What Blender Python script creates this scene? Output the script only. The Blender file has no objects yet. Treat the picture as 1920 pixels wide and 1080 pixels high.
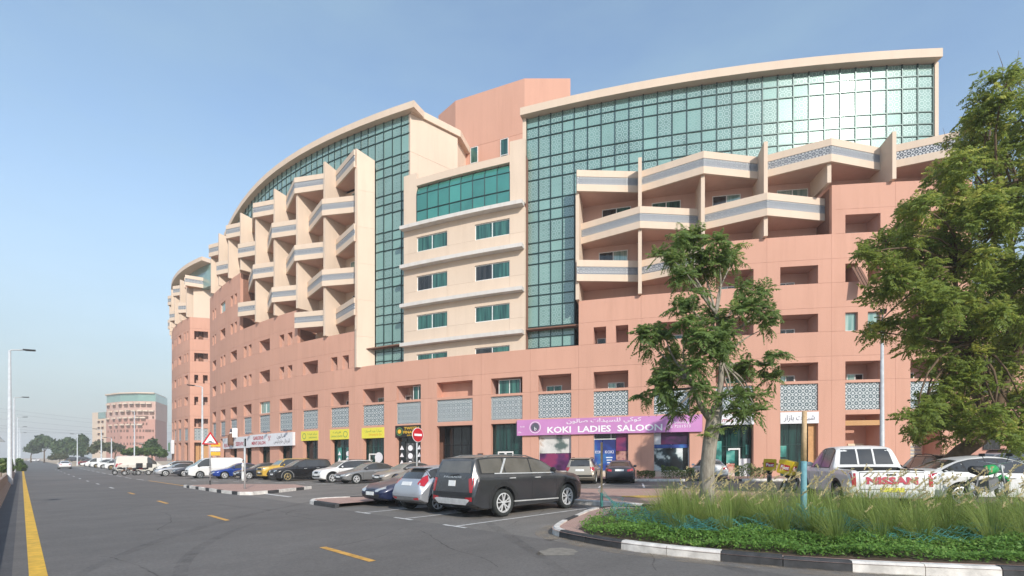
import bpy, bmesh, math, random
import numpy as np
from mathutils import Vector, Matrix
from mathutils.bvhtree import BVHTree
random.seed(7)
rng = np.random.default_rng(7)
S = bpy.context.scene
COL = S.collection
R_ = math.radians

# ------------------------------------------------------------------ camera, sky, sun, exposure
F = 920.0          # focal length in pixels of the 1920 wide photograph
HOR = 857.0
CAMH = 1.7
cam_d = bpy.data.cameras.new('camera')
cam = bpy.data.objects.new('camera', cam_d)
COL.objects.link(cam)
cam.location = (0, 0, CAMH)
cam.rotation_euler = (R_(90), 0, 0)
cam_d.sensor_width = 36.0
cam_d.lens = 36.0 * F / 1920.0
cam_d.shift_y = (HOR - 540.0) / 1920.0
cam_d.clip_start = 0.1
cam_d.clip_end = 6000
S.camera = cam

SUN_DIR = Vector((0.33, -0.80, 0.50)).normalized()      # towards the sun: behind the camera, a little to the right
world = bpy.data.worlds.new('World')
S.world = world
world.use_nodes = True
wn = world.node_tree.nodes
wl = world.node_tree.links
bg = wn['Background']
sky = wn.new('ShaderNodeTexSky')
sky.sky_type = 'NISHITA'
sky.sun_disc = False
sky.sun_elevation = math.asin(SUN_DIR.z)
sky.sun_rotation = math.atan2(SUN_DIR.x, SUN_DIR.y)
sky.altitude = 0
sky.air_density = 1.3
sky.dust_density = 0.4
sky.ozone_density = 1.2
# summer haze: the sky pales evenly towards the horizon all round, with a few thin high veils
w_tc = wn.new('ShaderNodeTexCoord')
w_sep = wn.new('ShaderNodeSeparateXYZ')
wl.new(w_tc.outputs['Generated'], w_sep.inputs[0])
w_hz = wn.new('ShaderNodeMapRange')
w_hz.interpolation_type = 'SMOOTHERSTEP'
w_hz.inputs[1].default_value = -0.15
w_hz.inputs[2].default_value = 0.62
w_hz.inputs[3].default_value = 1.0
w_hz.inputs[4].default_value = 0.0
wl.new(w_sep.outputs[2], w_hz.inputs[0])
w_map = wn.new('ShaderNodeMapping')
w_map.inputs['Scale'].default_value = (1.2, 1.2, 4.0)
wl.new(w_tc.outputs['Generated'], w_map.inputs[0])
w_no = wn.new('ShaderNodeTexNoise')
w_no.inputs['Scale'].default_value = 1.6
w_no.inputs['Detail'].default_value = 6
w_no.inputs['Roughness'].default_value = .55
wl.new(w_map.outputs[0], w_no.inputs['Vector'])
w_cl = wn.new('ShaderNodeMapRange')
w_cl.inputs[1].default_value = .42
w_cl.inputs[2].default_value = .78
w_cl.inputs[4].default_value = .42
wl.new(w_no.outputs[0], w_cl.inputs[0])
w_mix = wn.new('ShaderNodeMix')
w_mix.data_type = 'RGBA'
wl.new(w_hz.outputs[0], w_mix.inputs[0])
wl.new(sky.outputs[0], w_mix.inputs[6])
w_mix.inputs[7].default_value = (2.02, 2.30, 2.58, 1)
w_mx2 = wn.new('ShaderNodeMix')
w_mx2.data_type = 'RGBA'
wl.new(w_cl.outputs[0], w_mx2.inputs[0])
wl.new(w_mix.outputs[2], w_mx2.inputs[6])
w_mx2.inputs[7].default_value = (2.0, 2.85, 3.35, 1)
wl.new(w_mx2.outputs[2], bg.inputs[0])
bg.inputs[1].default_value = 0.142
sun_d = bpy.data.lights.new('sun', 'SUN')
sun_d.energy = 2.75
sun_d.angle = R_(0.6)
sun_d.color = (1.0, 0.94, 0.85)
sun_o = bpy.data.objects.new('sun', sun_d)
COL.objects.link(sun_o)
sun_o.location = (0, 0, 60)
sun_o.rotation_euler = SUN_DIR.to_track_quat('Z', 'Y').to_euler()
S.view_settings.view_transform = 'Standard'
S.view_settings.look = 'None'
S.view_settings.exposure = 0.68
S.view_settings.gamma = 1.0
S.view_settings.use_curve_mapping = False
S.render.engine = 'CYCLES'
S.cycles.max_bounces = 6
S.cycles.transparent_max_bounces = 12
S.cycles.use_denoising = True

# ------------------------------------------------------------------ ground shape: the street falls gently to the left
M_ = 0.011
def gz(x):
    return M_ * max(-40.0, min(32.0, x))
def G(px, py, z=0.0):
    """ground point seen at a photograph pixel"""
    k = (px - 960) / F
    Y = 30.0
    for _ in range(30):
        Y = F * (CAMH - z - gz(k * Y)) / max(2.0, (py - HOR))
    return Vector((k * Y, Y, gz(k * Y) + z))
def AB(a, b, z=0.0):
    """street coordinates: a along the road (away, left), b across it (towards the building)"""
    x = (-a + b) * 0.70711
    y = (a + b) * 0.70711
    return Vector((x, y, gz(x) + z))

# ------------------------------------------------------------------ node material helpers
MATS = {}
class NT:
    def __init__(s, name):
        s.m = bpy.data.materials.new(name)
        s.m.use_nodes = True
        s.t = s.m.node_tree
        s.n = s.t.nodes
        s.b = s.n['Principled BSDF']
        MATS[name] = s.m
    def node(s, t, **kw):
        n = s.n.new(t)
        for k, v in kw.items():
            if k.startswith('_'):
                setattr(n, k[1:], v)
            else:
                n.inputs[int(k[1:]) if k[0] == 'i' and k[1:].isdigit() else k].default_value = v
        return n
    def link(s, a, b):
        s.t.links.new(a, b)
    def val(s, x, sock):
        if isinstance(x, bpy.types.NodeSocket):
            s.link(x, sock)
        else:
            sock.default_value = x
    def math(s, op, a, b=None, clamp=False):
        n = s.n.new('ShaderNodeMath')
        n.operation = op
        n.use_clamp = clamp
        s.val(a, n.inputs[0])
        if b is not None:
            s.val(b, n.inputs[1])
        return n.outputs[0]
    def mix(s, fac, a, b, mode='MIX'):
        n = s.n.new('ShaderNodeMix')
        n.data_type = 'RGBA'
        n.blend_type = mode
        s.val(fac, n.inputs[0])
        for x, k in ((a, 6), (b, 7)):
            if isinstance(x, bpy.types.NodeSocket):
                s.link(x, n.inputs[k])
            else:
                n.inputs[k].default_value = (*x[:3], 1)
        return n.outputs[2]
    def noise(s, scale, detail=4, rough=.55, vec=None, mode=None):
        n = s.n.new('ShaderNodeTexNoise')
        n.inputs['Scale'].default_value = scale
        n.inputs['Detail'].default_value = detail
        n.inputs['Roughness'].default_value = rough
        if vec is not None:
            s.link(vec, n.inputs['Vector'])
        return n.outputs[0]
    def ramp(s, x, lo, hi):
        n = s.n.new('ShaderNodeMapRange')
        n.inputs[1].default_value = lo
        n.inputs[2].default_value = hi
        s.link(x, n.inputs[0])
        return n.outputs[0]
    def coord(s, which='Object', scale=None):
        c = s.n.new('ShaderNodeTexCoord').outputs[which]
        if scale:
            m = s.n.new('ShaderNodeMapping')
            m.inputs['Scale'].default_value = scale
            s.link(c, m.inputs[0])
            c = m.outputs[0]
        return c
    def bump(s, h, strength=.2, dist=.02):
        n = s.n.new('ShaderNodeBump')
        n.inputs['Strength'].default_value = strength
        n.inputs['Distance'].default_value = dist
        s.link(h, n.inputs['Height'])
        s.link(n.outputs[0], s.b.inputs['Normal'])
    def set(s, col=None, rough=None, metal=None, spec=None, coat=None):
        if col is not None:
            if isinstance(col, bpy.types.NodeSocket):
                s.link(col, s.b.inputs['Base Color'])
            else:
                s.b.inputs['Base Color'].default_value = (*col[:3], 1)
        if rough is not None:
            s.val(rough, s.b.inputs['Roughness'])
        if metal is not None:
            s.b.inputs['Metallic'].default_value = metal
        if spec is not None:
            s.b.inputs['Specular IOR Level'].default_value = spec
        if coat is not None:
            s.b.inputs['Coat Weight'].default_value = coat
            s.b.inputs['Coat Roughness'].default_value = 0.06

def plain(name, col, rough=.6, metal=0., var=.12, scale=6., bump=0., spec=None, coat=None):
    n = NT(name)
    c = n.coord()
    t = n.ramp(n.noise(scale, 4, vec=c), .3, .7)
    n.set(n.mix(t, [v * (1 - var) for v in col], [min(1, v * (1 + var)) for v in col]), rough, metal, spec, coat)
    if bump:
        n.bump(n.noise(scale * 8, 3, vec=c), bump, .01)
    return n.m

def wall_mat(name, col, stain=.16, dirt=(.5, .45, .4)):
    n = NT(name)
    c = n.coord()
    big = n.ramp(n.noise(.25, 4, vec=c), .3, .7)
    base = n.mix(big, [v * .95 for v in col], [min(1, v * 1.04) for v in col])
    stre = n.noise(1.0, 6, .65, vec=n.coord(scale=(1.6, 1.6, .14)))
    fac = n.math('MULTIPLY', n.ramp(stre, .46, .80), stain * 1.7)
    base = n.mix(fac, base, [col[0] * dirt[0], col[1] * dirt[1], col[2] * dirt[2]])
    fine = n.noise(14, 5, .7, vec=c)
    base = n.mix(n.math('MULTIPLY', n.ramp(fine, .35, .75), .10), base, [v * .75 for v in col])
    pr = n.n.new('ShaderNodeObjectInfo').outputs['Random']       # panels weather and were repainted one by one
    base = n.mix(n.math('MULTIPLY', pr, .5), base, [v * .90 for v in col])
    run = n.noise(1.0, 5, .6, vec=n.coord(scale=(5.0, 5.0, .22)))
    base = n.mix(n.math('MULTIPLY', n.ramp(run, .56, .80), stain * 1.1), base, [col[0] * .62, col[1] * .58, col[2] * .55])
    n.set(base, .85, 0, .25)
    n.bump(n.noise(55, 3, vec=c), .12, .01)
    return n.m

wall_mat('peach_paint', (.615, .340, .250))
wall_mat('cream_paint', (.70, .56, .44), .12)
wall_mat('ochre_paint', (.56, .32, .15))
wall_mat('white_paint', (.66, .62, .58), .25)
wall_mat('pink_far', (.52, .28, .22))
wall_mat('balcony_shade_lift', (.66, .43, .35))  # peach made paler: fill light under the balconies put into the colour
wall_mat('loggia_shade_lift', (.60, .37, .30))  # peach lightened for the recesses: bounce light painted into the colour
plain('sill_gap', (.22, .11, .075), .9)
plain('white_frame', (.75, .75, .73), .4)
plain('dark_frame', (.018, .05, .046), .35, .3)
plain('steel', (.42, .43, .44), .45, .6)
plain('galvanised', (.44, .45, .45), .5, .25, var=.15, scale=9)
plain('lamp_white', (.55, .57, .58), .5, .1)
plain('black_metal', (.015, .015, .017), .5, .2)
plain('dark_interior', (.02, .02, .022), .9)
plain('shop_dark', (.012, .016, .018), .12, spec=.6)
plain('beige_curtain', (.5, .42, .3), .9)
plain('orange_interior', (.55, .30, .13), .8)
plain('cream_door', (.72, .62, .45), .6)
plain('red_paint', (.52, .012, .02), .4)
plain('white_gloss', (.8, .8, .8), .35)
plain('sign_white', (.72, .72, .74), .45, var=.05)
plain('sign_pink', (.55, .235, .49), .45, var=.10, scale=.5)
plain('sign_yellow', (.74, .66, .07), .45, var=.05)
plain('sign_black', (.015, .013, .012), .4)
plain('letter_red', (.45, .03, .06), .5)
plain('letter_white', (.86, .84, .86), .4)
plain('letter_grey', (.10, .10, .13), .5)
plain('letter_gold', (.75, .45, .04), .4)
plain('letter_green', (.12, .28, .10), .5)
plain('letter_orange', (.72, .28, .03), .5)
plain('rust', (.16, .08, .05), .8)
plain('concrete', (.42, .40, .36), .9, var=.2, scale=3, bump=.3)
plain('wood_stake', (.52, .36, .20), .8, var=.25, scale=12)
plain('teal_wrap', (.14, .31, .34), .7, var=.2, scale=9)
plain('teal_net', (.04, .19, .17), .6, var=.2)
plain('skin', (.32, .17, .10), .6)
plain('white_cloth', (.8, .79, .76), .85, var=.05)
plain('hair_black', (.012, .01, .01), .7)

def glass_curtain(name, base, lite, metal=.35, rough=.10, frit=True):
    """reflective green curtain wall glass with a printed lattice"""
    n = NT(name)
    uv = n.coord('UV')
    sep = n.n.new('ShaderNodeSeparateXYZ')
    n.link(uv, sep.inputs[0])
    def ring(cell, off):
        cell = cell * 1.45
        fx = n.math('SUBTRACT', n.math('FRACT', n.math('ADD', n.math('DIVIDE', sep.outputs[0], cell), off)), .5)
        fy = n.math('SUBTRACT', n.math('FRACT', n.math('ADD', n.math('DIVIDE', sep.outputs[1], cell), off)), .5)
        return n.math('SQRT', n.math('ADD', n.math('MULTIPLY', fx, fx), n.math('MULTIPLY', fy, fy)))
    r1, r2 = ring(.30, 0), ring(.30, .5)
    w = n.math('MAXIMUM', n.math('LESS_THAN', n.math('ABSOLUTE', n.math('SUBTRACT', r1, .36)), .055),
               n.math('LESS_THAN', r2, .13))
    tint = n.ramp(n.noise(.45, 3, vec=n.coord()), .3, .7)
    info = n.n.new('ShaderNodeObjectInfo')
    rnd = info.outputs['Random']
    col = n.mix(tint, base, [v * 1.5 for v in base])
    col = n.mix(n.math('MULTIPLY', n.ramp(rnd, .55, 1.0), .55), col, [v * 2.2 for v in base])
    if frit:
        dens = n.math('MULTIPLY', w, n.math('ADD', .35, n.math('MULTIPLY', n.math('LESS_THAN', rnd, .72), .45)))
        col = n.mix(dens, col, lite)
    n.set(col, rough, metal, .15)
    n.b.inputs['Coat Weight'].default_value = 1.0
    n.b.inputs['Coat IOR'].default_value = 1.8
    n.b.inputs['Coat Roughness'].default_value = .02
    n.bump(n.noise(.55, 2, vec=n.coord()), .03, .05)
    return n.m
glass_curtain('curtain_glass', (.115, .205, .178), (.36, .48, .445), metal=.05, rough=.30)
glass_curtain('bay_glass', (.04, .19, .15), (.3, .5, .45), metal=.3, rough=.15, frit=False)
def win_glass(name, a, b, rough=.08, metal=.25):
    n = NT(name)
    c = n.coord(scale=(3.0, 3.0, .15))
    t = n.ramp(n.noise(1.6, 3, vec=c), .38, .62)
    n.set(n.mix(t, a, b), rough, metal, .8)
    n.bump(n.noise(.7, 2, vec=n.coord()), .03, .05)
win_glass('green_window', (.015, .065, .06), (.06, .19, .155))
win_glass('light_window', (.16, .30, .27), (.40, .52, .46))
win_glass('dark_window', (.012, .014, .015), (.05, .05, .05))
win_glass('shop_glass', (.008, .022, .022), (.02, .075, .065), .05)

def screen_mat(name, back, line, cell=.36):
    """flat printed star lattice on the grey blue infill panels"""
    n = NT(name)
    uv = n.coord('UV')
    sep = n.n.new('ShaderNodeSeparateXYZ')
    n.link(uv, sep.inputs[0])
    u, v = sep.outputs[0], sep.outputs[1]
    def loc(x, off, c=cell):
        return n.math('SUBTRACT', n.math('FRACT', n.math('ADD', n.math('DIVIDE', x, c), off)), .5)
    def rr(off, c=cell):
        a, b = loc(u, off, c), loc(v, off, c)
        return n.math('SQRT', n.math('ADD', n.math('MULTIPLY', a, a), n.math('MULTIPLY', b, b)))
    r1, r2 = rr(0), rr(.5)
    d1 = n.math('ADD', n.math('ABSOLUTE', loc(u, 0)), n.math('ABSOLUTE', loc(v, 0)))
    lines = n.math('LESS_THAN', n.math('ABSOLUTE', n.math('SUBTRACT', r1, .36)), .05)
    lines = n.math('MAXIMUM', lines, n.math('LESS_THAN', n.math('ABSOLUTE', n.math('SUBTRACT', d1, .5)), .045))
    lines = n.math('MAXIMUM', lines, n.math('LESS_THAN', r2, .17))
    lines = n.math('MAXIMUM', lines, n.math('LESS_THAN', r1, .09))
    col = n.mix(lines, back, line)
    n.set(col, .6, 0, .3)
    n.bump(lines, .35, .02)
screen_mat('lattice_screen', (.115, .155, .17), (.56, .59, .59), .47)
screen_mat('lattice_band', (.085, .10, .125), (.55, .56, .57), .42)

# ------------------------------------------------------------------ mesh helpers
class MB:
    def __init__(s):
        s.v, s.f, s.uv, s.mi = [], [], [], []
    def vert(s, p, uv=(0, 0)):
        s.v.append((p[0], p[1], p[2]))
        s.uv.append(uv)
        return len(s.v) - 1
    def face(s, idx, m=0):
        s.f.append(tuple(idx))
        s.mi.append(m)
    def poly(s, pts, m=0, uvs=None):
        i = [s.vert(p, uvs[k] if uvs else (p[0], p[2])) for k, p in enumerate(pts)]
        s.face(i, m)
    def box(s, c, d, rz=0., m=0, top=1.0):
        """box of size d centred at c (z centre), rotated about z; top scales the top face"""
        cs, sn = math.cos(rz), math.sin(rz)
        ids = []
        for sz in (-1, 1):
            k = top if sz > 0 else 1.
            for sx, sy in ((-1, -1), (1, -1), (1, 1), (-1, 1)):
                x, y = sx * d[0] / 2 * k, sy * d[1] / 2 * k
                ids.append(s.vert((c[0] + x * cs - y * sn, c[1] + x * sn + y * cs, c[2] + sz * d[2] / 2), (x + y, c[2] + sz * d[2] / 2)))
        a = ids
        for q in ((3, 2, 1, 0), (4, 5, 6, 7), (0, 1, 5, 4), (1, 2, 6, 5), (2, 3, 7, 6), (3, 0, 4, 7)):
            s.face([a[i] for i in q], m)
    def beam(s, p, q, w, h=None, m=0):
        """rectangular bar from p to q"""
        h = h or w
        p, q = Vector(p), Vector(q)
        d = (q - p).normalized()
        up = Vector((0, 0, 1)) if abs(d.z) < .95 else Vector((1, 0, 0))
        sx = d.cross(up).normalized() * w / 2
        sy = sx.cross(d).normalized() * h / 2
        a = [s.vert(b + e) for b in (p, q) for e in (-sx - sy, sx - sy, sx + sy, -sx + sy)]
        for k in ((3, 2, 1, 0), (4, 5, 6, 7), (0, 1, 5, 4), (1, 2, 6, 5), (2, 3, 7, 6), (3, 0, 4, 7)):
            s.face([a[i] for i in k], m)
    def tube(s, pts, rad, n=8, m=0, cap=True):
        """tube through points with radius per point"""
        pts = [Vector(p) for p in pts]
        if not hasattr(rad, '__len__'):
            rad = [rad] * len(pts)
        rings = []
        ref = None
        for i, p in enumerate(pts):
            d = (pts[min(i + 1, len(pts) - 1)] - pts[max(i - 1, 0)]).normalized()
            if ref is None:
                ref = Vector((1, 0, 0)) if abs(d.x) < .8 else Vector((0, 1, 0))
            x = (ref - d * ref.dot(d)).normalized()
            y = d.cross(x)
            ref = x
            rings.append([s.vert(p + (x * math.cos(t) + y * math.sin(t)) * rad[i], (t, i)) for t in [2 * math.pi * k / n for k in range(n)]])
        for a, b in zip(rings, rings[1:]):
            for k in range(n):
                s.face((a[k], a[(k + 1) % n], b[(k + 1) % n], b[k]), m)
        if cap:
            s.face(rings[0][::-1], m)
            s.face(rings[-1], m)
    def prism(s, pts, z0, z1, m=0, sides=True, bottom=True, mtop=None):
        """vertical prism over a ccw polygon; z0, z1 numbers or functions of (x,y)"""
        f0 = z0 if callable(z0) else (lambda x, y: z0)
        f1 = z1 if callable(z1) else (lambda x, y: z1)
        n = len(pts)
        a = [s.vert((p[0], p[1], f0(p[0], p[1])), (p[0] + p[1], f0(p[0], p[1]))) for p in pts]
        b = [s.vert((p[0], p[1], f1(p[0], p[1])), (p[0] + p[1], f1(p[0], p[1]))) for p in pts]
        s.face(b, m if mtop is None else mtop)
        if bottom:
            s.face(a[::-1], m)
        if sides:
            for i in range(n):
                j = (i + 1) % n
                s.face((a[i], a[j], b[j], b[i]), m)
    def cyl(s, c, r, h, n=16, m=0, axis='z', r2=None):
        d = {'x': Vector((1, 0, 0)), 'y': Vector((0, 1, 0)), 'z': Vector((0, 0, 1))}[axis]
        s.tube([Vector(c) - d * h / 2, Vector(c) + d * h / 2], [r, r if r2 is None else r2], n, m)
    def mesh(s, name, mats, smooth=False, origin=None):
        me = bpy.data.meshes.new(name)
        v = s.v
        if origin is not None:
            o = origin
            v = [(p[0] - o[0], p[1] - o[1], p[2] - o[2]) for p in v]
        me.from_pydata(v, [], s.f)
        if not isinstance(mats, (list, tuple)):
            mats = [mats]
        for k in mats:
            me.materials.append(MATS[k] if isinstance(k, str) else k)
        if len(mats) > 1:
            me.polygons.foreach_set('material_index', s.mi)
        ul = me.uv_layers.new(name='UVMap')
        li = np.empty(len(me.loops), dtype=np.int32)
        me.loops.foreach_get('vertex_index', li)
        ul.data.foreach_set('uv', np.array(s.uv, dtype=np.float32)[li].ravel())
        if smooth:
            me.polygons.foreach_set('use_smooth', [True] * len(me.polygons))
        me.update()
        return me
    def obj(s, name, mats, parent=None, smooth=False):
        """link as one mesh object; vertices are world coordinates"""
        o0 = world_loc(parent)
        me = s.mesh(name, mats, smooth, o0)
        return link(name, me, parent)
def world_loc(o):
    p = Vector((0, 0, 0))
    while o is not None:
        p = p + o.location
        o = o.parent
    return p
def link(name, data, parent=None):
    o = bpy.data.objects.new(name, data)
    COL.objects.link(o)
    if parent is not None:
        o.parent = parent
    return o
def tag(o, label=None, cat=None, group=None, kind=None):
    if label: o['label'] = label
    if cat: o['category'] = cat
    if group: o['group'] = group
    if kind: o['kind'] = kind
    return o
def thing(name, label, cat, loc=(0, 0, 0), group=None, rz=0.):
    o = bpy.data.objects.new(name, None)
    COL.objects.link(o)
    o.location = loc
    o.rotation_euler = (0, 0, rz)
    o.empty_display_size = .3
    return tag(o, label, cat, group)
def structure(o):
    o['kind'] = 'structure'
    return o
def stuff(o):
    o['kind'] = 'stuff'
    return o
def clone(root, loc=None, rz=None, label=None, group=None):
    """copy a thing with copies of its parts and their sub-parts; meshes stay shared"""
    r = root.copy()
    COL.objects.link(r)
    if loc is not None: r.location = loc
    if rz is not None: r.rotation_euler = (0, 0, rz)
    if label: r['label'] = label
    if group: r['group'] = group
    for ch in list(root.children):
        c = ch.copy()
        COL.objects.link(c)
        c.parent = r
        for g in list(ch.children):
            d = g.copy()
            COL.objects.link(d)
            d.parent = c
    return r
def text_mesh(body, size=1., align='CENTER', bold=0.0, shear=0.0, extrude=0.0):
    c = bpy.data.curves.new('lettering', 'FONT')
    c.body = body
    c.size = size
    c.align_x = align
    c.offset = bold
    c.shear = shear
    c.extrude = extrude
    c.resolution_u = 2
    o = bpy.data.objects.new('lettering', c)
    COL.objects.link(o)
    dg = bpy.context.evaluated_depsgraph_get()
    me = bpy.data.meshes.new_from_object(o.evaluated_get(dg))
    vs = [v.co.copy() for v in me.vertices]
    fs = [tuple(p.vertices) for p in me.polygons]
    bpy.data.objects.remove(o)
    bpy.data.curves.remove(c)
    bpy.data.meshes.remove(me)
    return vs, fs
def put_text(body, origin, right, up, size, mat, parent=None, name='lettering', fit=None, **kw):
    """flat lettering lying on the plane (origin, right, up); fit = target width"""
    vs, fs = text_mesh(body, size, **kw)
    if fit and vs:
        w = max(v.x for v in vs) - min(v.x for v in vs)
        k = fit / w
        for v in vs:
            v.x *= k
    mb = MB()
    right, up, origin = Vector(right).normalized(), Vector(up).normalized(), Vector(origin)
    nrm = right.cross(up)
    for v in vs:
        mb.vert(origin + right * v.x + up * v.y + nrm * v.z)
    for f in fs:
        mb.face(f)
    return mb.obj(name, mat, parent)
# ------------------------------------------------------------------ the curved apartment building
XC, YC, R0 = 33.26, 133.90, 100.06
ZB = -0.2
class Arc:
    """cylindrical facade: angle t (grows to the left), radius r, height z"""
    def __init__(s, xc, yc, r0):
        s.xc, s.yc, s.r0 = xc, yc, r0
    def P(s, t, r, z):
        x = s.xc - r * math.sin(t)
        y = s.yc - r * math.cos(t)
        return (x, y, z + gz(x) + ZB)
    def T(s, px, r=None):
        r = r or s.r0
        k = (px - 960) / F
        A = 1 + k * k
        B = -2 * (k * s.xc + s.yc)
        C = s.xc ** 2 + s.yc ** 2 - r * r
        Y = (-B - math.sqrt(max(B * B - 4 * A * C, 0))) / (2 * A)
        return math.asin((s.xc - k * Y) / r)
    def cbox(s, mb, t0, t1, r0, r1, z0, z1, m=0, step=1.3):
        """curved box; z0 and z1 may be functions of t"""
        if t0 > t1: t0, t1 = t1, t0
        if r0 > r1: r0, r1 = r1, r0
        n = max(1, int(math.ceil((t1 - t0) / R_(step))))
        f0 = z0 if callable(z0) else (lambda t: z0)
        f1 = z1 if callable(z1) else (lambda t: z1)
        rows = []
        for i in range(n + 1):
            t = t0 + (t1 - t0) * i / n
            a, b = f0(t), f1(t)
            u = s.r0 * t
            rows.append([mb.vert(s.P(t, r1, a), (u, a)), mb.vert(s.P(t, r1, b), (u, b)),
                         mb.vert(s.P(t, r0, b), (u, b)), mb.vert(s.P(t, r0, a), (u, a))])
        for p, q in zip(rows, rows[1:]):
            for k in range(4):
                l = (k + 1) % 4
                mb.face((p[k], p[l], q[l], q[k]), m)
        mb.face(rows[0][::-1], m)
        mb.face(rows[-1], m)
    def cgrid(s, mb, ts, zs, solid, r0, r1, m=0):
        """one connected curved panel with holes: cell (i, j) between ts[i..i+1], zs[j..j+1]"""
        key = {}
        def V(i, j, o):
            if (i, j, o) not in key:
                t = ts[i]
                key[(i, j, o)] = mb.vert(s.P(t, r1 if o else r0, zs[j]), (s.r0 * t, zs[j]))
            return key[(i, j, o)]
        ni, nj = len(ts) - 1, len(zs) - 1
        ok = lambda i, j: 0 <= i < ni and 0 <= j < nj and solid(i, j)
        for i in range(ni):
            for j in range(nj):
                if not ok(i, j): continue
                mb.face((V(i + 1, j, 1), V(i, j, 1), V(i, j + 1, 1), V(i + 1, j + 1, 1)), m)
                mb.face((V(i, j, 0), V(i + 1, j, 0), V(i + 1, j + 1, 0), V(i, j + 1, 0)), m)
                if not ok(i - 1, j): mb.face((V(i, j, 1), V(i, j, 0), V(i, j + 1, 0), V(i, j + 1, 1)), m)
                if not ok(i + 1, j): mb.face((V(i + 1, j, 0), V(i + 1, j, 1), V(i + 1, j + 1, 1), V(i + 1, j + 1, 0)), m)
                if not ok(i, j - 1): mb.face((V(i, j, 0), V(i, j, 1), V(i + 1, j, 1), V(i + 1, j, 0)), m)
                if not ok(i, j + 1): mb.face((V(i, j + 1, 1), V(i, j + 1, 0), V(i + 1, j + 1, 0), V(i + 1, j + 1, 1)), m)
    def shell(s, mb, t0, t1, rf, rb, z0, z1, m=0):
        """open recess: back, two sides, floor and ceiling facing outwards"""
        a = [s.P(t, r, z) for t in (t0, t1) for r in (rf, rb) for z in (z0, z1)]
        # index: t*4 + r*2 + z
        for q in ((2, 3, 7, 6), (0, 1, 3, 2), (4, 6, 7, 5), (0, 2, 6, 4), (1, 5, 7, 3)):
            mb.poly([a[i] for i in q], m)
A1 = Arc(XC, YC, R0)
T = A1.T
DEG = 1.0 / R0     # one metre of arc in radians
STOREY = 3.42
JT = [8.74 + STOREY * k for k in range(6)]         # joint above opening k
OT = [8.34 + STOREY * k for k in range(6)]         # top of opening k
JB = [7.05 + STOREY * k for k in range(7)]         # joint at the sill of opening k
GAP = .011 * DEG

bld = thing('apartment_building', 'long curved salmon pink apartment block with green glass top storeys and shops below', 'building', (0, 42, 0))

# left edge px, right edge px, kind of storey openings, podium top (nominal)
BAYS = [(1707, 1766, 'w', 20.73), (1585, 1651, 'p', 20.73), (1463, 1534, 'w', 17.31), (1342, 1413, 'w', 17.31),
        (1226, 1293, 'w', 13.89), (1113, 1178, 'p', 13.89), (1009, 1071, '', 10.47), (920.5, 979.5, '', 10.47),
        (819, 886, '', 10.47), (743.5, 789, '', 10.47), (680.5, 720, '', 10.47), (620.5, 654, 'p', 13.89),
        (568, 596, 'w', 13.89), (524, 548, 'p', 17.31), (486.5, 506, 'w', 17.31), (457, 471.5, 'p', 17.31),
        (432.5, 444, 'w', 24.15), (413.5, 422.4, 'p', 24.15), (398.7, 405, 'w', 24.15)]
EDGES = [1815.0]
for (l, r, _, _), (l2, r2, _, _) in zip(BAYS, BAYS[1:]):
    EDGES.append((l + r2) / 2)
EDGES.append(394.0)
EDGES[6] = 1085.0
TE = [T(x) for x in EDGES]
RB = R0 - 1.62     # back of the recesses
shell_mb = MB()
n_win = 0
def make_window(arc, t0, t1, r, z0, z1, parent, glass, name='window', frame=.06, split=2, mat='white_frame', thick=.06):
    """framed window: the frame is a part, its glass panes sub-parts"""
    mb = MB()
    d = 1.0 / arc.r0
    w = t1 - t0
    ts, holes = [t0], []
    for k in range(split):
        a = t0 + w * k / split + (frame * d if k == 0 else frame * d / 2)
        b = t0 + w * (k + 1) / split - (frame * d if k == split - 1 else frame * d / 2)
        holes.append(len(ts))
        ts += [a, b]
    ts.append(t1)
    zs = [z0, z0 + frame, z1 - frame, z1]
    arc.cgrid(mb, ts, zs, lambda i, j: not (j == 1 and i in holes), r - thick, r)
    f = mb.obj(name, mat, parent)
    for k, i in enumerate(holes):
        g = MB()
        arc.cgrid(g, [ts[i], ts[i + 1]], [zs[1], zs[2]], lambda a, b: True, r - thick * .75, r - thick * .5)
        g.obj('window_pane', glass[k % len(glass)] if isinstance(glass, (list, tuple)) else glass, f)
    return f

loggia_rng = random.Random(3)
def loggia(arc, t0, t1, z0, z1, parent, kind, depth=1.5):
    d = 1.0 / arc.r0
    g = .01 * d
    mb = MB()
    arc.shell(mb, t0 + g, t1 - g, arc.r0 - .30, arc.r0 - depth, z0 - .9 if kind == 'w' else z0, z1 - .01)
    l = mb.obj('loggia', 'loggia_shade_lift', parent)
    w = (t1 - t0)
    q = loggia_rng.random()
    if kind == 'w':
        a = t0 + w * loggia_rng.choice((.12, .3, .38))
        b = min(t1 - .1 * d, a + w * .5)
        make_window(arc, a, b, arc.r0 - depth + .07, z0 - .8, z0 + .62, parent,
                    loggia_rng.choice((['dark_window', 'dark_window'], ['green_window', 'dark_window'], ['green_window', 'green_window'], ['dark_window', 'light_window'])))
    elif kind == 'n':
        if q < .6:
            make_window(arc, t0 + .12 * w, t1 - .12 * w, arc.r0 - depth + .07, z0 + .05, z0 + .75, parent, ['dark_window'], split=1)
    return l

def openings(bay, k):
    l, r, kind, top = BAYS[bay]
    if kind and k >= 3 and bay != 1:
        kind = {'w': 'p', 'p': 'w'}[kind]
    if bay == 1 and k == 3: kind = 'w'
    if k == 0 or kind == 'w':
        return [(l, r, 'w')]
    w = r - l
    return [(l, l + w * .36, 'n'), (r - w * .36, r, 'n')]

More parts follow.
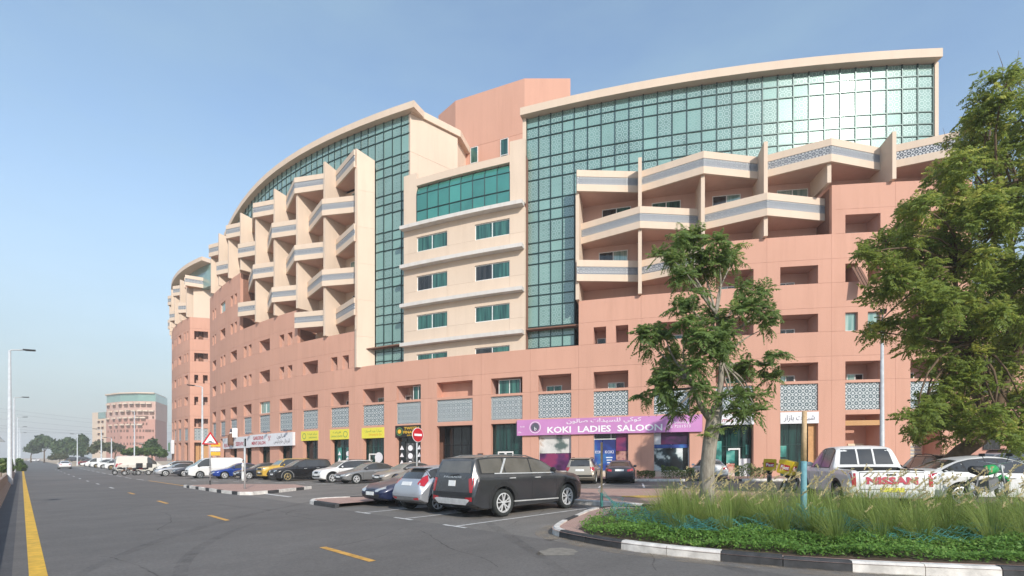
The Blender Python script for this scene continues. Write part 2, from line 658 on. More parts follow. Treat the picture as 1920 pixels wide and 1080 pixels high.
for i, (l, r, kind, top) in enumerate(BAYS):
    t0, t1 = TE[i] + GAP / 2, TE[i + 1] - GAP / 2
    o0, o1 = T(r), T(l)
    # ground and mezzanine storey: piers, beam under the screen, sill above it
    mb = MB()
    zs = [-1.0, 4.62, 4.95, 6.85, 7.045]
    A1.cgrid(mb, [t0, o0, (o0 + o1) / 2, o1, t1], zs, lambda a, b: a in (0, 3) or b in (1, 3), R0 - .42, R0)
    mb.obj('wall_panel', 'peach_paint', bld)
    sc = MB()
    A1.cbox(sc, o0, o1, R0 - .22, R0 - .10, 4.95, 6.85)
    sc.obj('lattice_screen', 'lattice_screen', bld)
    A1.cbox(shell_mb, o0 - .02 * DEG, o1 + .02 * DEG, R0 - .34, R0 - .30, 4.9, 6.9)
    k = 0
    while True:
        jt = JT[k]
        ops = openings(i, k)
        ts = [t0]
        for (a, b, _) in sorted(ops, key=lambda q: -q[1]):
            ts += [T(b), T(a)]
        ts.append(t1)
        mb = MB()
        A1.cgrid(mb, ts, [JB[k] + .006, OT[k], jt - .006], lambda a, b: b == 1 or a % 2 == 0, R0 - .32, R0)
        mb.obj('wall_panel', 'peach_paint', bld)
        for (a, b, kd) in ops:
            lo = JB[k]
            if (i, k) in ((14, 0),):      # a glazed opening with curtains
                make_window(A1, T(b), T(a), R0 - .2, lo, OT[k], bld, ['light_window'])
                continue
            if (i, k) in ((1, 1),):
                make_window(A1, T(b), T(a), R0 - .2, lo, OT[k], bld, ['light_window'], split=1, mat='steel')
                continue
            if (i, k) in ((17, 4),):
                make_window(A1, T(b), T(a), R0 - .15, lo, OT[k], bld, ['light_window'], split=1)
                continue
            if (i, k) in ((7, 0), (9, 0)):
                mbx = MB()
                A1.shell(mbx, T(b) + .01 * DEG, T(a) - .01 * DEG, R0 - .3, R0 - 1.5, lo, OT[k] - .01)
                mbx.obj('loggia', 'loggia_shade_lift', bld)
                w = T(a) - T(b)
                if i == 7:
                    make_window(A1, T(b) + w * .12, T(b) + w * .82, R0 - .5, lo, OT[k] - .08, bld, ['green_window'])
                else:
                    make_window(A1, T(b) + w * .02, T(b) + w * .45, R0 - .5, lo, OT[k] - .05, bld, ['green_window'])
                    make_window(A1, T(b) + w * .70, T(b) + w * .98, R0 - 1.2, lo, lo + .55, bld, ['dark_window'], split=1)
                continue
            if (i, k) == (8, 0):
                mbx = MB()
                A1.shell(mbx, T(b) + .01 * DEG, T(a) - .01 * DEG, R0 - .3, R0 - .9, lo, OT[k] - .01)
                mbx.obj('loggia', 'peach_paint', bld)
                continue
            loggia(A1, T(b), T(a), lo, OT[k], bld, kd)
        zt = JB[k + 1]
        mb = MB()
        A1.cbox(mb, t0, t1, R0 - .32, R0, jt + .006, min(zt, 99) - .006)
        mb.obj('wall_panel', 'peach_paint', bld)
        k += 1
        if abs(zt - top) < .1: break
# dark backing that shows in the joints, roof deck of every podium step
for i, (l, r, kind, top) in enumerate(BAYS):
    t0, t1 = TE[i], TE[i + 1]
    A1.cbox(shell_mb, t0, t1, R0 - 3.2, R0 - 1.64, -1, top - .06)
    A1.cbox(shell_mb, t0, t1, R0 - 1.7, R0 - .36, top - .22, top - .1)
    for j in range(0, 6):
        if JB[j] < top:
            A1.cbox(shell_mb, t0, t1, R0 - 1.66, R0 - .325, JT[j] - .05, JT[j] + .05)
    for te in (t0, t1):
        A1.cbox(shell_mb, te - .012 * DEG, te + .012 * DEG, R0 - 1.66, R0 - .325, -1, top - .08)
shell_mb.obj('backing_wall', 'sill_gap', bld)
# right hand end wall of the podium
mb = MB()
A1.cbox(mb, TE[0] - .3 * DEG, TE[0] - .01 * DEG, R0 - 16, R0 - .02, -1, 20.7)
mb.obj('end_wall', 'peach_paint', bld)
mb = MB()
A1.cbox(mb, TE[-1] + .01 * DEG, TE[-1] + .3 * DEG, R0 - 16, R0 - .02, -1, 24.1)
mb.obj('end_wall', 'peach_paint', bld)

# ---- curtain walls -------------------------------------------------
RG = R0 - .98
GT_R = 29.55                       # top of the right hand glass
def roof_l(t):                     # the left block's eaves sink towards its far end
    a = (t - T(770)) / (T(425) - T(770))
    return 33.65 + 1.5 * a - .3 * a * a - 2.7 * a ** 4
def roof_r(t):
    return 29.95
def curtain(cols, z_top, z_bot, name, indiv, rows_from):
    """mullion grid as a part, panes as its sub-parts; z_top is a function of t, z_bot gives the lowest glass per column"""
    pat = [.86, .86, 1.70]
    mb = MB()
    panes = []
    zs = [rows_from]
    k = 0
    while zs[-1] > 9.5:
        zs.append(zs[-1] - pat[k % 3])
        k += 1
    mw = .035
    first = None
    for c, (ta, tb) in enumerate(zip(cols, cols[1:])):
        tm = (ta + tb) / 2
        lo = z_bot(tm)
        zt = z_top(tm)
        off = zt - rows_from
        A1.cbox(mb, ta - mw * DEG, ta + mw * DEG, RG - .12, RG + .05, lo, lambda t: z_top(t))
        for q in range(len(zs) - 1):
            z1, z0 = zs[q] + off, zs[q + 1] + off
            if z1 <= lo + .05: break
            z0 = max(z0, lo)
            if abs(z0 - lo) > .02:
                A1.cbox(mb, ta + mw * DEG, tb - mw * DEG, RG - .12, RG + .04, z0 - mw, z0 + mw)
            panes.append((ta, tb, z0 + mw, z1 - mw, c, q))
    A1.cbox(mb, cols[-1] - mw * DEG, cols[-1] + mw * DEG, RG - .12, RG + .05, lo, lambda t: z_top(t))
    w = mb.obj(name, 'dark_frame', bld)
    rest = MB()
    for (ta, tb, z0, z1, c, q) in panes:
        tilt = (random.random() - .5) * .012
        lean = (random.random() - .5) * .016
        g = MB() if indiv(c, q) else rest
        m = mw * DEG
        ids = [g.vert(A1.P(t, RG + rr, z), (R0 * t, z)) for t, rr, z in
               ((tb - m, -.02 - tilt - lean, z0), (ta + m, -.02 + tilt - lean, z0), (ta + m, -.02 + tilt + lean, z1), (tb - m, -.02 - tilt + lean, z1))]
        ids2 = [g.vert(A1.P(t, RG - .06, z), (R0 * t, z)) for t, z in ((tb - m, z0), (ta + m, z0), (ta + m, z1), (tb - m, z1))]
        g.face(ids)
        g.face(ids2[::-1])
        for e in range(4):
            g.face((ids[(e + 1) % 4], ids[e], ids2[e], ids2[(e + 1) % 4]))
        if g is not rest:
            g.obj('pane', 'curtain_glass', w)
    if rest.f:
        stuff(rest.obj('glazing', 'curtain_glass', w))
    return w
colsR = [T(x, RG) for x in (1749,)]
t77, t1749 = T(1077, RG), T(1749, RG)
colsR = [t1749 + (t77 - t1749) * k / 24 for k in range(25)] + [T(x, RG) for x in (1055, 1032.6, 1010.4, 988)]
curtain(colsR, lambda t: GT_R + .0 * t, lambda t: 10.3 if t > T(1081, RG) else 22.36, 'curtain_wall', lambda c, q: True, GT_R)
t704, t770 = T(704, RG), T(770, RG)
nl = 34
tl_end = T(424, RG)
colsL = [t770 + (t704 - t770) * k / 4 for k in range(5)] + [t704 + (tl_end - t704) * (k + 1) / nl for k in range(nl)]
curtain(colsL, lambda t: roof_l(t) - .62, lambda t: 10.3 if t < t704 + .01 * DEG else 29.2, 'curtain_wall',
        lambda c, q: c < 4 or (c < 12 and False), 33.65 - .62)
# blank walls behind the glass so that nothing shines through
mb = MB()
A1.cbox(mb, t1749, T(1081, RG), RG - 2, RG - .3, 22.2, GT_R)
A1.cbox(mb, T(1080, RG), T(988, RG), RG - 2, RG - .3, 10, GT_R)
A1.cbox(mb, t704, tl_end, RG - 2, RG - .3, 29.0, lambda t: roof_l(t) - .65)
A1.cbox(mb, t770, t704, RG - 2, RG - .3, 10, lambda t: roof_l(t) - .65)
mb.obj('inner_wall', 'dark_interior', bld)

# ---- roof canopies (cream fascia) -----------------------------------
mb = MB()
A1.cbox(mb, T(1768, R0 - .4), T(975, R0 - .4), R0 - 9, R0 - .40, GT_R + .02, GT_R + .62)
mb.obj('roof', 'cream_paint', bld)
mb = MB()
A1.cbox(mb, T(776, R0 - .4), T(419.5, R0 - .4), R0 - 7, R0 - .40, lambda t: roof_l(t) - .6, lambda t: roof_l(t))
mb.obj('roof', 'cream_paint', bld)
# cream strip closing the right end of the glass and its returning wall, and the inner end
mb = MB()
A1.cbox(mb, T(1757.5, RG), T(1750.3, RG), RG - 8, RG + .12, 20.5, GT_R)
mb.obj('end_wall', 'cream_paint', bld)
mb = MB()
A1.cbox(mb, T(987.3, RG), T(981, RG), RG - 8, RG + .16, 10.3, GT_R)
mb.obj('end_wall', 'cream_paint', bld)
# cream flank of the left block: slants back from the glass to the tower
def W(px, Y):
    return Vector(((px - 960) / F * Y, Y, 0))
tk = T(770.5, RG)
pa = Vector(A1.P(tk, RG + .1, 0))
pb = W(858, 47.6)
pc = pb + Vector((2.0, 8.0, 0))
pd = pa + Vector((-1.0, 9.5, 0))
zt = 33.0
mb = MB()
dirw = (pb - pa).normalized()
nrm = Vector((dirw.y, -dirw.x, 0))
for k in range(6):
    z0, z1 = 12.3 + k * STOREY, min(zt + ZB, 12.3 + (k + 1) * STOREY - .02)
    if z0 > zt: break
    m2 = MB()
    m2.prism([(pa.x, pa.y), (pb.x, pb.y), (pb.x - nrm.x * .3, pb.y - nrm.y * .3), (pa.x - nrm.x * .3, pa.y - nrm.y * .3)], z0 + gz(pa.x), z1 + gz(pa.x))
    m2.obj('wall_panel', 'cream_paint', bld)
mb.prism([(pa.x - .1, pa.y + .35), (pb.x - .1, pb.y + .35), (pc.x, pc.y), (pd.x, pd.y)], 5, zt - .1)
mb.obj('inner_wall', 'cream_paint', bld)
mb = MB()
e = nrm * .22
mb.prism([(pa.x + e.x - dirw.x * .05, pa.y + e.y - dirw.y * .05), (pb.x + e.x + dirw.x * .2, pb.y + e.y + dirw.y * .2), (pc.x + .4, pc.y), (pd.x, pd.y)],
         lambda x, y: zt + ZB + gz(x), lambda x, y: zt + ZB + gz(x) + .62)
mb.obj('roof', 'cream_paint', bld)

# ---- penthouse stair tower -------------------------------------------
tw = [W(822, 53.0), W(854, 50.8), W(983.5, 47.8), W(1069.5, 47.8), W(1069.5, 47.8) + Vector((1, 9, 0)), W(822, 53.0) + Vector((4, 9, 0))]
tz = 38.6
levels = [10, 26.5, 29.9, 33.3, tz]
for za, zb in zip(levels, levels[1:]):
    mb = MB()
    mb.prism([(p.x, p.y) for p in tw], za + .012, zb - .012)
    mb.obj('tower_wall', 'peach_paint', bld)
mb = MB()
cx, cy = sum(p.x for p in tw) / 6, sum(p.y for p in tw) / 6
mb.prism([(cx + (p.x - cx) * .985, cy + (p.y - cy) * .985) for p in tw], 9.9, tz - .1)
mb.obj('inner_wall', 'sill_gap', bld)
dt = (tw[2] - tw[1])
dl = dt.length
dt.normalize()
dn = Vector((dt.y, -dt.x, 0))
for px, zc0, zc1 in ((889.5, 31.4, 33.2), (946, 31.4, 33.2)):
    k = (px - 960) / F
    # point on the tower face seen at that column
    den = dt.x - k * dt.y
    u = (k * tw[1].y - tw[1].x) / den
    c = tw[1] + dt * u
    mb = MB()
    ang = math.atan2(dt.y, dt.x)
    cz = (zc0 + zc1) / 2
    for sx in (-1, 1):
        q = c + dt * sx * .40 + dn * .03
        mb.box((q.x, q.y, cz), (.05, .1, zc1 - zc0), ang)
    for zz in (zc0, zc1, zc0 + .22):
        q = c + dn * .03
        mb.box((q.x, q.y, zz), (.85, .1, .05), ang)
    f = mb.obj('window', 'white_frame', bld)
    g = MB()
    q = c + dn * .012
    g.box((q.x, q.y, cz), (.76, .03, zc1 - zc0 - .05), ang)
    g.obj('window_pane', 'green_window', f)

# ---- cream centre block ----------------------------------------------
RC = R0 - .06
tL, tR = T(757, RC), T(984, RC)
cw = [T(757, RC), T(781, RC), T(838.5, RC), T(890, RC), T(955.5, RC), T(984, RC)][::-1]   # right to left
LEDGE = [21.95, 18.53, 15.11, 11.69]
g = .011 * DEG
for j, zl in enumerate(LEDGE):
    wt, wb = zl - .72, zl - 2.02
    # window band with two holes
    m2 = MB()
    A1.cgrid(m2, cw, [wb, wt, zl - .01], lambda a, b: b == 1 or a in (0, 2, 4), RC - .3, RC)
    m2.obj('wall_panel', 'cream_paint', bld)
    for a, b in ((cw[1], cw[2]), (cw[3], cw[4])):
        make_window(A1, a, b, RC - .10, wb, wt, bld, ['green_window', random.choice(['green_window', 'green_window', 'green_window', 'dark_window'])], frame=.07)
    if j < 3:
        for a, b in ((cw[0], cw[1]), (cw[1], cw[3]), (cw[3], cw[5])):
            m2 = MB()
            A1.cbox(m2, a + g / 2, b - g / 2, RC - .3, RC, LEDGE[j + 1] + .02, wb - .012)
            m2.obj('wall_panel', 'cream_paint', bld)
    m2 = MB()
    A1.cbox(m2, T(979, R0 + .5), T(749.5, R0 + .5), R0 - .1, R0 + .55, zl, zl + .30)
    m2.obj('ledge', 'white_paint', bld)
mb = MB()
A1.cbox(mb, tR, tL, RC - 3, RC - .31, 9.5, 26.2)
mb.obj('inner_wall', 'sill_gap', bld)
# side piers, parapet and the curved bay window of the top storey
for a, b, z0, z1 in ((cw[4], cw[5], 22.27, 26.9), (cw[0], cw[1], 22.27, 27.4), (cw[1], cw[4], 25.75, 26.35), (cw[1], cw[4], 22.27, 22.42)):
    m2 = MB()
    A1.cbox(m2, a + .002 * DEG, b - .002 * DEG, RC - .31, RC, z0, z1)
    m2.obj('wall_panel', 'cream_paint', bld)
prof = [(RC - .02, 22.45), (RC - .02, 23.5), (RC - .02, 24.95), (RC - .06, 25.25), (RC - .16, 25.5), (RC - .30, 25.72)]
nb = 8
bw = MB()
A1.cbox(bw, cw[1], cw[4], RC - .08, RC + .03, 22.42, 22.50)
A1.cbox(bw, cw[1], cw[4], RC - .08, RC + .03, 23.46, 23.52)
A1.cbox(bw, cw[1], cw[4], RC - .08, RC + .01, 24.92, 24.97)
for k in range(nb + 1):
    t = cw[1] + (cw[4] - cw[1]) * k / nb
    for (ra, za), (rb, zb) in zip(prof, prof[1:]):
        p, q = Vector(A1.P(t, ra, za)), Vector(A1.P(t, rb, zb))
        bw.beam(p, q, .06, .06)
bay = bw.obj('bay_window', 'dark_frame', bld)
for k in range(nb):
    a, b = cw[1] + (cw[4] - cw[1]) * (k + .03) / nb, cw[1] + (cw[4] - cw[1]) * (k + .97) / nb
    for rows in ((0, 1), (1, 2), (2, 3, 4, 5)):
        m2 = MB()
        for r0, r1 in zip(rows, rows[1:]):
            (ra, za), (rb, zb) = prof[r0], prof[r1]
            m2.poly([A1.P(b, ra - .01, za), A1.P(a, ra - .01, za), A1.P(a, rb - .01, zb), A1.P(b, rb - .01, zb)], 0,
                    [(R0 * b, za), (R0 * a, za), (R0 * a, zb), (R0 * b, zb)])
        m2.obj('window_pane', 'bay_glass', bay)

# ---- zigzag balconies ------------------------------------------------
R_END, R_APEX, R_FIN, R_BACK = R0 - .90, R0 + .62, R0 + .35, R0 - 2.1
BAND = .56
def parapet(t0, r0, t1, r1, ztop, parent, arc=A1, tc=None):
    """one straight leg of a prow parapet (t0,r0)-(t1,r1): cream wall with a printed band let into it"""
    p0, p1 = Vector(arc.P(t0, r0, 0)), Vector(arc.P(t1, r1, 0))
    d = (p1 - p0)
    L = d.length
    d.normalize()
    n = Vector((d.y, -d.x, 0))
    if n.y > 0 and abs(n.y) > .2 or (abs(n.y) <= .2 and n.x > 0): n = -n
    th = .16
    mb = MB()
    zs = [ztop - 1.60, ztop - 1.60 + .52, ztop - .50, ztop]
    def slab(a, b, o0, o1, m):
        i = []
        for q, oo in ((p0, o0), (p1, o0), (p1, o1), (p0, o1)):
            for z in (a, b):
                w = q - n * oo
                i.append(m.vert((w.x, w.y, w.z + z), ((q - p0).length, z)))
        for f in ((0, 2, 3, 1), (4, 6, 7, 5), (2, 4, 5, 3), (6, 0, 1, 7), (1, 3, 5, 7), (0, 6, 4, 2)):
            m.face([i[k] for k in f])
    slab(zs[0], zs[1], 0, th, mb)
    slab(zs[2], zs[3], 0, th, mb)
    slab(zs[1], zs[2], .10, th - .01, mb)
    o = mb.obj('parapet', 'cream_paint', parent)
    sb = MB()
    slab(zs[1] + .002, zs[2] - .002, .03, .095, sb)
    sb.obj('lattice_band', 'lattice_band', o)
    return o
def slab_poly(pts, z0, z1, parent, arc=A1):
    mb = MB()
    P = [arc.P(t, r, 0) for t, r in pts]
    n = len(P)
    lo = [mb.vert((p[0], p[1], p[2] + z0)) for p in P]
    hi = [mb.vert((p[0], p[1], p[2] + z1)) for p in P]
    mb.face(lo[::-1])
    mb.face(hi)
    for i in range(n):
        j = (i + 1) % n
        mb.face((lo[i], lo[j], hi[j], hi[i]))
    return mb.obj('balcony_slab', 'balcony_shade_lift', parent)
def fin(t, z0, ztop_front, ztop_back, parent, arc=A1, r_front=None, mat='cream_paint', th=.13, rb=None):
    rf = r_front or R_FIN
    rb = rb or R_BACK - .3
    a = th / arc.r0
    mb = MB()
    ids = []
    for tt in (t - a, t + a):
        for r, z in ((rf, z0), (rf, ztop_front), (rb, ztop_back), (rb, z0)):
            ids.append(mb.vert(arc.P(tt, r, z), (r, z)))
    mb.face(ids[0:4])
    mb.face(ids[4:8][::-1])
    for k in range(4):
        l = (k + 1) % 4
        mb.face((ids[k], ids[4 + k], ids[4 + l], ids[l]))
    return mb.obj('fin_wall', mat, parent)
def balconies(pos, rows, base, arc=A1, parent=bld, windows=True, top_row=None, r_off=0.):
    """pos: angles of the fins; rows: (ztop, parity of the apexes); base(i): podium top right of span i-1..i"""
    RE, RA = R_END + r_off, R_APEX + r_off
    n = len(pos)
    stop = list(pos)
    if arc is A1:
        for i in range(1, n - 1):
            if abs(base(i - 1) - base(i)) > .5:
                te = min(TE, key=lambda q: abs(q - pos[i]))
                stop[i] = te + (.29 if base(i - 1) < base(i) else -.29) / R0 * 0
    for (zt, par) in rows:
        for i in range(n - 1):
            zb = zt - 1.6
            if zb < base(i) - .3: continue
            a, b = pos[i], pos[i + 1]
            ra = RA if i % 2 == par else RE
            rb_ = RA if (i + 1) % 2 == par else RE
            e0 = 0. if i % 2 == par else .13 / arc.r0
            e1 = 0. if (i + 1) % 2 == par else .13 / arc.r0
            if i % 2 != par and abs(stop[i] - a) > 1e-9 and zb - 3 < max(base(i - 1), base(i)): a, e0 = stop[i], 0
            if (i + 1) % 2 != par and i + 1 < n - 1 and abs(stop[i + 1] - b) > 1e-9 and zb - 3 < max(base(i), base(i + 1)): b, e1 = stop[i + 1], 0
            parapet(a + e0, ra, b - e1, rb_, zt, parent, arc)
            i0 = .06
            slab_poly([(a + e0, ra - .17), (a + e0, R_BACK + r_off), (b - e1, R_BACK + r_off), (b - e1, rb_ - .17)], zb + .03, zb + .24, parent, arc)
            if windows and zt < (top_row or 99) - 1:
                w = b - a
                q = loggia_rng.random()
                if q < .88:
                    s0 = a + w * loggia_rng.uniform(.14, .3)
                    make_window(arc, s0, s0 + w * .5, R_BACK + r_off + .08, zb + .6, zb + 3.0, parent,
                                loggia_rng.choice((['green_window', 'dark_window'], ['light_window', 'light_window'], ['green_window', 'green_window'], ['light_window', 'dark_window'])))
    ztop = rows[0][0]
    for i in range(n):
        lo_, z0 = sorted((base(max(i - 1, 0)), base(min(i, n - 2))))
        if z0 - lo_ > .5 and arc is A1:        # side of a podium step
            te = min(TE, key=lambda q: abs(q - pos[i]))
            te += (.15 if base(max(i - 1, 0)) < base(min(i, n - 2)) else -.15) / R0
            fin(te, lo_ - .3, z0, z0, parent, arc, R0 - .005, 'peach_paint', .14, R_BACK - .3)
        z0 += .02
        if i % 2 == rows[0][1]:
            fin(pos[i], z0, ztop - 1.57, ztop - 1.57, parent, arc, R_FIN + r_off, rb=R_BACK + r_off - .3)
        else:
            fin(pos[i], z0, ztop + .32, ztop - .2, parent, arc, R_FIN + r_off, rb=R_BACK + r_off - .3)
# right hand stack: fins at the bay edges
posR = [T(x, R_FIN) for x in (1792, 1677, 1555, 1436, 1318, 1200, 1082.5)]
baseR = lambda i: {0: 20.73, 1: 20.73, 2: 17.31, 3: 17.31, 4: 13.89, 5: 13.89}[i]
balconies(posR, [(23.68, 0), (20.26, 1), (16.84, 0)], baseR, top_row=23.68)
# left hand stack
posL = [T(x, R_FIN) for x in (667.5, 608, 556.5, 514, 479, 450.5, 428, 410, 395.5)]
baseL = lambda i: {0: 13.89, 1: 13.89, 2: 17.31, 3: 17.31, 4: 17.31}.get(i, 24.15)
balconies(posL, [(30.5, 0), (27.08, 1), (23.66, 0), (20.24, 1), (16.82, 0)], baseL, top_row=30.5)
mb = MB()
A1.cbox(mb, posR[0], posR[-1], R_BACK - .5, R_BACK, 13, 22.2)
mb.obj('balcony_wall', 'balcony_shade_lift', bld)
mb = MB()
A1.cbox(mb, posL[0], posL[-1], R_BACK - .5, R_BACK, 13, 28.7)
mb.obj('balcony_wall', 'cream_paint', bld)
# slanted cream end wall of the left stack
q0, q1 = Vector(A1.P(T(668.5, R_FIN), R_FIN, 0)), Vector(A1.P(T(703.5, RG), RG + .06, 0))
mb = MB()
zz = [10.4, 13.3, 16.7, 20.1, 23.5, 26.9]
for za, zb in zip(zz, zz[1:] + [30.7]):
    m2 = MB()
    m2.prism([(q0.x, q0.y), (q1.x, q1.y), (q1.x - .25, q1.y + .25), (q0.x - .25, q0.y + .25)], q0.z + za + .01, (lambda x, y, zb=zb: q0.z + zb - (.75 * (x - q0.x) / (q1.x - q0.x) if zb > 30 else 0)))
    m2.obj('wall_panel', 'cream_paint', bld)
# body of the building behind everything (roof deck, rear)
mb = MB()
A1.cbox(mb, TE[0], TE[-1], R0 - 16, R0 - 7, -1, 29.2)
mb.obj('rear_wall', 'peach_paint', bld)

# ---- shopfronts --------------------------------------------------------
def shopfront(i, z0=.05, z1=4.6, back=.55, cols=3, door=None, glass='shop_glass', frame='dark_frame', transom=3.0, parent=bld):
    l, r = BAYS[i][:2]
    a, b = T(r) + .002 * DEG, T(l) - .002 * DEG
    rr = R0 - back
    mb = MB()
    f = .06
    ts = [a]
    for k in range(cols):
        u0, u1 = a + (b - a) * k / cols, a + (b - a) * (k + 1) / cols
        ts += [u0 + f * DEG * (1 if k == 0 else .5), u1 - f * DEG * (1 if k == cols - 1 else .5)]
    ts.append(b)
    zs = [z0, z0 + f, transom - f / 2, transom + f / 2, z1 - f, z1]
    A1.cgrid(mb, ts, zs, lambda p, q: not (p % 2 == 1 and q in (1, 3)), rr - .08, rr)
    fr = mb.obj('shop_front', frame, parent)
    for k in range(cols):
        for q in (1, 3):
            m2 = MB()
            A1.cbox(m2, ts[1 + 2 * k], ts[2 + 2 * k], rr - .06, rr - .04, zs[q], zs[q + 1])
            m2.obj('shop_glass', glass, fr)
    if door is not None:
        m2 = MB()
        u0 = a + (b - a) * door[0]
        u1 = a + (b - a) * door[1]
        n = door[2]
        tt = []
        for k in range(n):
            v0, v1 = u0 + (u1 - u0) * k / n, u0 + (u1 - u0) * (k + 1) / n
            tt += ([v0] if k == 0 else []) + [v0 + .09 * DEG, v1 - .09 * DEG] + ([v1] if k == n - 1 else [])
        A1.cgrid(m2, tt, [z0, z0 + .15, 2.25, 2.37], lambda p, q: not (p % 2 == 1 and q == 1), rr - .04, rr + .05)
        m2.obj('door', 'white_frame', parent)
    return fr
A_ = lambda px, r=R0: T(px, r)
def flat_panel(px0, px1, r, z0, z1, mat, name, parent, thick=.04):
    m2 = MB()
    A1.cbox(m2, T(px0), T(px1), r - thick, r, z0, z1)
    return m2.obj(name, mat, parent)
shopfront(3, door=(.30, .62, 1), transom=2.5)
shopfront(2, cols=3, transom=2.6)
shopfront(7, door=(.35, .85, 2), transom=2.5)
shopfront(8, cols=4, back=1.3, glass='shop_dark', frame='black_metal')
shopfront(9, back=.35, cols=3, glass='shop_dark', frame='black_metal')
shopfront(10, door=(.55, .9, 1), cols=2)
shopfront(11, cols=2)
for i in (12, 13, 14, 15, 16):
    shopfront(i, cols=2, glass='shop_dark' if i in (12, 13) else 'shop_glass')
for i in (17, 18):
    shopfront(i, cols=1, glass='shop_dark')
for i in (4, 5, 6):
    shopfront(i, z0=.72, cols=2, glass='shop_dark', frame='white_frame', back=.30, transom=3.2)
    flat_panel(BAYS[i][1], BAYS[i][0], R0 - .2, -.5, .70, 'cream_paint', 'stall_riser', bld, .2)
# open porches at the right end
for i, d in ((0, 1.6), (1, 1.6)):
    l, r = BAYS[i][:2]
    mb = MB()
    A1.shell(mb, T(r) + .01 * DEG, T(l) - .01 * DEG, R0 - .4, R0 - d, .0, 4.61)
    mb.obj('porch', 'peach_paint', bld)
    w = T(l) - T(r)
    m2 = MB()
    A1.cbox(m2, T(r) + w * .08, T(r) + w * .55, R0 - d, R0 - d + .06, .0, 2.6)
    dd = m2.obj('door', 'cream_door', bld)
    m2 = MB()
    for k in range(9):
        A1.cbox(m2, T(r) + w * .12, T(r) + w * .51, R0 - d + .065, R0 - d + .09, .25 + k * .25, .40 + k * .25)
    m2.obj('louver', 'steel', dd)
    m2 = MB()
    A1.cbox(m2, T(r) + w * .66, T(r) + w * .97, R0 - d, R0 - d + .06, .0, 2.7)
    m2.obj('shutter', 'steel', bld)
    m2 = MB()
    A1.cbox(m2, T(r), T(l), R0 - .35, R0 - .05, 3.85, 4.2)
    m2.obj('beam', 'ochre_paint', bld)
# warm porch side of the bazaar's second window
flat_panel(1534, 1519, R0 - .3, .05, 4.6, 'orange_interior', 'porch_wall', bld)
# tilted awning panel of one upper window
c0, c1 = Vector(A1.P(T(1598), R0 + .05, 14.9)), Vector(A1.P(T(1604), R0 + .9, 13.2))
mb = MB()
for k in range(3):
    o = Vector((.22 * k, 0, 0))
    mb.beam(c0 + o, c1 + o, .2, .05)
mb.obj('awning_panel', 'rust', bld)
# ------------------------------------------------------------------ ground, road, kerbs, second building, far things
def asphalt(name, col, var, patch):
    n = NT(name)
    c = n.coord()
    fine = n.noise(60, 3, .7, vec=c)
    mid = n.noise(1.3, 5, .6, vec=c)
    big = n.noise(.12, 4, .6, vec=c)
    base = n.mix(n.ramp(mid, .3, .7), [v * (1 - var) for v in col], [v * (1 + var) for v in col])
    base = n.mix(n.math('MULTIPLY', n.ramp(big, .42, .62), patch), base, [v * 1.55 for v in col])
    base = n.mix(n.math('MULTIPLY', n.ramp(fine, .4, .8), .45), base, [v * 1.9 for v in col])
    grit = n.noise(17, 4, .75, vec=c)
    base = n.mix(n.math('MULTIPLY', n.ramp(grit, .46, .66), .42), base, [v * .55 for v in col])
    base = n.mix(n.math('MULTIPLY', n.ramp(n.noise(24, 3, .7, vec=c), .56, .72), .40), base, [v * 2.1 for v in col])
    # dusty tracks along the driving direction
    tr = n.node('ShaderNodeMapping')
    tr.inputs['Rotation'].default_value = (0, 0, R_(45))
    n.link(c, tr.inputs[0])
    st = n.node('ShaderNodeMapping')
    st.inputs['Scale'].default_value = (.9, .03, 1)
    n.link(tr.outputs[0], st.inputs[0])
    base = n.mix(n.math('MULTIPLY', n.ramp(n.noise(1.2, 4, .6, vec=st.outputs[0]), .45, .75), .35), base, [v * .62 for v in col])
    n.set(base, n.math('ADD', .72, n.math('MULTIPLY', fine, .2)), 0, .35)
    n.bump(fine, .35, .008)
asphalt('road_asphalt', (.135, .124, .114), .13, .4)
asphalt('lot_asphalt', (.168, .153, .137), .18, .55)
asphalt('shoulder_asphalt', (.085, .083, .085), .15, .2)
plain('road_yellow', (.72, .42, .035), .7, var=.22, scale=5)
plain('road_orange', (.62, .33, .07), .7, var=.3, scale=7)
plain('road_white', (.62, .60, .57), .7, var=.3, scale=7)
plain('kerb_white', (.66, .62, .57), .8, var=.25, scale=5, bump=.3)
plain('kerb_black', (.045, .045, .047), .8, var=.4, scale=6, bump=.3)
plain('barrier_brown', (.16, .075, .055), .8, var=.3, scale=5)
plain('barrier_cream', (.50, .40, .30), .8, var=.25, scale=5)
plain('sand', (.50, .38, .26), .95, var=.15, scale=.6)
plain('tar', (.028, .028, .030), .6, var=.3, scale=9)
plain('soil', (.10, .07, .045), .95, var=.3, scale=5)
def paver_mat():
    n = NT('pink_pavers')
    br = n.node('ShaderNodeTexBrick')
    br.inputs['Scale'].default_value = 4.5
    br.inputs['Mortar Size'].default_value = .02
    br.inputs['Color1'].default_value = (.42, .25, .20, 1)
    br.inputs['Color2'].default_value = (.50, .31, .26, 1)
    br.inputs['Mortar'].default_value = (.28, .19, .16, 1)
    c = n.coord()
    n.link(c, br.inputs['Vector'])
    t = n.ramp(n.noise(1.5, 4, vec=c), .35, .7)
    n.set(n.mix(n.math('MULTIPLY', t, .4), br.outputs[0], (.48, .36, .28)), .85)
    n.bump(br.outputs[1], .3, .01)
paver_mat()

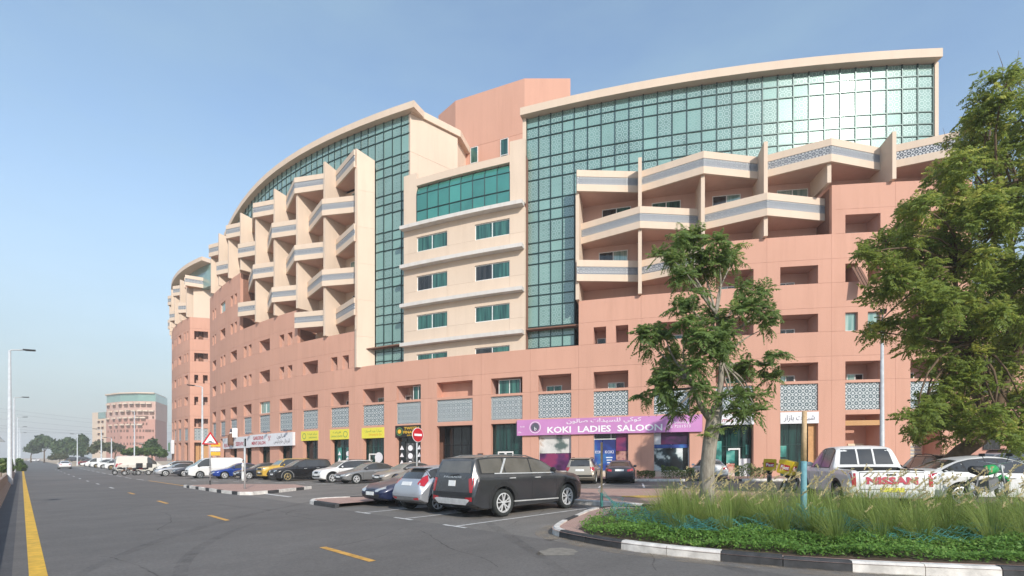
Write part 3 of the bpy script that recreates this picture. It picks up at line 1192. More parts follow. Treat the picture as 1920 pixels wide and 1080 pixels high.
def gzf(dz):
    return lambda x, y: gz(x) + dz
def sheet(name, outline, dz, mat, kind='structure', step=4.0, parent=None):
    """flat-ish polygon laid on the ground, cut finely enough to follow its slope"""
    bm = bmesh.new()
    vs = [bm.verts.new((p[0], p[1], 0)) for p in outline]
    bm.faces.new(vs)
    xs = [p[0] for p in outline]
    for x in (-40, 32):
        if min(xs) < x < max(xs):
            bmesh.ops.bisect_plane(bm, geom=bm.verts[:] + bm.edges[:] + bm.faces[:], plane_co=(x, 0, 0), plane_no=(1, 0, 0))
    for v in bm.verts:
        v.co.z = gz(v.co.x) + dz
    bm.normal_update()
    for f in bm.faces:
        if f.normal.z < 0: f.normal_flip()
    me = bpy.data.meshes.new(name)
    bm.to_mesh(me)
    bm.free()
    me.materials.append(MATS[mat])
    o = link(name, me, parent)
    if kind: o['kind'] = kind
    return o
def strip_ab(a0, a1, b0, b1):
    return [AB(a0, b0), AB(a0, b1), AB(a1, b1), AB(a1, b0)]
sheet('ground', [(-1150, -120), (900, -120), (900, 1150), (-1150, 1150)], -.012, 'sand')
sheet('car_park', [AB(-60, 7.55), AB(-60, 60), AB(150, 40), AB(150, 7.55)], 0, 'lot_asphalt')
sheet('road', strip_ab(-40, 420, -.10, 7.6), .004, 'road_asphalt')
sheet('road_shoulder', strip_ab(-40, 420, -.62, -.10), .004, 'shoulder_asphalt')
road_marks = []
def mark(name, outline, mat, dz=.009):
    o = sheet(name, outline, dz, mat)
    return o
def line_m(name, p, q, w, mat, dz=.009):
    p, q = Vector((p[0], p[1], 0)), Vector((q[0], q[1], 0))
    d = (q - p).normalized()
    s = Vector((-d.y, d.x, 0)) * w / 2
    return mark(name, [p - s, q - s, q + s, p + s], mat, dz)
line_m('edge_line', AB(-10, .18), AB(190, .18), .20, 'road_yellow')
for k in range(-1, 14):
    a = 7.35 + 8.05 * k
    line_m('lane_dash', AB(a, 4.1), AB(a + 1.9, 4.1), .13, 'road_orange' if k < 4 else 'road_white')
line_m('bay_edge_line', AB(36.5, 7.75), AB(52, 7.75), .13, 'road_orange')
for k in range(10):
    line_m('bay_edge_line', AB(54 + k * 7, 7.7), AB(58 + k * 7, 7.7), .12, 'road_white')
# parking bays by the road
for a in (9.55, 11.85, 14.15):
    line_m('bay_line', AB(a, 7.6), AB(a, 13.4), .10, 'road_white')
    line_m('bay_line', AB(a - .45, 7.55), AB(a + .45, 7.55), .10, 'road_white', .013)
line_m('give_way_line', AB(22.8, 8.6), AB(26.4, 8.6), .22, 'road_white')
# bay ends of the middle row and of the row along the shops
for k in range(9):
    p = G(603 - 40 * k, 907 - .9 * k) if k < 7 else None
    if p:
        line_m('bay_line', p + Vector((-.5, .45, 0)), p + Vector((.5, -.45, 0)), .11, 'road_white')
        line_m('bay_line', p, p + Vector((1.6, 1.6, 0)), .11, 'road_white', .013)
for px in (1040, 1122, 1208, 1290):
    p = G(px, 915)
    t = math.atan2(XC - p.x, YC - p.y)
    n = Vector((math.sin(t), math.cos(t), 0))
    line_m('bay_line', p, p + n * 4.2, .11, 'road_white')
    line_m('bay_line', p + Vector((-n.y, n.x, 0)) * .6, p - Vector((-n.y, n.x, 0)) * .6, .11, 'road_white', .013)
# tyre marks, a tar seam and a repair patch on the carriageway
def skid(pts, w, name='tyre_mark', mat='tar', dz=.0075):
    mb = MB()
    rows = []
    P = [AB(*p) for p in pts]
    for i, p in enumerate(P):
        d = (P[min(i + 1, len(P) - 1)] - P[max(i - 1, 0)])
        s = Vector((-d.y, d.x, 0)).normalized() * w / 2 * (.5 + .5 * math.sin(math.pi * (i + .5) / len(P)))
        rows.append([mb.vert((q.x, q.y, gz(q.x) + dz)) for q in (p - s, p + s)])
    for r, q in zip(rows, rows[1:]):
        mb.face((r[0], q[0], q[1], r[1]))
    return structure(mb.obj(name, mat))
n = NT('tyre_black')
c = n.coord()
n.set((.05, .048, .047), .75)
n.b.inputs['Alpha'].default_value = 1.0
n.link(n.math('MULTIPLY', n.ramp(n.noise(2.2, 5, .7, vec=c), .36, .80), .26), n.b.inputs['Alpha'])
skid([(9.8 + .55 * k, .6 + .22 * k + .012 * k * k) for k in range(24)], .30, mat='tyre_black')
skid([(6.9 + .6 * k, 1.5 + .02 * k * k) for k in range(13)], .22, mat='tyre_black')
skid([(15 + .9 * k, 6.2 - .12 * k) for k in range(12)], .2, mat='tyre_black')
skid([(4.5 + .5 * k, 5.6 + .3 * k) for k in range(14)], .26, mat='tyre_black')
skid([(2.5 + .5 * k, 7.4 + .25 * k) for k in range(10)], .5, mat='tyre_black')
n = NT('oil_stain')
n.set((.06, .05, .042), .55)
n.link(n.math('MULTIPLY', n.ramp(n.noise(1.6, 5, .7, vec=n.coord()), .45, .7), .55), n.b.inputs['Alpha'])
def blob(a, b, ra, rb, name, mat, dz, seed):
    q = random.Random(seed)
    pts = [AB(a + ra * math.cos(t) * q.uniform(.75, 1.1), b + rb * math.sin(t) * q.uniform(.75, 1.1)) for t in [2 * math.pi * k / 18 for k in range(18)]]
    return sheet(name, pts[::-1], dz, mat)
for k, (a, b, ra, rb) in enumerate(((6.2, 2.6, .9, .35), (10.6, 9.4, .8, .6), (12.9, 9.8, .7, .6), (6.3, 7.9, .6, .4), (11.0, 11.6, .5, .5), (20, 9.5, 1.2, .8), (24, 14, 1.6, 1.2), (31, 13.6, 1.0, .8))):
    blob(a, b, ra, rb, 'oil_stain', 'oil_stain', .017 + .0006 * k, k)
plain('pale_patch', (.235, .21, .175), .85, var=.2, scale=8)
blob(5.6, 6.75, .35, .45, 'repair_patch', 'pale_patch', .0075, 21)

# sand blown against the kerbs and thin cracks
n = NT('sand_drift')
n.set((.42, .33, .23), .95)
n.link(n.math('MULTIPLY', n.ramp(n.noise(2.6, 6, .7, vec=n.coord()), .40, .72), .6), n.b.inputs['Alpha'])
n = NT('crack')
n.set((.035, .033, .03), .8)
n.link(n.math('MULTIPLY', n.ramp(n.noise(3.0, 4, .6, vec=n.coord()), .30, .6), .38), n.b.inputs['Alpha'])
cr = random.Random(12)
for (a0, b0, ang, m) in ((6, 1.2, .2, 26), (9, 3.2, 1.4, 18), (14, 2.4, .1, 30), (5.5, 5.2, .5, 24), (20, 5.4, 1.2, 22), (12.5, 5.9, .05, 34), (8.6, 8.4, 1.3, 20), (3.6, 6.6, .8, 18)):
    pts = []
    for k in range(m):
        pts.append((a0, b0))
        ang += cr.uniform(-.35, .35) * .6
        a0 += .22 * math.cos(ang)
        b0 += .22 * math.sin(ang)
    skid(pts, .028, 'road_crack', 'crack', .0082)

# ---- kerbs made of single painted stones -------------------------------
def kerb_run(owner, pts, seq, h=.16, w=.16, stone=1.0, z0=0.):
    """kerb stones along a polyline (outer edge on the right-hand side of travel); seq gives the colours"""
    P = [Vector((p[0], p[1], 0)) for p in pts]
    # resample into stones
    L = [0.]
    for a, b in zip(P, P[1:]):
        L.append(L[-1] + (b - a).length)
    def at(s):
        for i in range(len(P) - 1):
            if s <= L[i + 1] or i == len(P) - 2:
                return P[i].lerp(P[i + 1], (s - L[i]) / max(1e-6, L[i + 1] - L[i]))
    n = max(1, round(L[-1] / stone))
    for k in range(n):
        s0, s1 = L[-1] * k / n + .006, L[-1] * (k + 1) / n - .006
        mb = MB()
        rows = []
        hh = h + random.uniform(-.008, .008)
        m = 3 if True else 1
        for j in range(m + 1):
            p = at(s0 + (s1 - s0) * j / m)
            d = (at(min(L[-1], s0 + (s1 - s0) * j / m + .08)) - at(max(0, s0 + (s1 - s0) * j / m - .08))).normalized()
            nn = Vector((-d.y, d.x, 0))
            o = random.uniform(-.004, .004)
            z = gz(p.x) + z0
            rows.append([mb.vert((q.x, q.y, z + zz)) for q, zz in ((p + nn * o, -.1), (p + nn * (o + .012), hh - .035), (p + nn * (o + .045), hh), (p + nn * w, hh), (p + nn * w, -.1))])
        for r, q in zip(rows, rows[1:]):
            for e in range(4):
                mb.face((r[e], r[e + 1], q[e + 1], q[e]))
        mb.face(rows[0])
        mb.face(rows[-1][::-1])
        mb.obj('kerb_stone', 'kerb_white' if seq(k) else 'kerb_black', owner)
def island(name, outline, dz, mat, label=None):
    o = sheet(name, outline, dz, mat)
    return o
def smooth(pts, n=2, closed=False):
    P = [Vector((p[0], p[1], 0)) for p in pts]
    for _ in range(n):
        q = []
        for a, b in zip(P, P[1:] + ([P[0]] if closed else [])):
            q += [a.lerp(b, .25), a.lerp(b, .75)]
        P = q if closed else [P[0]] + q[1:-1] + [P[-1]]
    return P
# planted island in the foreground
nearP = [G(1052, 986), G(1031, 999), G(1045, 1008), G(1150, 1029), G(1265, 1044), G(1372, 1055), G(1512, 1068), G(1662, 1077), G(1920, 1088)]
end = nearP[-1]
nearP.append(end + (nearP[-1] - nearP[-2]) * 3.2)
near = smooth(nearP, 2)
farP = [nearP[-1] + Vector((1.5, 4.2, 0)), Vector((14.5, 10.2, 0)), Vector((9.6, 11.6, 0)), Vector((6.6, 13.4, 0)), Vector((4.4, 14.9, 0)), G(1122, 955), nearP[0]]
far = smooth(farP, 2)
isl_outline = near + far[:-1]
isl = sheet('verge_island', isl_outline[::1], .125, 'pink_pavers')
def kseq_near(k):
    return ((k + 1) // 2) % 2 == 0 if k else True
kerb_run(isl, near, lambda k: (k // 2) % 2 == 0, stone=.86)
kerb_run(isl, far, lambda k: (k // 2) % 2 == 1, stone=1.0)
mb = MB()
rows = []
for i, p in enumerate(near):
    d = (near[min(i + 1, len(near) - 1)] - near[max(i - 1, 0)]).normalized()
    o = Vector((d.y, -d.x, 0))
    rows.append([mb.vert((q.x, q.y, gz(q.x) + zz)) for q, zz in ((p - o * .02, .0125), (p + o * .38, .0115))])
for r, q in zip(rows, rows[1:]):
    mb.face((r[0], r[1], q[1], q[0]))
structure(mb.obj('sand_drift', 'sand_drift'))
# paved apron behind the parked cars
apr = [AB(4.0, 14.0), AB(12.5, 14.0), AB(13.4, 15.0), G(1062, 934), G(1062, 921), G(1262, 921), AB(5.0, 22)]
aprs = sheet('paved_apron', apr, .125, 'pink_pavers')
kerb_run(aprs, [AB(4.0, 14.0), AB(12.3, 14.0)][::-1], lambda k: k % 4 in (1, 2, 3), stone=1.0)
plain('yellow_dust', (.52, .33, .07), .95, var=.3, scale=9)
p = G(1208, 931, .13)
sheet('yellow_sand_patch', [p + Vector((math.cos(t) * 1.0 * random.uniform(.7, 1.1), math.sin(t) * .55 * random.uniform(.7, 1.1), 0)) for t in [2 * math.pi * k / 16 for k in range(16)]], .135, 'yellow_dust')
# island between the near bays and the driveway
i2 = [AB(16.4, 7.75), AB(18.6, 7.75), AB(19.2, 8.2), AB(19.1, 9.2), AB(16.6, 13.3), AB(16.4, 13.3)]
ii = sheet('paved_island', i2, .135, 'pink_pavers')
kerb_run(ii, smooth([AB(16.3, 7.65), AB(18.6, 7.65), AB(19.3, 8.2), AB(19.2, 9.3), AB(16.6, 13.4)], 1)[::-1], lambda k: k % 5 not in (3, 4), stone=.95)
# island by the warning sign
i3 = [AB(36.6, 7.55), AB(26.3, 7.55), AB(25.7, 8.1), AB(28.2, 11.6), AB(31.5, 12.2), AB(36.4, 9.6)]
i3s = sheet('paved_island', i3, .135, 'pink_pavers')
kerb_run(i3s, smooth([AB(36.8, 7.45), AB(26.3, 7.45), AB(25.6, 8.1), AB(28.2, 11.7)], 1)[::-1], lambda k: (k % 3) != 1, stone=.75)
# pavement along the shops with its painted kerb
def ring(t0, t1, r0, r1, dz, mat, name):
    mb = MB()
    n = 40
    rows = []
    for k in range(n + 1):
        t = t0 + (t1 - t0) * k / n
        rows.append([mb.vert((p[0], p[1], gz(p[0]) + dz)) for p in (A1.P(t, r0, 0), A1.P(t, r1, 0))])
    for a, b in zip(rows, rows[1:]):
        mb.face((a[0], a[1], b[1], b[0]))
    return structure(mb.obj(name, mat))
T0, T1 = T(1815) - .08, T(395)
pav = ring(T0, T1, R0 - 1.0, R0 + 4.2, .13, 'pink_pavers', 'pavement')
kp = [A1.P(T1 + (T0 - T1) * k / 60, R0 + 4.34, 0) for k in range(61)]
kerb_run(pav, kp, lambda k: (k // 3) % 2 == 0, stone=1.15)

# ---- roadside barrier on the left ---------------------------------------
bar_t = thing('crash_barrier', 'low concrete barrier painted in slanting brown and cream stripes along the road', 'barrier', AB(30, -.7))
prof_b = [(.0, 0), (.06, .10), (.17, .28), (.22, .80), (.36, .80), (.41, .28), (.52, .10), (.58, 0)]
a = 4.0
k = 0
while a < 92:
    L = .62
    mb = MB()
    sl = .30                       # the stripes lean
    ends = []
    for e in (0, 1):
        row = []
        for (b, z) in prof_b:
            p = AB(a + e * L + sl * (z / .8) - .0, -.55 - b)
            row.append(mb.vert((p.x, p.y, p.z + z)))
        ends.append(row)
    for q in range(len(prof_b) - 1):
        mb.face((ends[0][q], ends[1][q], ends[1][q + 1], ends[0][q + 1]))
    mb.face(ends[0])
    mb.face(ends[1][::-1])
    mb.obj('barrier_block', 'barrier_brown' if k % 2 else 'barrier_cream', bar_t)
    a += L + .004
    k += 1

# ---- second building further along the street -----------------------------
b2 = thing('neighbour_building', 'salmon apartment block with a rounded front standing beyond the left end of the long one', 'building', (-52, 80, 0))
cnr = Vector(((356 - 960) / F * 76.4, 76.4, 0))
th0 = R_(37.0)
RB2 = 46.0
A2 = Arc(cnr.x + RB2 * math.sin(th0), cnr.y + RB2 * math.cos(th0), RB2)
T2 = A2.T
d2 = 1 / RB2
TOP2 = 24.15
tA, tB = th0, th0 + R_(24)
cols2 = []
tt = tA
nbay = 6
for k in range(nbay):
    cols2.append((tt + k * (tB - tA) / nbay, tt + (k + 1) * (tB - tA) / nbay))
sh2 = MB()
for k, (ta, tb) in enumerate(cols2):
    w = tb - ta
    mb = MB()
    A2.cgrid(mb, [ta + .01 * d2, ta + .25 * w, ta + .72 * w, tb - .01 * d2], [-1, 4.62, 4.95, 6.85, 7.05], lambda i, j: i != 1 or j in (1, 3), RB2 - .4, RB2)
    mb.obj('wall_panel', 'peach_paint', b2)
    sc = MB()
    A2.cbox(sc, ta + .25 * w, ta + .72 * w, RB2 - .22, RB2 - .1, 4.95, 6.85)
    sc.obj('lattice_screen', 'lattice_screen', b2)
    sc = MB()
    A2.cbox(sc, ta + .25 * w, ta + .72 * w, RB2 - .9, RB2 - .6, -1, 4.62)
    sc.obj('shop_front', 'shop_glass' if k != 1 else 'orange_interior', b2)
    for s in range(5):
        wide = (k + s // 3) % 2 == 0
        ops = [(.25, .72)] if (wide or s == 0) else [(.2, .36), (.58, .74)]
        ts = [ta + .01 * d2]
        for (u, v) in ops:
            ts += [ta + u * w, ta + v * w]
        ts.append(tb - .01 * d2)
        mb = MB()
        A2.cgrid(mb, ts, [JB[s] + .01, OT[s], JT[s] - .01], lambda i, j: j == 1 or i % 2 == 0, RB2 - .3, RB2)
        mb.obj('wall_panel', 'peach_paint', b2)
        for (u, v) in ops:
            m2 = MB()
            A2.shell(m2, ta + u * w + .01 * d2, ta + v * w - .01 * d2, RB2 - .28, RB2 - 1.3, JB[s], OT[s] - .01)
            lo = m2.obj('loggia', 'loggia_shade_lift', b2)
        mb = MB()
        A2.cbox(mb, ta + .01 * d2, tb - .01 * d2, RB2 - .3, RB2, JT[s] + .01, JB[s + 1] - .01)
        mb.obj('wall_panel', 'peach_paint', b2)
    A2.cbox(sh2, ta, tb, RB2 - 3, RB2 - 1.35, -1, TOP2 - .05)
sh2.obj('backing_wall', 'sill_gap', b2)
# flat end facing the camera: goes right and a little back
pe0 = Vector(A2.P(tA - .002, RB2, 0))
dirE = Vector((.955, .295, 0))
nE = Vector((dirE.y, -dirE.x, 0))
def end_grid(us, zs, solid, thick, mat, name, off=0.):
    mb = MB()
    key = {}
    def V(i, j, o):
        if (i, j, o) not in key:
            p = pe0 + dirE * us[i] + nE * (off - (0 if o else thick))
            key[(i, j, o)] = mb.vert((p.x, p.y, zs[j] + pe0.z + ZB * 0), (us[i], zs[j]))
        return key[(i, j, o)]
    ni, nj = len(us) - 1, len(zs) - 1
    ok = lambda i, j: 0 <= i < ni and 0 <= j < nj and solid(i, j)
    for i in range(ni):
        for j in range(nj):
            if not ok(i, j): continue
            mb.face((V(i, j, 1), V(i + 1, j, 1), V(i + 1, j + 1, 1), V(i, j + 1, 1)))
            if not ok(i - 1, j): mb.face((V(i, j, 0), V(i, j, 1), V(i, j + 1, 1), V(i, j + 1, 0)))
            if not ok(i + 1, j): mb.face((V(i + 1, j, 1), V(i + 1, j, 0), V(i + 1, j + 1, 0), V(i + 1, j + 1, 1)))
            if not ok(i, j - 1): mb.face((V(i, j, 0), V(i + 1, j, 0), V(i + 1, j, 1), V(i, j, 1)))
            if not ok(i, j + 1): mb.face((V(i, j + 1, 1), V(i + 1, j + 1, 1), V(i + 1, j + 1, 0), V(i, j + 1, 0)))
    return mb.obj(name, mat, b2)
U = [0, .55, 2.45, 9.0]
end_grid(U, [-1, 4.62, 4.95, 6.85, 7.05], lambda i, j: i != 1 or j in (1, 3), .35, 'peach_paint', 'wall_panel')
end_grid([.55, 2.45], [4.95, 6.85], lambda i, j: True, .1, 'lattice_screen', 'lattice_screen', -.12)
end_grid([.5, 2.5], [-1, 4.62], lambda i, j: True, .1, 'ochre_paint', 'porch_wall', -.9)
for s in range(5):
    if s in (1, 2):
        us = [0, .55, 1.1, 1.75, 2.4, 9.0]
        sol = lambda i, j: j == 1 or i % 2 == 0
    else:
        us = [0, .55, 2.45, 9.0]
        sol = lambda i, j: j == 1 or i != 1
    end_grid(us, [JB[s] + .01, OT[s], JT[s] - .01], sol, .3, 'peach_paint', 'wall_panel')
    end_grid([us[0], us[-1]], [JT[s] + .01, JB[s + 1] - .01], lambda i, j: True, .3, 'peach_paint', 'wall_panel')
end_grid([.02, 8.9], [-1, TOP2 - .1], lambda i, j: True, .2, 'loggia_shade_lift', 'inner_wall', -1.2)
end_grid([.45, 8.9], [TOP2 - .02, 27.5, 30.0], lambda i, j: True, .3, 'cream_paint', 'wall_panel', .02)
pos2 = [tA + .4 * d2] + [tA + (tB - tA) * (k + 1) / nbay for k in range(nbay)]
balconies(pos2, [(30.26, 0), (26.84, 1)], lambda i: TOP2, arc=A2, parent=b2, windows=False, r_off=RB2 - R0)
# the wide prow on the corner
c0_ = pe0 + dirE * 2.9 + nE * .25
c1_ = pe0 + dirE * -.35 + nE * 1.1
mb = MB()
for (z0, z1, o) in ((28.66, 29.2, 0), (29.76, 30.26, 0)):
    mb.beam(c0_ + Vector((0, 0, (z0 + z1) / 2)), c1_ + Vector((0, 0, (z0 + z1) / 2)), .16, z1 - z0)
pr = mb.obj('parapet', 'cream_paint', b2)
mb = MB()
Lb = (c1_ - c0_).length
fo = Vector((nE.x, nE.y, 0)) * .05
mb.poly([c1_ + fo + Vector((0, 0, 29.2)), c0_ + fo + Vector((0, 0, 29.2)), c0_ + fo + Vector((0, 0, 29.76)), c1_ + fo + Vector((0, 0, 29.76))], 0, [(0, 29.2), (Lb, 29.2), (Lb, 29.76), (0, 29.76)])
mb.beam(c0_ - fo + Vector((0, 0, 29.48)), c1_ - fo + Vector((0, 0, 29.48)), .08, .56)
mb.obj('lattice_band', 'lattice_band', pr)
mb = MB()
q0_, q1_ = pe0 + dirE * 3 - nE * .3, pe0 - dirE * .2 - nE * .3
mb.prism([(c0_.x, c0_.y), (q0_.x, q0_.y), (q1_.x, q1_.y), (c1_.x, c1_.y)][::-1], pe0.z + 28.7, pe0.z + 28.9)
mb.obj('balcony_slab', 'ochre_paint', b2)
mb = MB()
A2.cbox(mb, tA + .3 * d2, tB, RB2 - 3, RB2 - 2.3, 23, 31)
mb.obj('balcony_wall', 'cream_paint', b2)
mb = MB()
A2.cbox(mb, tA - 4.0 * d2, tB, RB2 - 2, RB2 - 1.2, 28.6, 32.4)
mb.obj('glazing', 'curtain_glass', b2)
mb = MB()
A2.cbox(mb, tA - 4.2 * d2, tB, RB2 - 6, RB2 + .1, 32.0, 32.6)
mb.obj('roof', 'cream_paint', b2)
mb = MB()
mb.prism([(pe0.x, pe0.y + 1.5), (pe0.x + 8.3, pe0.y + 4.0), (pe0.x + 14, pe0.y + 16), (pe0.x - 2, pe0.y + 22)], -1, 23)
mb.obj('rear_wall', 'peach_paint', b2)

# ---- far block across the junction -----------------------------------------
wall_mat('pink_pale', (.60, .40, .33))
def far_block():
    Y = 250.0
    X = lambda px: (px - 960) / F * Y
    Z = lambda py: CAMH + (HOR - py) * Y / F
    t = thing('distant_building', 'distant pink block with a green glass top storey beyond the roadside trees', 'building', (X(250), Y, 0))
    faces = [(199, 250, 6, 0), (250, 291, 0, 0)]
    # front wing 199..291 slightly bowed, right flank 291..312
    def D(px, dy):
        return ((px - 960) / F * (Y + dy), Y + dy)
    pts = [D(199, 9), D(225, 2), D(258, 0), D(291, 1.5), D(313, 22), D(225, 45)]
    m = MB()
    m.prism(pts, -3, Z(786))
    m.obj('wall', 'pink_far', t)
    m = MB()
    m.prism([(x, y + .3) for x, y in pts], Z(786), Z(752))
    m.obj('upper_wall', 'pink_pale', t)
    m = MB()
    m.prism([(x * 1.0, y + .35) for x, y in pts], Z(752), Z(737.5))
    m.obj('glass_storey', 'curtain_glass', t)
    m = MB()
    m.prism([(x, y - .8) for x, y in pts], Z(737.5), Z(735.5))
    m.obj('roof', 'cream_paint', t)
    m = MB()
    m.prism([D(212, 10), D(246, 10), D(246, 25), D(212, 25)], Z(738), Z(732))
    m.obj('roof_house', 'pink_far', t)
    def on(px):
        for (a, b) in zip(pts[:3], pts[1:4]):
            k = (px - 960) / F
            den = (b[0] - a[0]) - k * (b[1] - a[1])
            u = (k * a[1] - a[0]) / den
            if -.01 <= u <= 1.01:
                return Vector((a[0] + u * (b[0] - a[0]), a[1] + u * (b[1] - a[1]), 0)), math.atan2(b[1] - a[1], b[0] - a[0])
        return Vector((X(px), Y, 0)), 0
    q = random.Random(5)
    for r, py in enumerate((756, 770, 783, 796)):
        for px in range(203 + (r % 2) * 5, 290 - (r // 2) * 16, 11):
            p, an = on(px)
            m = MB()
            z = Z(py)
            m.box((p.x, p.y - .45, z), (2.3, .9, .75), an)
            b = m.obj('parapet', 'cream_paint', t)
            m = MB()
            m.box((p.x, p.y - .02, z - 1.15), (2.0, .3, 1.3), an)
            m.obj('window', 'rust', t)
    for r, py in enumerate((782, 794.5, 807.5, 820, 832)):
        for px in range(203, 290, 6):
            if r < 2 and px < 288 - (r + 1) * 34: continue
            if q.random() < .2: continue
            p, an = on(px)
            m = MB()
            m.box((p.x, p.y - .02, Z(py)), (q.choice((.6, .6, 1.3)), .3, 1.25), an)
            m.obj('window', 'rust', t)
    # stepped left wing in paler paint
    m = MB()
    ptl = [D(173, 18), D(199, 11), D(204, 40), D(180, 45)]
    m.prism(ptl, -3, Z(768))
    m.obj('side_wing', 'cream_paint', t)
    m = MB()
    m.prism([D(184, 14.6), D(198, 10.9), D(200, 20), D(186, 24)], Z(781), Z(768.5))
    m.obj('glass_storey', 'curtain_glass', t)
    for py in (786, 798, 810, 822):
        for px in (186, 193):
            m = MB()
            p = Vector((*D(px, 18 - 7 * (px - 173) / 26), Z(py)))
            m.box((p.x, p.y - .5, p.z + .5), (1.9, 1.4, .6), -.3)
            m.obj('parapet', 'cream_paint', t)
            m = MB()
            m.box((p.x, p.y - .05, p.z - .5), (1.5, .4, 1.1), -.3)
            m.obj('window', 'rust', t)
far_block()
# pink block glimpsed behind the big tree on the right
t = thing('side_street_building', 'pink apartment block half hidden behind the big tree on the right', 'building', (62, 62, 0))
m = MB()
m.prism([(54, 66), (54.2, 58), (80, 52), (86, 66)], -1, 22)
m.obj('wall', 'pink_far', t)
for k in range(6):
    for s in range(6):
        p = Vector((54.2, 58, 0)).lerp(Vector((80, 52, 0)), (k + .5) / 6.5)
        m = MB()
        m.box((p.x, p.y, 3.2 + s * 3.3), (1.6, .3, 1.3), math.atan2(-6, 25.8))
        m.obj('window', 'dark_window', t)
# ------------------------------------------------------------------ vehicles
def paint(name, col, rough=.32, metal=.0, dust=.25):
    n = NT(name)
    c = n.coord()
    geo = n.n.new('ShaderNodeNewGeometry')
    sp = n.n.new('ShaderNodeSeparateXYZ')
    n.link(geo.outputs['Normal'], sp.inputs[0])
    up = n.ramp(sp.outputs[2], -.2, 1.0)
    t = n.math('MULTIPLY', n.math('MULTIPLY', n.math('ADD', .45, n.math('MULTIPLY', n.ramp(n.noise(3.0, 5, .6, vec=c), .3, .75), .55)), n.math('ADD', .06, n.math('POWER', up, 2.2))), dust)
    n.set(n.mix(t, col, (.46, .40, .33)), n.math('ADD', rough, n.math('MULTIPLY', t, .5)), metal, .5, .35)
    return n.m
paint('paint_graphite', (.060, .064, .074), .22, .55, .85)
paint('paint_silver_blue', (.47, .49, .53), .3, .45, .15)
paint('paint_navy', (.012, .02, .065), .25, .2, .22)
paint('paint_grey', (.25, .25, .25), .3, .4, .22)
paint('paint_sand_grey', (.32, .29, .26), .35, .3, .35)
paint('paint_white', (.74, .73, .71), .3, 0, .12)
paint('paint_cream', (.66, .63, .56), .4, 0, .2)
paint('paint_black', (.012, .012, .014), .22, .2, .14)
paint('paint_yellow', (.58, .36, .05), .35, 0, .15)
paint('paint_dark_blue_grey', (.03, .035, .05), .3, .3, .2)
paint('paint_blue', (.01, .045, .26), .25, .2, .08)
paint('paint_silver', (.52, .52, .53), .28, .5, .12)
paint('paint_beige', (.42, .37, .30), .35, .4, .25)
paint('paint_red', (.25, .015, .02), .3, 0, .2)
paint('paint_brown', (.07, .045, .035), .35, .2, .35)
def car_glass(name, col, dust):
    n = NT(name)
    t = n.math('MULTIPLY', n.math('ADD', .55, n.math('MULTIPLY', n.ramp(n.noise(2.0, 4, .6, vec=n.coord()), .3, .8), .45)), dust)
    n.set(n.mix(t, col, (.42, .38, .32)), n.math('ADD', .05, n.math('MULTIPLY', t, .7)), 0, .9)
car_glass('glass_dark', (.018, .02, .022), .12)
car_glass('glass_dusty', (.04, .038, .034), .34)
car_glass('glass_pale', (.14, .20, .19), .2)
plain('tyre_rubber', (.024, .027, .026), .85, var=.3, scale=15)
plain('rim_alloy', (.72, .72, .72), .38, .35)
plain('rim_dark', (.06, .06, .06), .4, .5)
plain('rim_gold', (.55, .42, .2), .4, .5)
plain('arch_black', (.02, .02, .02), .8)
plain('trim_black', (.022, .022, .023), .6)
plain('trim_grey', (.16, .16, .16), .5)
plain('chrome', (.78, .78, .77), .3, .45)
plain('plate_white', (.78, .78, .76), .5)
plain('plate_yellow', (.75, .70, .08), .5)
plain('plate_frame', (.30, .29, .27), .5)
NTq = NT('lamp_red'); NTq.set((.42, .012, .02), .15, 0, .8, .5)
NTq = NT('lamp_clear'); NTq.set((.55, .56, .55), .12, .25, .8, .5)
NTq = NT('lamp_amber'); NTq.set((.7, .25, .03), .2, 0, .8)

def interp(tab, s):
    if s <= tab[0][0]: return tab[0][1]
    for (a, va), (b, vb) in zip(tab, tab[1:]):
        if s <= b: return va + (vb - va) * (s - a) / (b - a)
    return tab[-1][1]

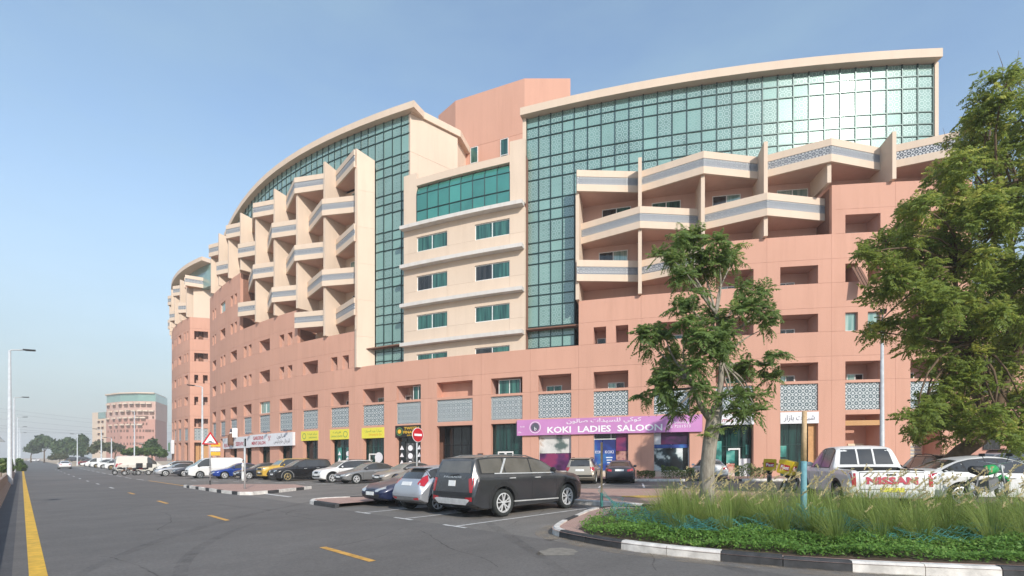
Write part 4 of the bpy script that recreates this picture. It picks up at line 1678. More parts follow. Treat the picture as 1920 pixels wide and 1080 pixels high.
class CarBuilder:
    """surface of revolution-free lofted body; all trims are patches projected onto the body"""
    def __init__(c, k):
        c.k = k
        c.L, c.W = k['L'], k['W']
        c.top, c.belt = k['top'], k['belt']
        L, w = c.L, c.W / 2
        fr, rr = k.get('nose', .72), k.get('tail', .82)
        c.wid = [(0, w * fr), (.07, w * (fr + .10)), (.28, w * .955), (.75, w), (L - .9, w), (L - .30, w * .97), (L - .07, w * (rr + .07)), (L, w * rr)]
        c.bot = [(0, .34), (.25, k.get('clr', .22)), (L - .4, k.get('clr', .22)), (L, .40)]
        c.rw = k['rw']
        c.parts = []
        c.build_body()
    def ring(c, s):
        w, zb, zt = interp(c.wid, s), interp(c.bot, s), interp(c.top, s)
        zl = min(interp(c.belt, s), zt - .02)
        wr = min(interp(c.rw, s) * c.W / 2, w * .97)
        cr = .045 if zt - zl > .15 else .02
        h = zl - zb
        return [(0, zb), (.80 * w, zb), (.955 * w, zb + .05), (.978 * w, zb + .34 * h), (.988 * w, zb + .62 * h), (w, zl - min(.10, .22 * h)), (.945 * w, zl),
                (wr, zt - cr), (.62 * wr, zt - .010), (0, zt)]
    def build_body(c):
        L = c.L
        ss = sorted(set([round(x, 3) for x in [0, .06, .2, .45] + [p[0] for p in c.top] + [p[0] for p in c.belt] + [L - .45, L - .2, L - .06, L]]))
        out = [ss[0]]
        for s in ss[1:]:
            if s - out[-1] < .045: continue
            while s - out[-1] > .62: out.append(out[-1] + .5 * (s - out[-1]) if s - out[-1] < 1.1 else out[-1] + .5)
            out.append(s)
        out[-1] = L
        v, f = [], []
        rows = []
        for s in out:
            r = c.ring(s)
            pts = r + [(-y, z) for y, z in r[-2:0:-1]]
            rows.append(list(range(len(v), len(v) + len(pts))))
            v += [(L / 2 - s, y, z) for y, z in pts]
        n = len(rows[0])
        for a, b in zip(rows, rows[1:]):
            for i in range(n):
                j = (i + 1) % n
                f.append((a[i], a[j], b[j], b[i]))
        f.append(tuple(rows[0][::-1]))
        f.append(tuple(rows[-1]))
        me = bpy.data.meshes.new('body')
        me.from_pydata(v, [], f)
        bm = bmesh.new()
        bm.from_mesh(me)
        bmesh.ops.recalc_face_normals(bm, faces=bm.faces)
        cl = bm.edges.layers.float.new('crease_edge')
        m = len(c.ring(0))
        vi = {x: i % n for r in rows for i, x in enumerate(r)}
        bm.verts.ensure_lookup_table()
        for e in bm.edges:
            a, b = vi[e.verts[0].index], vi[e.verts[1].index]
            if a == b and a in (6, n - 6): e[cl] = .7
            if a == b and a in (7, n - 7): e[cl] = .55
            if a == b and a in (5, n - 5): e[cl] = .5
            if a == b and a in (1, 2, n - 1, n - 2): e[cl] = .5
        bm.to_mesh(me)
        bm.free()
        o = bpy.data.objects.new('tmp_body', me)
        COL.objects.link(o)
        sm = o.modifiers.new('s', 'SUBSURF')
        sm.levels = 2
        dg = bpy.context.evaluated_depsgraph_get()
        c.base = bpy.data.meshes.new_from_object(o.evaluated_get(dg))
        c.bvh = BVHTree.FromPolygons([x.co[:] for x in c.base.vertices], [tuple(p.vertices) for p in c.base.polygons])
        # wheel arches (and the load bed of a pickup) are cut out
        R = c.k['R']
        cut = MB()
        for s in c.k['axles']:
            for sd in (-1, 1):
                cut.cyl((L / 2 - s, sd * (c.W / 2 - .05), R + .015), R * 1.15, .62, 28, axis='y')
        if 'bed' in c.k:
            s0, s1, z0, hw = c.k['bed']
            cut.box((L / 2 - (s0 + s1) / 2, 0, z0 + 1.0), (s1 - s0, hw * 2, 2.0))
        cm = cut.mesh('cut', 'arch_black')
        co = bpy.data.objects.new('tmp_cut', cm)
        COL.objects.link(co)
        b = bpy.data.objects.new('tmp_b', c.base.copy())
        COL.objects.link(b)
        b.data.materials.append(MATS['paint_white'])
        b.data.materials.append(MATS['arch_black'])
        bo = b.modifiers.new('b', 'BOOLEAN')
        bo.object = co
        bo.operation = 'DIFFERENCE'
        bo.solver = 'EXACT'
        bo.material_mode = 'TRANSFER'
        dg = bpy.context.evaluated_depsgraph_get()
        me = bpy.data.meshes.new_from_object(b.evaluated_get(dg))
        me.name = 'body'
        me.polygons.foreach_set('use_smooth', [True] * len(me.polygons))
        for x in (o, co, b):
            bpy.data.objects.remove(x)
        me.set_sharp_from_angle(angle=R_(42))
        c.body = me
        c.add('body', me)
    def add(c, name, mesh, paint_slot=True, sub=None, key=None):
        c.parts.append((name, mesh, paint_slot, sub, key))
    def hit(c, p, d):
        r = c.bvh.ray_cast(Vector(p), Vector(d))
        if r[0] is None:
            r = c.bvh.find_nearest(Vector(p) + Vector(d) * 3)
        return r[0], r[1]
    def project(c, poly, view, eps=.006, cell=.10, side=1):
        """project a 2D outline onto the body; view: side (x,z), front/rear (y,z), top (x,y)"""
        bm = bmesh.new()
        bm.faces.new([bm.verts.new((p[0], p[1], 0)) for p in poly])
        us = [p[0] for p in poly]
        vs = [p[1] for p in poly]
        for ax, lo, hi in ((0, min(us), max(us)), (1, min(vs), max(vs))):
            n = int((hi - lo) / cell)
            for k in range(1, n + 1):
                x = lo + (hi - lo) * k / (n + 1)
                co = (x, 0, 0) if ax == 0 else (0, x, 0)
                no = (1, 0, 0) if ax == 0 else (0, 1, 0)
                bmesh.ops.bisect_plane(bm, geom=bm.verts[:] + bm.edges[:] + bm.faces[:], plane_co=co, plane_no=no)
        pts, nrm = [], []
        for v in bm.verts:
            u, w = v.co.x, v.co.y
            if view == 'side':
                q, n_ = c.hit((u, side * 3, w), (0, -side, 0))
            elif view == 'front':
                q, n_ = c.hit((5, u, w), (-1, 0, 0))
            elif view == 'rear':
                q, n_ = c.hit((-5, u, w), (1, 0, 0))
            else:
                q, n_ = c.hit((u, w, 4), (0, 0, -1))
            pts.append(q + n_ * eps)
        for v, q in zip(bm.verts, pts):
            v.co = q
        bm.normal_update()
        out = {'side': Vector((0, side, 0)), 'front': Vector((1, 0, 0)), 'rear': Vector((-1, 0, 0)), 'top': Vector((0, 0, 1))}[view]
        if sum((f.normal.dot(out) for f in bm.faces), 0.) < 0:
            bmesh.ops.reverse_faces(bm, faces=bm.faces[:])
        # give it a rim that sinks into the body
        ed = [e for e in bm.edges if e.is_boundary]
        r = bmesh.ops.extrude_edge_only(bm, edges=ed)
        for v in [g for g in r['geom'] if isinstance(g, bmesh.types.BMVert)]:
            v.co -= out * (eps + .02)
        return bm
    def patch(c, name, polys, view, mat, eps=.006, cell=.10, sides=(1,), sub=None, paint_slot=False):
        """one mesh per call and side"""
        for sd in sides:
            me = bpy.data.meshes.new(name)
            tot = bmesh.new()
            for poly in polys:
                pl = poly if view == 'side' or sd == 1 else [(-p[0], p[1]) for p in poly] if view != 'top' else [(p[0], -p[1]) for p in poly]
                b = c.project(pl, view, eps, cell, sd)
                t = bpy.data.meshes.new('t')
                b.to_mesh(t)
                b.free()
                tot.from_mesh(t)
                bpy.data.meshes.remove(t)
            tot.to_mesh(me)
            tot.free()
            me.materials.append(MATS[mat])
            for p in me.polygons: p.use_smooth = True
            me.set_sharp_from_angle(angle=R_(40))
            c.add(name, me, paint_slot, sub)
    def X(c, s):
        return c.L / 2 - s
    def glasshouse(c, splits, mat='glass_dark', lo=.035, hi=.085, gap=.05, frame=None):
        """side windows between the belt line and the roof edge"""
        S_ = [splits[0] - .03 + (splits[-1] - splits[0] + .06) * i / 30 for i in range(31)]
        S_ = [s for s in S_ if interp(c.top, s) - hi - (interp(c.belt, s) + lo) > .02]
        poly = [(c.X(s), interp(c.belt, s) + lo - .022) for s in S_] + [(c.X(s), interp(c.top, s) - hi + .012) for s in S_[::-1]]
        c.patch('window_surround', [poly], 'side', 'trim_black', .003, .15, (1, -1))
        for a, b in zip(splits, splits[1:]):
            n = 12
            S_ = [a + gap / 2 + (b - a - gap) * i / n for i in range(n + 1)]
            S_ = [s for s in S_ if interp(c.top, s) - hi - (interp(c.belt, s) + lo) > .05]
            if len(S_) < 2: continue
            bottom = [(c.X(s), interp(c.belt, s) + lo) for s in S_]
            topp = [(c.X(s), interp(c.top, s) - hi - .012) for s in S_]
            poly = bottom + topp[::-1]
            c.patch('window', [poly], 'side', mat, .005, .12, (1, -1))
    def wheels(c, rim='rim_alloy', spokes=5, twin=True, hub=False):
        R = c.k['R']
        w = c.k.get('tw', .23)
        ty = MB()
        n = 28
        prof = [(R * .70, -w * .38), (R * .76, -w * .48), (R * .93, -w * .5), (R * .985, -w * .40), (R, -w * .2), (R, w * .2), (R * .985, w * .40), (R * .93, w * .5), (R * .76, w * .48), (R * .70, w * .38)]
        rows = []
        for k in range(n):
            t = 2 * math.pi * k / n
            rows.append([ty.vert((r * math.cos(t), y, r * math.sin(t))) for r, y in prof])
        for k in range(n):
            a, b = rows[k], rows[(k + 1) % n]
            for i in range(len(prof)):
                j = (i + 1) % len(prof)
                ty.face((a[i], b[i], b[j], a[j]))
        tyre = ty.mesh('wheel', 'tyre_rubber', True)
        rm = MB()
        ri = R * .70
        # barrel and dark well behind the spokes
        rm.cyl((0, -.02, 0), ri * .99, w * .5, 24, 1, 'y')
        y = w * .40
        for k in range(24):          # outer lip
            t0, t1 = 2 * math.pi * k / 24, 2 * math.pi * (k + 1) / 24
            q = [rm.vert((r * math.cos(t), yy, r * math.sin(t))) for t in (t0, t1) for r, yy in ((ri * 1.02, y), (ri * .90, y + .008), (ri * .86, y - .05))]
            rm.face((q[0], q[1], q[4], q[3]))
            rm.face((q[1], q[2], q[5], q[4]))
        for k in range(spokes):
            t = 2 * math.pi * (k + .25) / spokes
            offs = (-.16, .16) if twin else (0,)
            for o in offs:
                tt = t + o * (1 if spokes > 6 else 1.5)
                p = Vector((math.cos(t + o * .4) * ri * .16, y - .02, math.sin(t + o * .4) * ri * .16))
                q = Vector((math.cos(tt) * ri * .93, y - .005, math.sin(tt) * ri * .93))
                rm.beam(p, q, ri * (.13 if twin else .2), .03)
        rm.cyl((0, y - .012, 0), ri * .22, .03, 14, 0, 'y')
        rimm = rm.mesh('rim', [rim, 'arch_black'])
        c.wheel_mesh = (tyre, rimm)

def gen_car(kind, k):
    c = CarBuilder(k)
    L, W = c.L, c.W
    X = c.X
    w = W / 2
    c.glasshouse(k['win'], k.get('glass', 'glass_dark'))
    # windscreen: plan outline between the cowl and the roof
    s0, s1 = k['ws']
    def wr(s): return interp(c.rw, s) * w
    c.patch('windscreen', [[(X(s0 + .05), -wr(s0) * .90), (X(s0 + .02), 0), (X(s0 + .05), wr(s0) * .90), (X(s1 - .03), wr(s1) * .92), (X(s1 - .05), 0), (X(s1 - .03), -wr(s1) * .92)]], 'top', k.get('wsglass', 'glass_pale'), .006, .14)
    rg = k['rg']
    if rg[0] == 'top':
        a, b = rg[1:]
        c.patch('rear_window', [[(X(a + .04), -wr(a) * .88), (X(a + .04), wr(a) * .88), (X(b - .05), wr(b) * .86), (X(b - .05), -wr(b) * .86)]], 'top', k.get('rglass', 'glass_dark'), .006, .14)
    else:
        z0, z1, h0, h1 = rg[1:]
        c.patch('rear_window', [[(-h0, z0), (h0, z0), (h1, z1), (-h1, z1)]], 'rear', k.get('rglass', 'glass_dark'), .006, .14)
    for dv in k.get('dividers', ()):
        c.patch('window_bar', [[(dv - .022, rg[1] - .01), (dv + .022, rg[1] - .01), (dv + .022, rg[2] + .01), (dv - .022, rg[2] + .01)]], 'rear', 'paint_white', .012, .2)
    # front end
    zf = interp(c.top, .12)
    hl = k.get('hl', [(.40, zf - .12), (.78, zf - .05), (.80, zf - .14), (.44, zf - .20)])
    c.patch('headlight', [[(p[0] * w, p[1]) for p in hl]], 'front', 'lamp_clear', .008, .08, (1, -1))
    gr = k.get('gr', (.36, zf - .22, zf - .07))
    c.patch('grille', [[(-gr[0] * w, gr[2]), (-gr[0] * w * .85, gr[1]), (gr[0] * w * .85, gr[1]), (gr[0] * w, gr[2])]], 'front', k.get('grmat', 'trim_black'), .008, .12)
    if k.get('bumper_chrome'):
        c.patch('grille_bar', [[(-gr[0] * w * 1.02, gr[2] + .02), (-gr[0] * w * 1.02, gr[2] - .02), (gr[0] * w * 1.02, gr[2] - .02), (gr[0] * w * 1.02, gr[2] + .02)]], 'front', 'chrome', .016, .12)
    zi = k.get('intake', (.36, .46))
    c.patch('air_intake', [[(-.62 * w, zi[0]), (.62 * w, zi[0]), (.70 * w, zi[1]), (-.70 * w, zi[1])]], 'front', 'trim_black', .006, .12)
    fp = k.get('fplate', (zi[1] - .02, .11))
    c.patch('number_plate', [[(-.26, fp[0]), (.26, fp[0]), (.26, fp[0] + fp[1]), (-.26, fp[0] + fp[1])]], 'front', k.get('plate', 'plate_white'), .016, .3)
    # rear end
    tl = k['tl']
    c.patch('tail_light', [[(p[0] * w, p[1]) for p in tl]], 'rear', 'lamp_red', .010, .07, (1, -1))
    if 'tl2' in k:
        c.patch('fog_light', [[(p[0] * w, p[1]) for p in k['tl2']]], 'rear', 'lamp_red', .009, .08, (1, -1))
    rp = k['rplate']
    c.patch('number_plate', [[(-rp[1], rp[0]), (rp[1], rp[0]), (rp[1], rp[0] + rp[2]), (-rp[1], rp[0] + rp[2])]], 'rear', k.get('plate', 'plate_white'), .014, .3)
    if 'rtrim' in k:
        z0, z1 = k['rtrim']
        c.patch('rear_bumper', [[(-.86 * w, z0), (.86 * w, z0), (.90 * w, z1), (-.90 * w, z1)]], 'rear', k.get('rtm', 'trim_black'), .008, .12)
    if 'skid' in k:
        z0, z1 = k['skid']
        c.patch('skid_plate', [[(-.80 * w, z1 - .03), (-.62 * w, z0), (.62 * w, z0), (.80 * w, z1 - .03), (.70 * w, z1), (-.70 * w, z1)]], 'rear', 'chrome' if k.get('skidm') else 'steel', .014, .12)
    # sills, arch trims, seams, handles
    if k.get('clad'):
        zc = k['clad']
        c.patch('sill_trim', [[(X(k['axles'][0] + k['R'] * 1.16), .24), (X(k['axles'][1] - k['R'] * 1.16), .24), (X(k['axles'][1] - k['R'] * 1.16), zc), (X(k['axles'][0] + k['R'] * 1.16), zc)][::-1]], 'side', k.get('cladm', 'trim_black'), .006, .2, (1, -1))
        R = k['R']
        for s in k['axles']:
            m, n = [], 14
            r0, r1 = R * 1.15, R * 1.15 + k.get('archw', .07)
            for i in range(n + 1):
                t = math.pi * (-.06 + 1.12 * i / n)
                m.append((t, r0, r1))
            polys = []
            for (ta, a0, a1), (tb, b0, b1) in zip(m, m[1:]):
                polys.append([(X(s) + r * math.cos(t), R + .015 + r * math.sin(t)) for t, r in ((ta, a0), (ta, a1), (tb, b1), (tb, b0))])
            c.patch('arch_trim', polys, 'side', k.get('cladm', 'trim_black'), .008, .3, (1, -1))
    seams = []
    for s in k.get('seams', []):
        zb = k['clad'] if k.get('clad') else .30
        zt_ = interp(c.belt, s) + .02
        seams.append([(X(s) - .006, zb), (X(s) + .006, zb), (X(s) + .006, zt_), (X(s) - .006, zt_)])
    if seams:
        c.patch('door_seam', seams, 'side', 'trim_black', .003, .15, (1, -1))
    if k.get('chromeline'):
        a, b = k['chromeline']
        n = 16
        pl = [(X(a + (b - a) * i / n), interp(c.belt, a + (b - a) * i / n) + .005) for i in range(n + 1)]
        c.patch('window_trim', [pl + [(x, z + .028) for x, z in pl[::-1]]], 'side', 'chrome', .011, .3, (1, -1))
    if k.get('lowline'):
        a, b, z = k['lowline']
        c.patch('sill_strip', [[(X(a), z), (X(a), z + .035), (X(b), z + .075), (X(b), z + .04)]], 'side', 'chrome', .014, .3, (1, -1))
    for s in k.get('handles', []):
        z = interp(c.belt, s) - .11
        for sd in (1, -1):
            q, nn = c.hit((X(s), sd * 3, z), (0, -sd, 0))
            m = MB()
            m.beam(q + Vector((.11, sd * .018, 0)), q + Vector((-.11, sd * .018, 0)), .035, .03)
            c.add('door_handle', m.mesh('door_handle', k.get('handlem', 'chrome')), False)
    if k.get('pillar'):
        a, b = k['pillar']
        z0, z1 = interp(c.belt, a) + .03, interp(c.top, b) - .10
        c.patch('pillar_trim', [[(X(b), z0), (X(b) + .07, z0), (X(a) + .07, z1), (X(a), z1)]], 'side', 'chrome', .014, .12, (1, -1))
    # mirrors
    sm = k.get('mirror', s0 + .42)
    zb = interp(c.belt, sm) + .09
    for sd in (1, -1):
        q, nn = c.hit((X(sm), sd * 3, zb), (0, -sd, 0))
        bm = bmesh.new()
        bmesh.ops.create_icosphere(bm, subdivisions=2, radius=1)
        for v in bm.verts:
            v.co = Vector((v.co.x * (.075 if v.co.x > 0 else .03), v.co.y * .115, v.co.z * .078)) + q + Vector((.0, sd * .13, .03))
        me = bpy.data.meshes.new('mirror')
        bm.to_mesh(me)
        bm.free()
        for p in me.polygons: p.use_smooth = True
        me.materials.append(MATS['trim_black'])
        c.add('mirror', me, k.get('mirror_paint', True))
    if k.get('rails'):
        a, b = k['rails']
        for sd in (1, -1):
            m = MB()
            n = 6
            pts = []
            for i in range(n + 1):
                s = a + (b - a) * i / n
                q, nn = c.hit((X(s), sd * wr(s) * .93, 4), (0, 0, -1))
                pts.append(q + Vector((0, 0, .045 if 0 < i < n else -.01)))
            m.tube(pts, .018, 6)
            c.add('roof_rail', m.mesh('roof_rail', k.get('railm', 'trim_black'), True), False)
    if k.get('spoiler'):
        s_, z_ = k['spoiler']
        hw = wr(s_) * .95
        m = MB()
        m.prism([(X(s_ - .22), -hw), (X(s_ + .10), -hw * .93), (X(s_ + .10), hw * .93), (X(s_ - .22), hw)], lambda x, y: z_ - .035 - .05 * (X(s_ - .22) - x), lambda x, y: z_ - .02 * (X(s_ - .22) - x) / .3)
        c.add('spoiler', m.mesh('spoiler', 'paint_white'), True)
    if k.get('wiper'):
        z = k['wiper']
        q, nn = c.hit((-5, .02, z), (1, 0, 0))
        m = MB()
        m.beam(q + Vector((-.015, .12, 0)), q + Vector((-.015, -.30, .03)), .02, .02)
        c.add('wiper', m.mesh('wiper', 'trim_black'), False)
    c.wheels(k.get('rim', 'rim_alloy'), k.get('spokes', 5), k.get('twin', True))
    # assemble the prototype
    root = bpy.data.objects.new(kind, None)
    COL.objects.link(root)
    for name, me, ps, sub, key in c.parts:
        o = link(name, me, root)
        if ps:
            o.material_slots[0].link = 'OBJECT'
            o.material_slots[0].material = MATS['paint_white']
            o['painted'] = 1
    R = k['R']
    for s in k['axles']:
        for sd in (1, -1):
            t = link('wheel', c.wheel_mesh[0], root)
            t.location = (X(s), sd * (w - k.get('inset', .125)), R)
            if sd < 0: t.rotation_euler = (0, 0, math.pi)
            rm = link('rim', c.wheel_mesh[1], t)
    return root, c

def sedan_kw(L=4.6, W=1.8, H=1.45, **kw):
    f = L / 4.6
    g = H / 1.45
    d = dict(L=L, W=W, R=.325, axles=(.92 * f, 3.58 * f),
             top=[(0, .58 * g), (.10, .70 * g), (.45 * f, .82 * g), (1.0 * f, .92 * g), (1.28 * f, .96 * g), (2.02 * f, 1.345 * g), (2.35 * f, 1.43 * g), (2.75 * f, 1.45 * g), (3.2 * f, 1.41 * g), (3.50 * f, 1.33 * g), (4.05 * f, 1.07 * g), (4.42 * f, 1.04 * g), (4.54 * f, .98 * g), (4.6 * f, .70 * g)],
             belt=[(0, .55 * g), (.5 * f, .76 * g), (1.28 * f, .905 * g), (2.6 * f, .93 * g), (3.9 * f, .985 * g), (4.6 * f, .70 * g)],
             rw=[(0, .72), (.5, .80), (1.28 * f, .80), (2.02 * f, .66), (2.7 * f, .635), (3.5 * f, .62), (4.05 * f, .72), (4.6 * f, .76)],
             win=(1.45 * f, 2.55 * f, 3.42 * f, 3.95 * f), ws=(1.28 * f, 2.05 * f), rg=('top', 3.42 * f, 4.08 * f),
             tl=[(.50, .86 * g), (.86, .95 * g), (.90, .80 * g), (.52, .75 * g)], rplate=(.78 * g, .26, .11), seams=(1.42 * f, 2.52 * f, 3.45 * f), handles=(2.35 * f, 3.25 * f), rtrim=(.36, .46))
    d.update(kw)
    return d
def suv_kw(L=4.6, W=1.85, H=1.68, **kw):
    f = L / 4.98
    g = H / 1.75
    d = dict(L=L, W=W, R=.36, axles=(.95 * f, 3.85 * f), tail=.86, nose=.76,
             top=[(0, .76 * g), (.10, .94 * g), (.40 * f, 1.04 * g), (1.0 * f, 1.12 * g), (1.30 * f, 1.15 * g), (2.05 * f, 1.62 * g), (2.5 * f, 1.72 * g), (3.4 * f, 1.75 * g), (4.3 * f, 1.72 * g), (4.62 * f, 1.66 * g), (4.78 * f, 1.30 * g), (4.90 * f, 1.08 * g), (4.96 * f, .95 * g), (4.98 * f, .62 * g)],
             belt=[(0, .72 * g), (.5 * f, .96 * g), (1.30 * f, 1.07 * g), (3.0 * f, 1.10 * g), (4.7 * f, 1.14 * g), (4.98 * f, .62 * g)],
             rw=[(0, .76), (.5, .84), (1.30 * f, .84), (2.05 * f, .72), (2.8 * f, .69), (4.4 * f, .68), (4.75 * f, .72), (4.9 * f, .80), (4.98 * f, .84)],
             win=(1.52 * f, 2.62 * f, 3.72 * f, 4.62 * f), ws=(1.30 * f, 2.10 * f), rg=('rear', 1.17 * g, 1.60 * g, .60, .54),
             tl=[(.66, 1.12 * g), (.93, 1.12 * g), (.95, .88 * g), (.78, .86 * g)], rplate=(.86 * g, .26, .12), seams=(1.50 * f, 2.62 * f, 3.72 * f), handles=(2.42 * f, 3.5 * f), rtrim=(.36, .58), clad=.36,
             intake=(.40, .52), spoiler=(4.60 * f, 1.71 * g), wiper=1.20 * g)
    d.update(kw)
    return d
PROTO = {}
def proto(name, kw):
    r, c = gen_car('car', kw)
    PROTO[name] = (r, c, [False])
g_ = 1.0
proto('suv_big', suv_kw(4.98, 1.975, 1.75, R=.40, tail=.93, nose=.80,
      top=[(0, .84), (.06, 1.05), (.35, 1.15), (1.0, 1.23), (1.30, 1.26), (2.02, 1.66), (2.4, 1.73), (3.2, 1.765), (4.2, 1.76), (4.66, 1.72), (4.78, 1.62), (4.87, 1.28), (4.94, 1.10), (4.97, .94), (4.98, .60)],
      belt=[(0, .81), (.5, 1.07), (1.30, 1.175), (3.0, 1.20), (4.75, 1.23), (4.98, .60)],
      rw=[(0, .80), (.5, .86), (1.30, .86), (2.02, .77), (2.6, .75), (4.5, .745), (4.75, .78), (4.9, .86), (4.98, .90)], pillar=(3.62, 3.95), tw=.25, inset=.13, glass='glass_dusty', rglass='glass_dusty', axles=(.93, 3.83), clad=.42, archw=.10, cladm='trim_black',
      tl=[(.72, 1.12), (.88, 1.14), (.90, .96), (.88, .74), (.80, .74), (.76, .92)], tl2=[(.62, .60), (.88, .62), (.88, .50), (.64, .50)], rplate=(.90, .15, .16), rtrim=(.62, .74), rtm='trim_black',
      skid=(.40, .56), skidm=True, chromeline=(1.6, 4.15), lowline=(1.40, 3.40, .36), rails=(2.3, 4.4), railm='trim_grey', rg=('rear', 1.27, 1.60, .72, .63), mirror_paint=False, spokes=5))
proto('hatch', dict(L=3.97, W=1.72, R=.31, axles=(.80, 3.29), tail=.89, nose=.72,
      top=[(0, .60), (.10, .74), (.40, .86), (.80, .95), (1.0, 1.0), (1.80, 1.40), (2.15, 1.47), (2.6, 1.48), (3.2, 1.43), (3.48, 1.37), (3.72, 1.08), (3.85, .98), (3.94, .85), (3.97, .60)],
      belt=[(0, .56), (.5, .80), (1.0, .92), (2.2, .96), (3.5, 1.06), (3.97, .60)],
      rw=[(0, .72), (.5, .82), (1.0, .82), (1.8, .68), (2.4, .65), (3.4, .62), (3.72, .72), (3.97, .8)],
      win=(1.2, 2.35, 3.20, 3.5), ws=(1.0, 1.85), rg=('rear', 1.05, 1.33, .56, .48), tl=[(.66, 1.08), (.74, 1.16), (.88, .98), (.89, .82), (.68, .90)], tl2=[(.55, .46), (.82, .48), (.82, .41), (.56, .41)],
      rplate=(.84, .26, .11), seams=(1.2, 2.35), handles=(2.15, 3.0), handlem='paint_silver_blue', rtrim=(.32, .50), rtm='trim_grey', spoiler=(3.46, 1.43), spokes=7, twin=False))
proto('sedan', sedan_kw(rim='rim_alloy'))
proto('sedan_round', sedan_kw(4.45, 1.74, 1.43, spokes=11, twin=False, R=.33, hl=[(.38, .60), (.74, .73), (.82, .66), (.60, .55), (.42, .54)], gr=(.3, .55, .63), fplate=(.42, .12)))
proto('crossover', suv_kw(4.45, 1.83, 1.64, R=.35, rails=(2.0, 3.9), bumper_chrome=True))
proto('suv', suv_kw(4.65, 1.85, 1.74, R=.37, rails=(2.2, 4.2), cladm='trim_grey', rim='rim_gold', spokes=5, twin=False))
proto('boxy', dict(L=4.3, W=1.88, R=.40, axles=(.82, 3.5), tail=.88, nose=.80, clr=.30,
      top=[(0, .88), (.07, 1.10), (.6, 1.16), (1.15, 1.20), (1.28, 1.22), (1.70, 1.72), (2.1, 1.80), (4.0, 1.80), (4.18, 1.72), (4.24, 1.3), (4.28, 1.1), (4.3, .75)],
      belt=[(0, .85), (.5, 1.08), (1.28, 1.14), (4.1, 1.18), (4.3, .75)], rw=[(0, .80), (.5, .90), (1.28, .90), (1.7, .82), (2.2, .80), (4.1, .78), (4.3, .86)],
      win=(1.4, 2.5, 3.2, 3.9), ws=(1.28, 1.72), rg=('rear', 1.22, 1.64, .5, .45), tl=[(.74, 1.05), (.92, 1.05), (.92, .80), (.74, .80)], rplate=(.75, .26, .12), seams=(1.4, 2.5), handles=(2.35,), clad=.46, rtrim=(.45, .62),
      hl=[(.52, .98), (.74, .98), (.74, .84), (.52, .84)], gr=(.76, .82, 1.0), intake=(.46, .62), spokes=6, twin=False, rim='rim_dark'))
proto('van', dict(L=4.9, W=1.72, R=.33, axles=(.95, 3.6), tail=.90, nose=.80,
      top=[(0, .76), (.06, .96), (.35, 1.12), (.50, 1.17), (1.20, 1.82), (1.55, 1.95), (2.5, 1.98), (4.4, 1.97), (4.72, 1.90), (4.84, 1.4), (4.88, 1.0), (4.9, .6)],
      belt=[(0, .72), (.35, 1.02), (1.2, 1.12), (4.5, 1.14), (4.9, .6)], rw=[(0, .78), (.5, .90), (1.2, .84), (1.8, .82), (4.5, .82), (4.9, .88)],
      win=(.78, 1.85), ws=(.46, 1.22), rg=('rear', 1.2, 1.7, .6, .55), tl=[(.80, 1.2), (.94, 1.2), (.94, .8), (.80, .8)], rplate=(.7, .26, .11), seams=(.85, 1.9, 3.1), handles=(1.75,), handlem='trim_black', rtrim=(.36, .52),
      hl=[(.5, .80), (.82, .86), (.82, .70), (.52, .68)], gr=(.46, .68, .80), intake=(.36, .60), mirror=.85, rim='steel', spokes=8, twin=False, mirror_paint=False))
proto('high_van', dict(L=5.4, W=1.9, R=.34, axles=(.98, 4.2), tail=.90, nose=.78,
      top=[(0, .76), (.06, .96), (.45, 1.16), (.70, 1.24), (1.5, 2.05), (1.9, 2.26), (2.6, 2.32), (4.9, 2.30), (5.2, 2.22), (5.34, 1.5), (5.38, 1.0), (5.4, .6)],
      belt=[(0, .72), (.45, 1.08), (1.5, 1.18), (5.1, 1.2), (5.4, .6)], rw=[(0, .78), (.6, .88), (1.5, .80), (2.2, .76), (5.0, .76), (5.4, .86)],
      win=(.98, 1.95), ws=(.66, 1.52), rg=('rear', 1.3, 1.9, .6, .55), tl=[(.82, 1.3), (.94, 1.3), (.94, .8), (.82, .8)], rplate=(.7, .26, .11), seams=(1.0, 2.0, 3.3), handles=(1.85,), handlem='trim_black', rtrim=(.36, .52), mirror=1.05, rim='steel', spokes=8, twin=False, mirror_paint=False))
proto('pickup', dict(L=5.3, W=1.85, R=.37, axles=(.95, 4.15), tail=.965, nose=.76, clr=.36, bed=(3.72, 5.20, .78, .74),
      top=[(0, .86), (.08, 1.04), (.5, 1.13), (1.1, 1.19), (1.35, 1.22), (2.05, 1.70), (2.4, 1.79), (3.1, 1.80), (3.42, 1.76), (3.56, 1.5), (3.66, 1.20), (3.75, 1.14), (5.18, 1.13), (5.27, 1.09), (5.3, .70)],
      belt=[(0, .82), (.5, 1.02), (1.35, 1.10), (3.5, 1.12), (5.1, 1.08), (5.3, .68)], rw=[(0, .76), (.5, .86), (1.35, .86), (2.05, .74), (2.6, .72), (3.4, .72), (3.66, .88), (3.8, .93), (5.3, .93)],
      win=(1.6, 2.6, 3.42), ws=(1.35, 2.1), rg=('rear', 1.24, 1.68, .66, .58), dividers=(-.2, .2), tl=[(.85, 1.04), (.945, 1.04), (.945, .70), (.85, .70)], rplate=(.56, .26, .11), plate='plate_yellow', seams=(1.55, 2.6, 3.5), handles=(2.45, 3.3), clad=.46, rtrim=(.42, .56), rtm='chrome', rim='steel', spokes=6, twin=False))

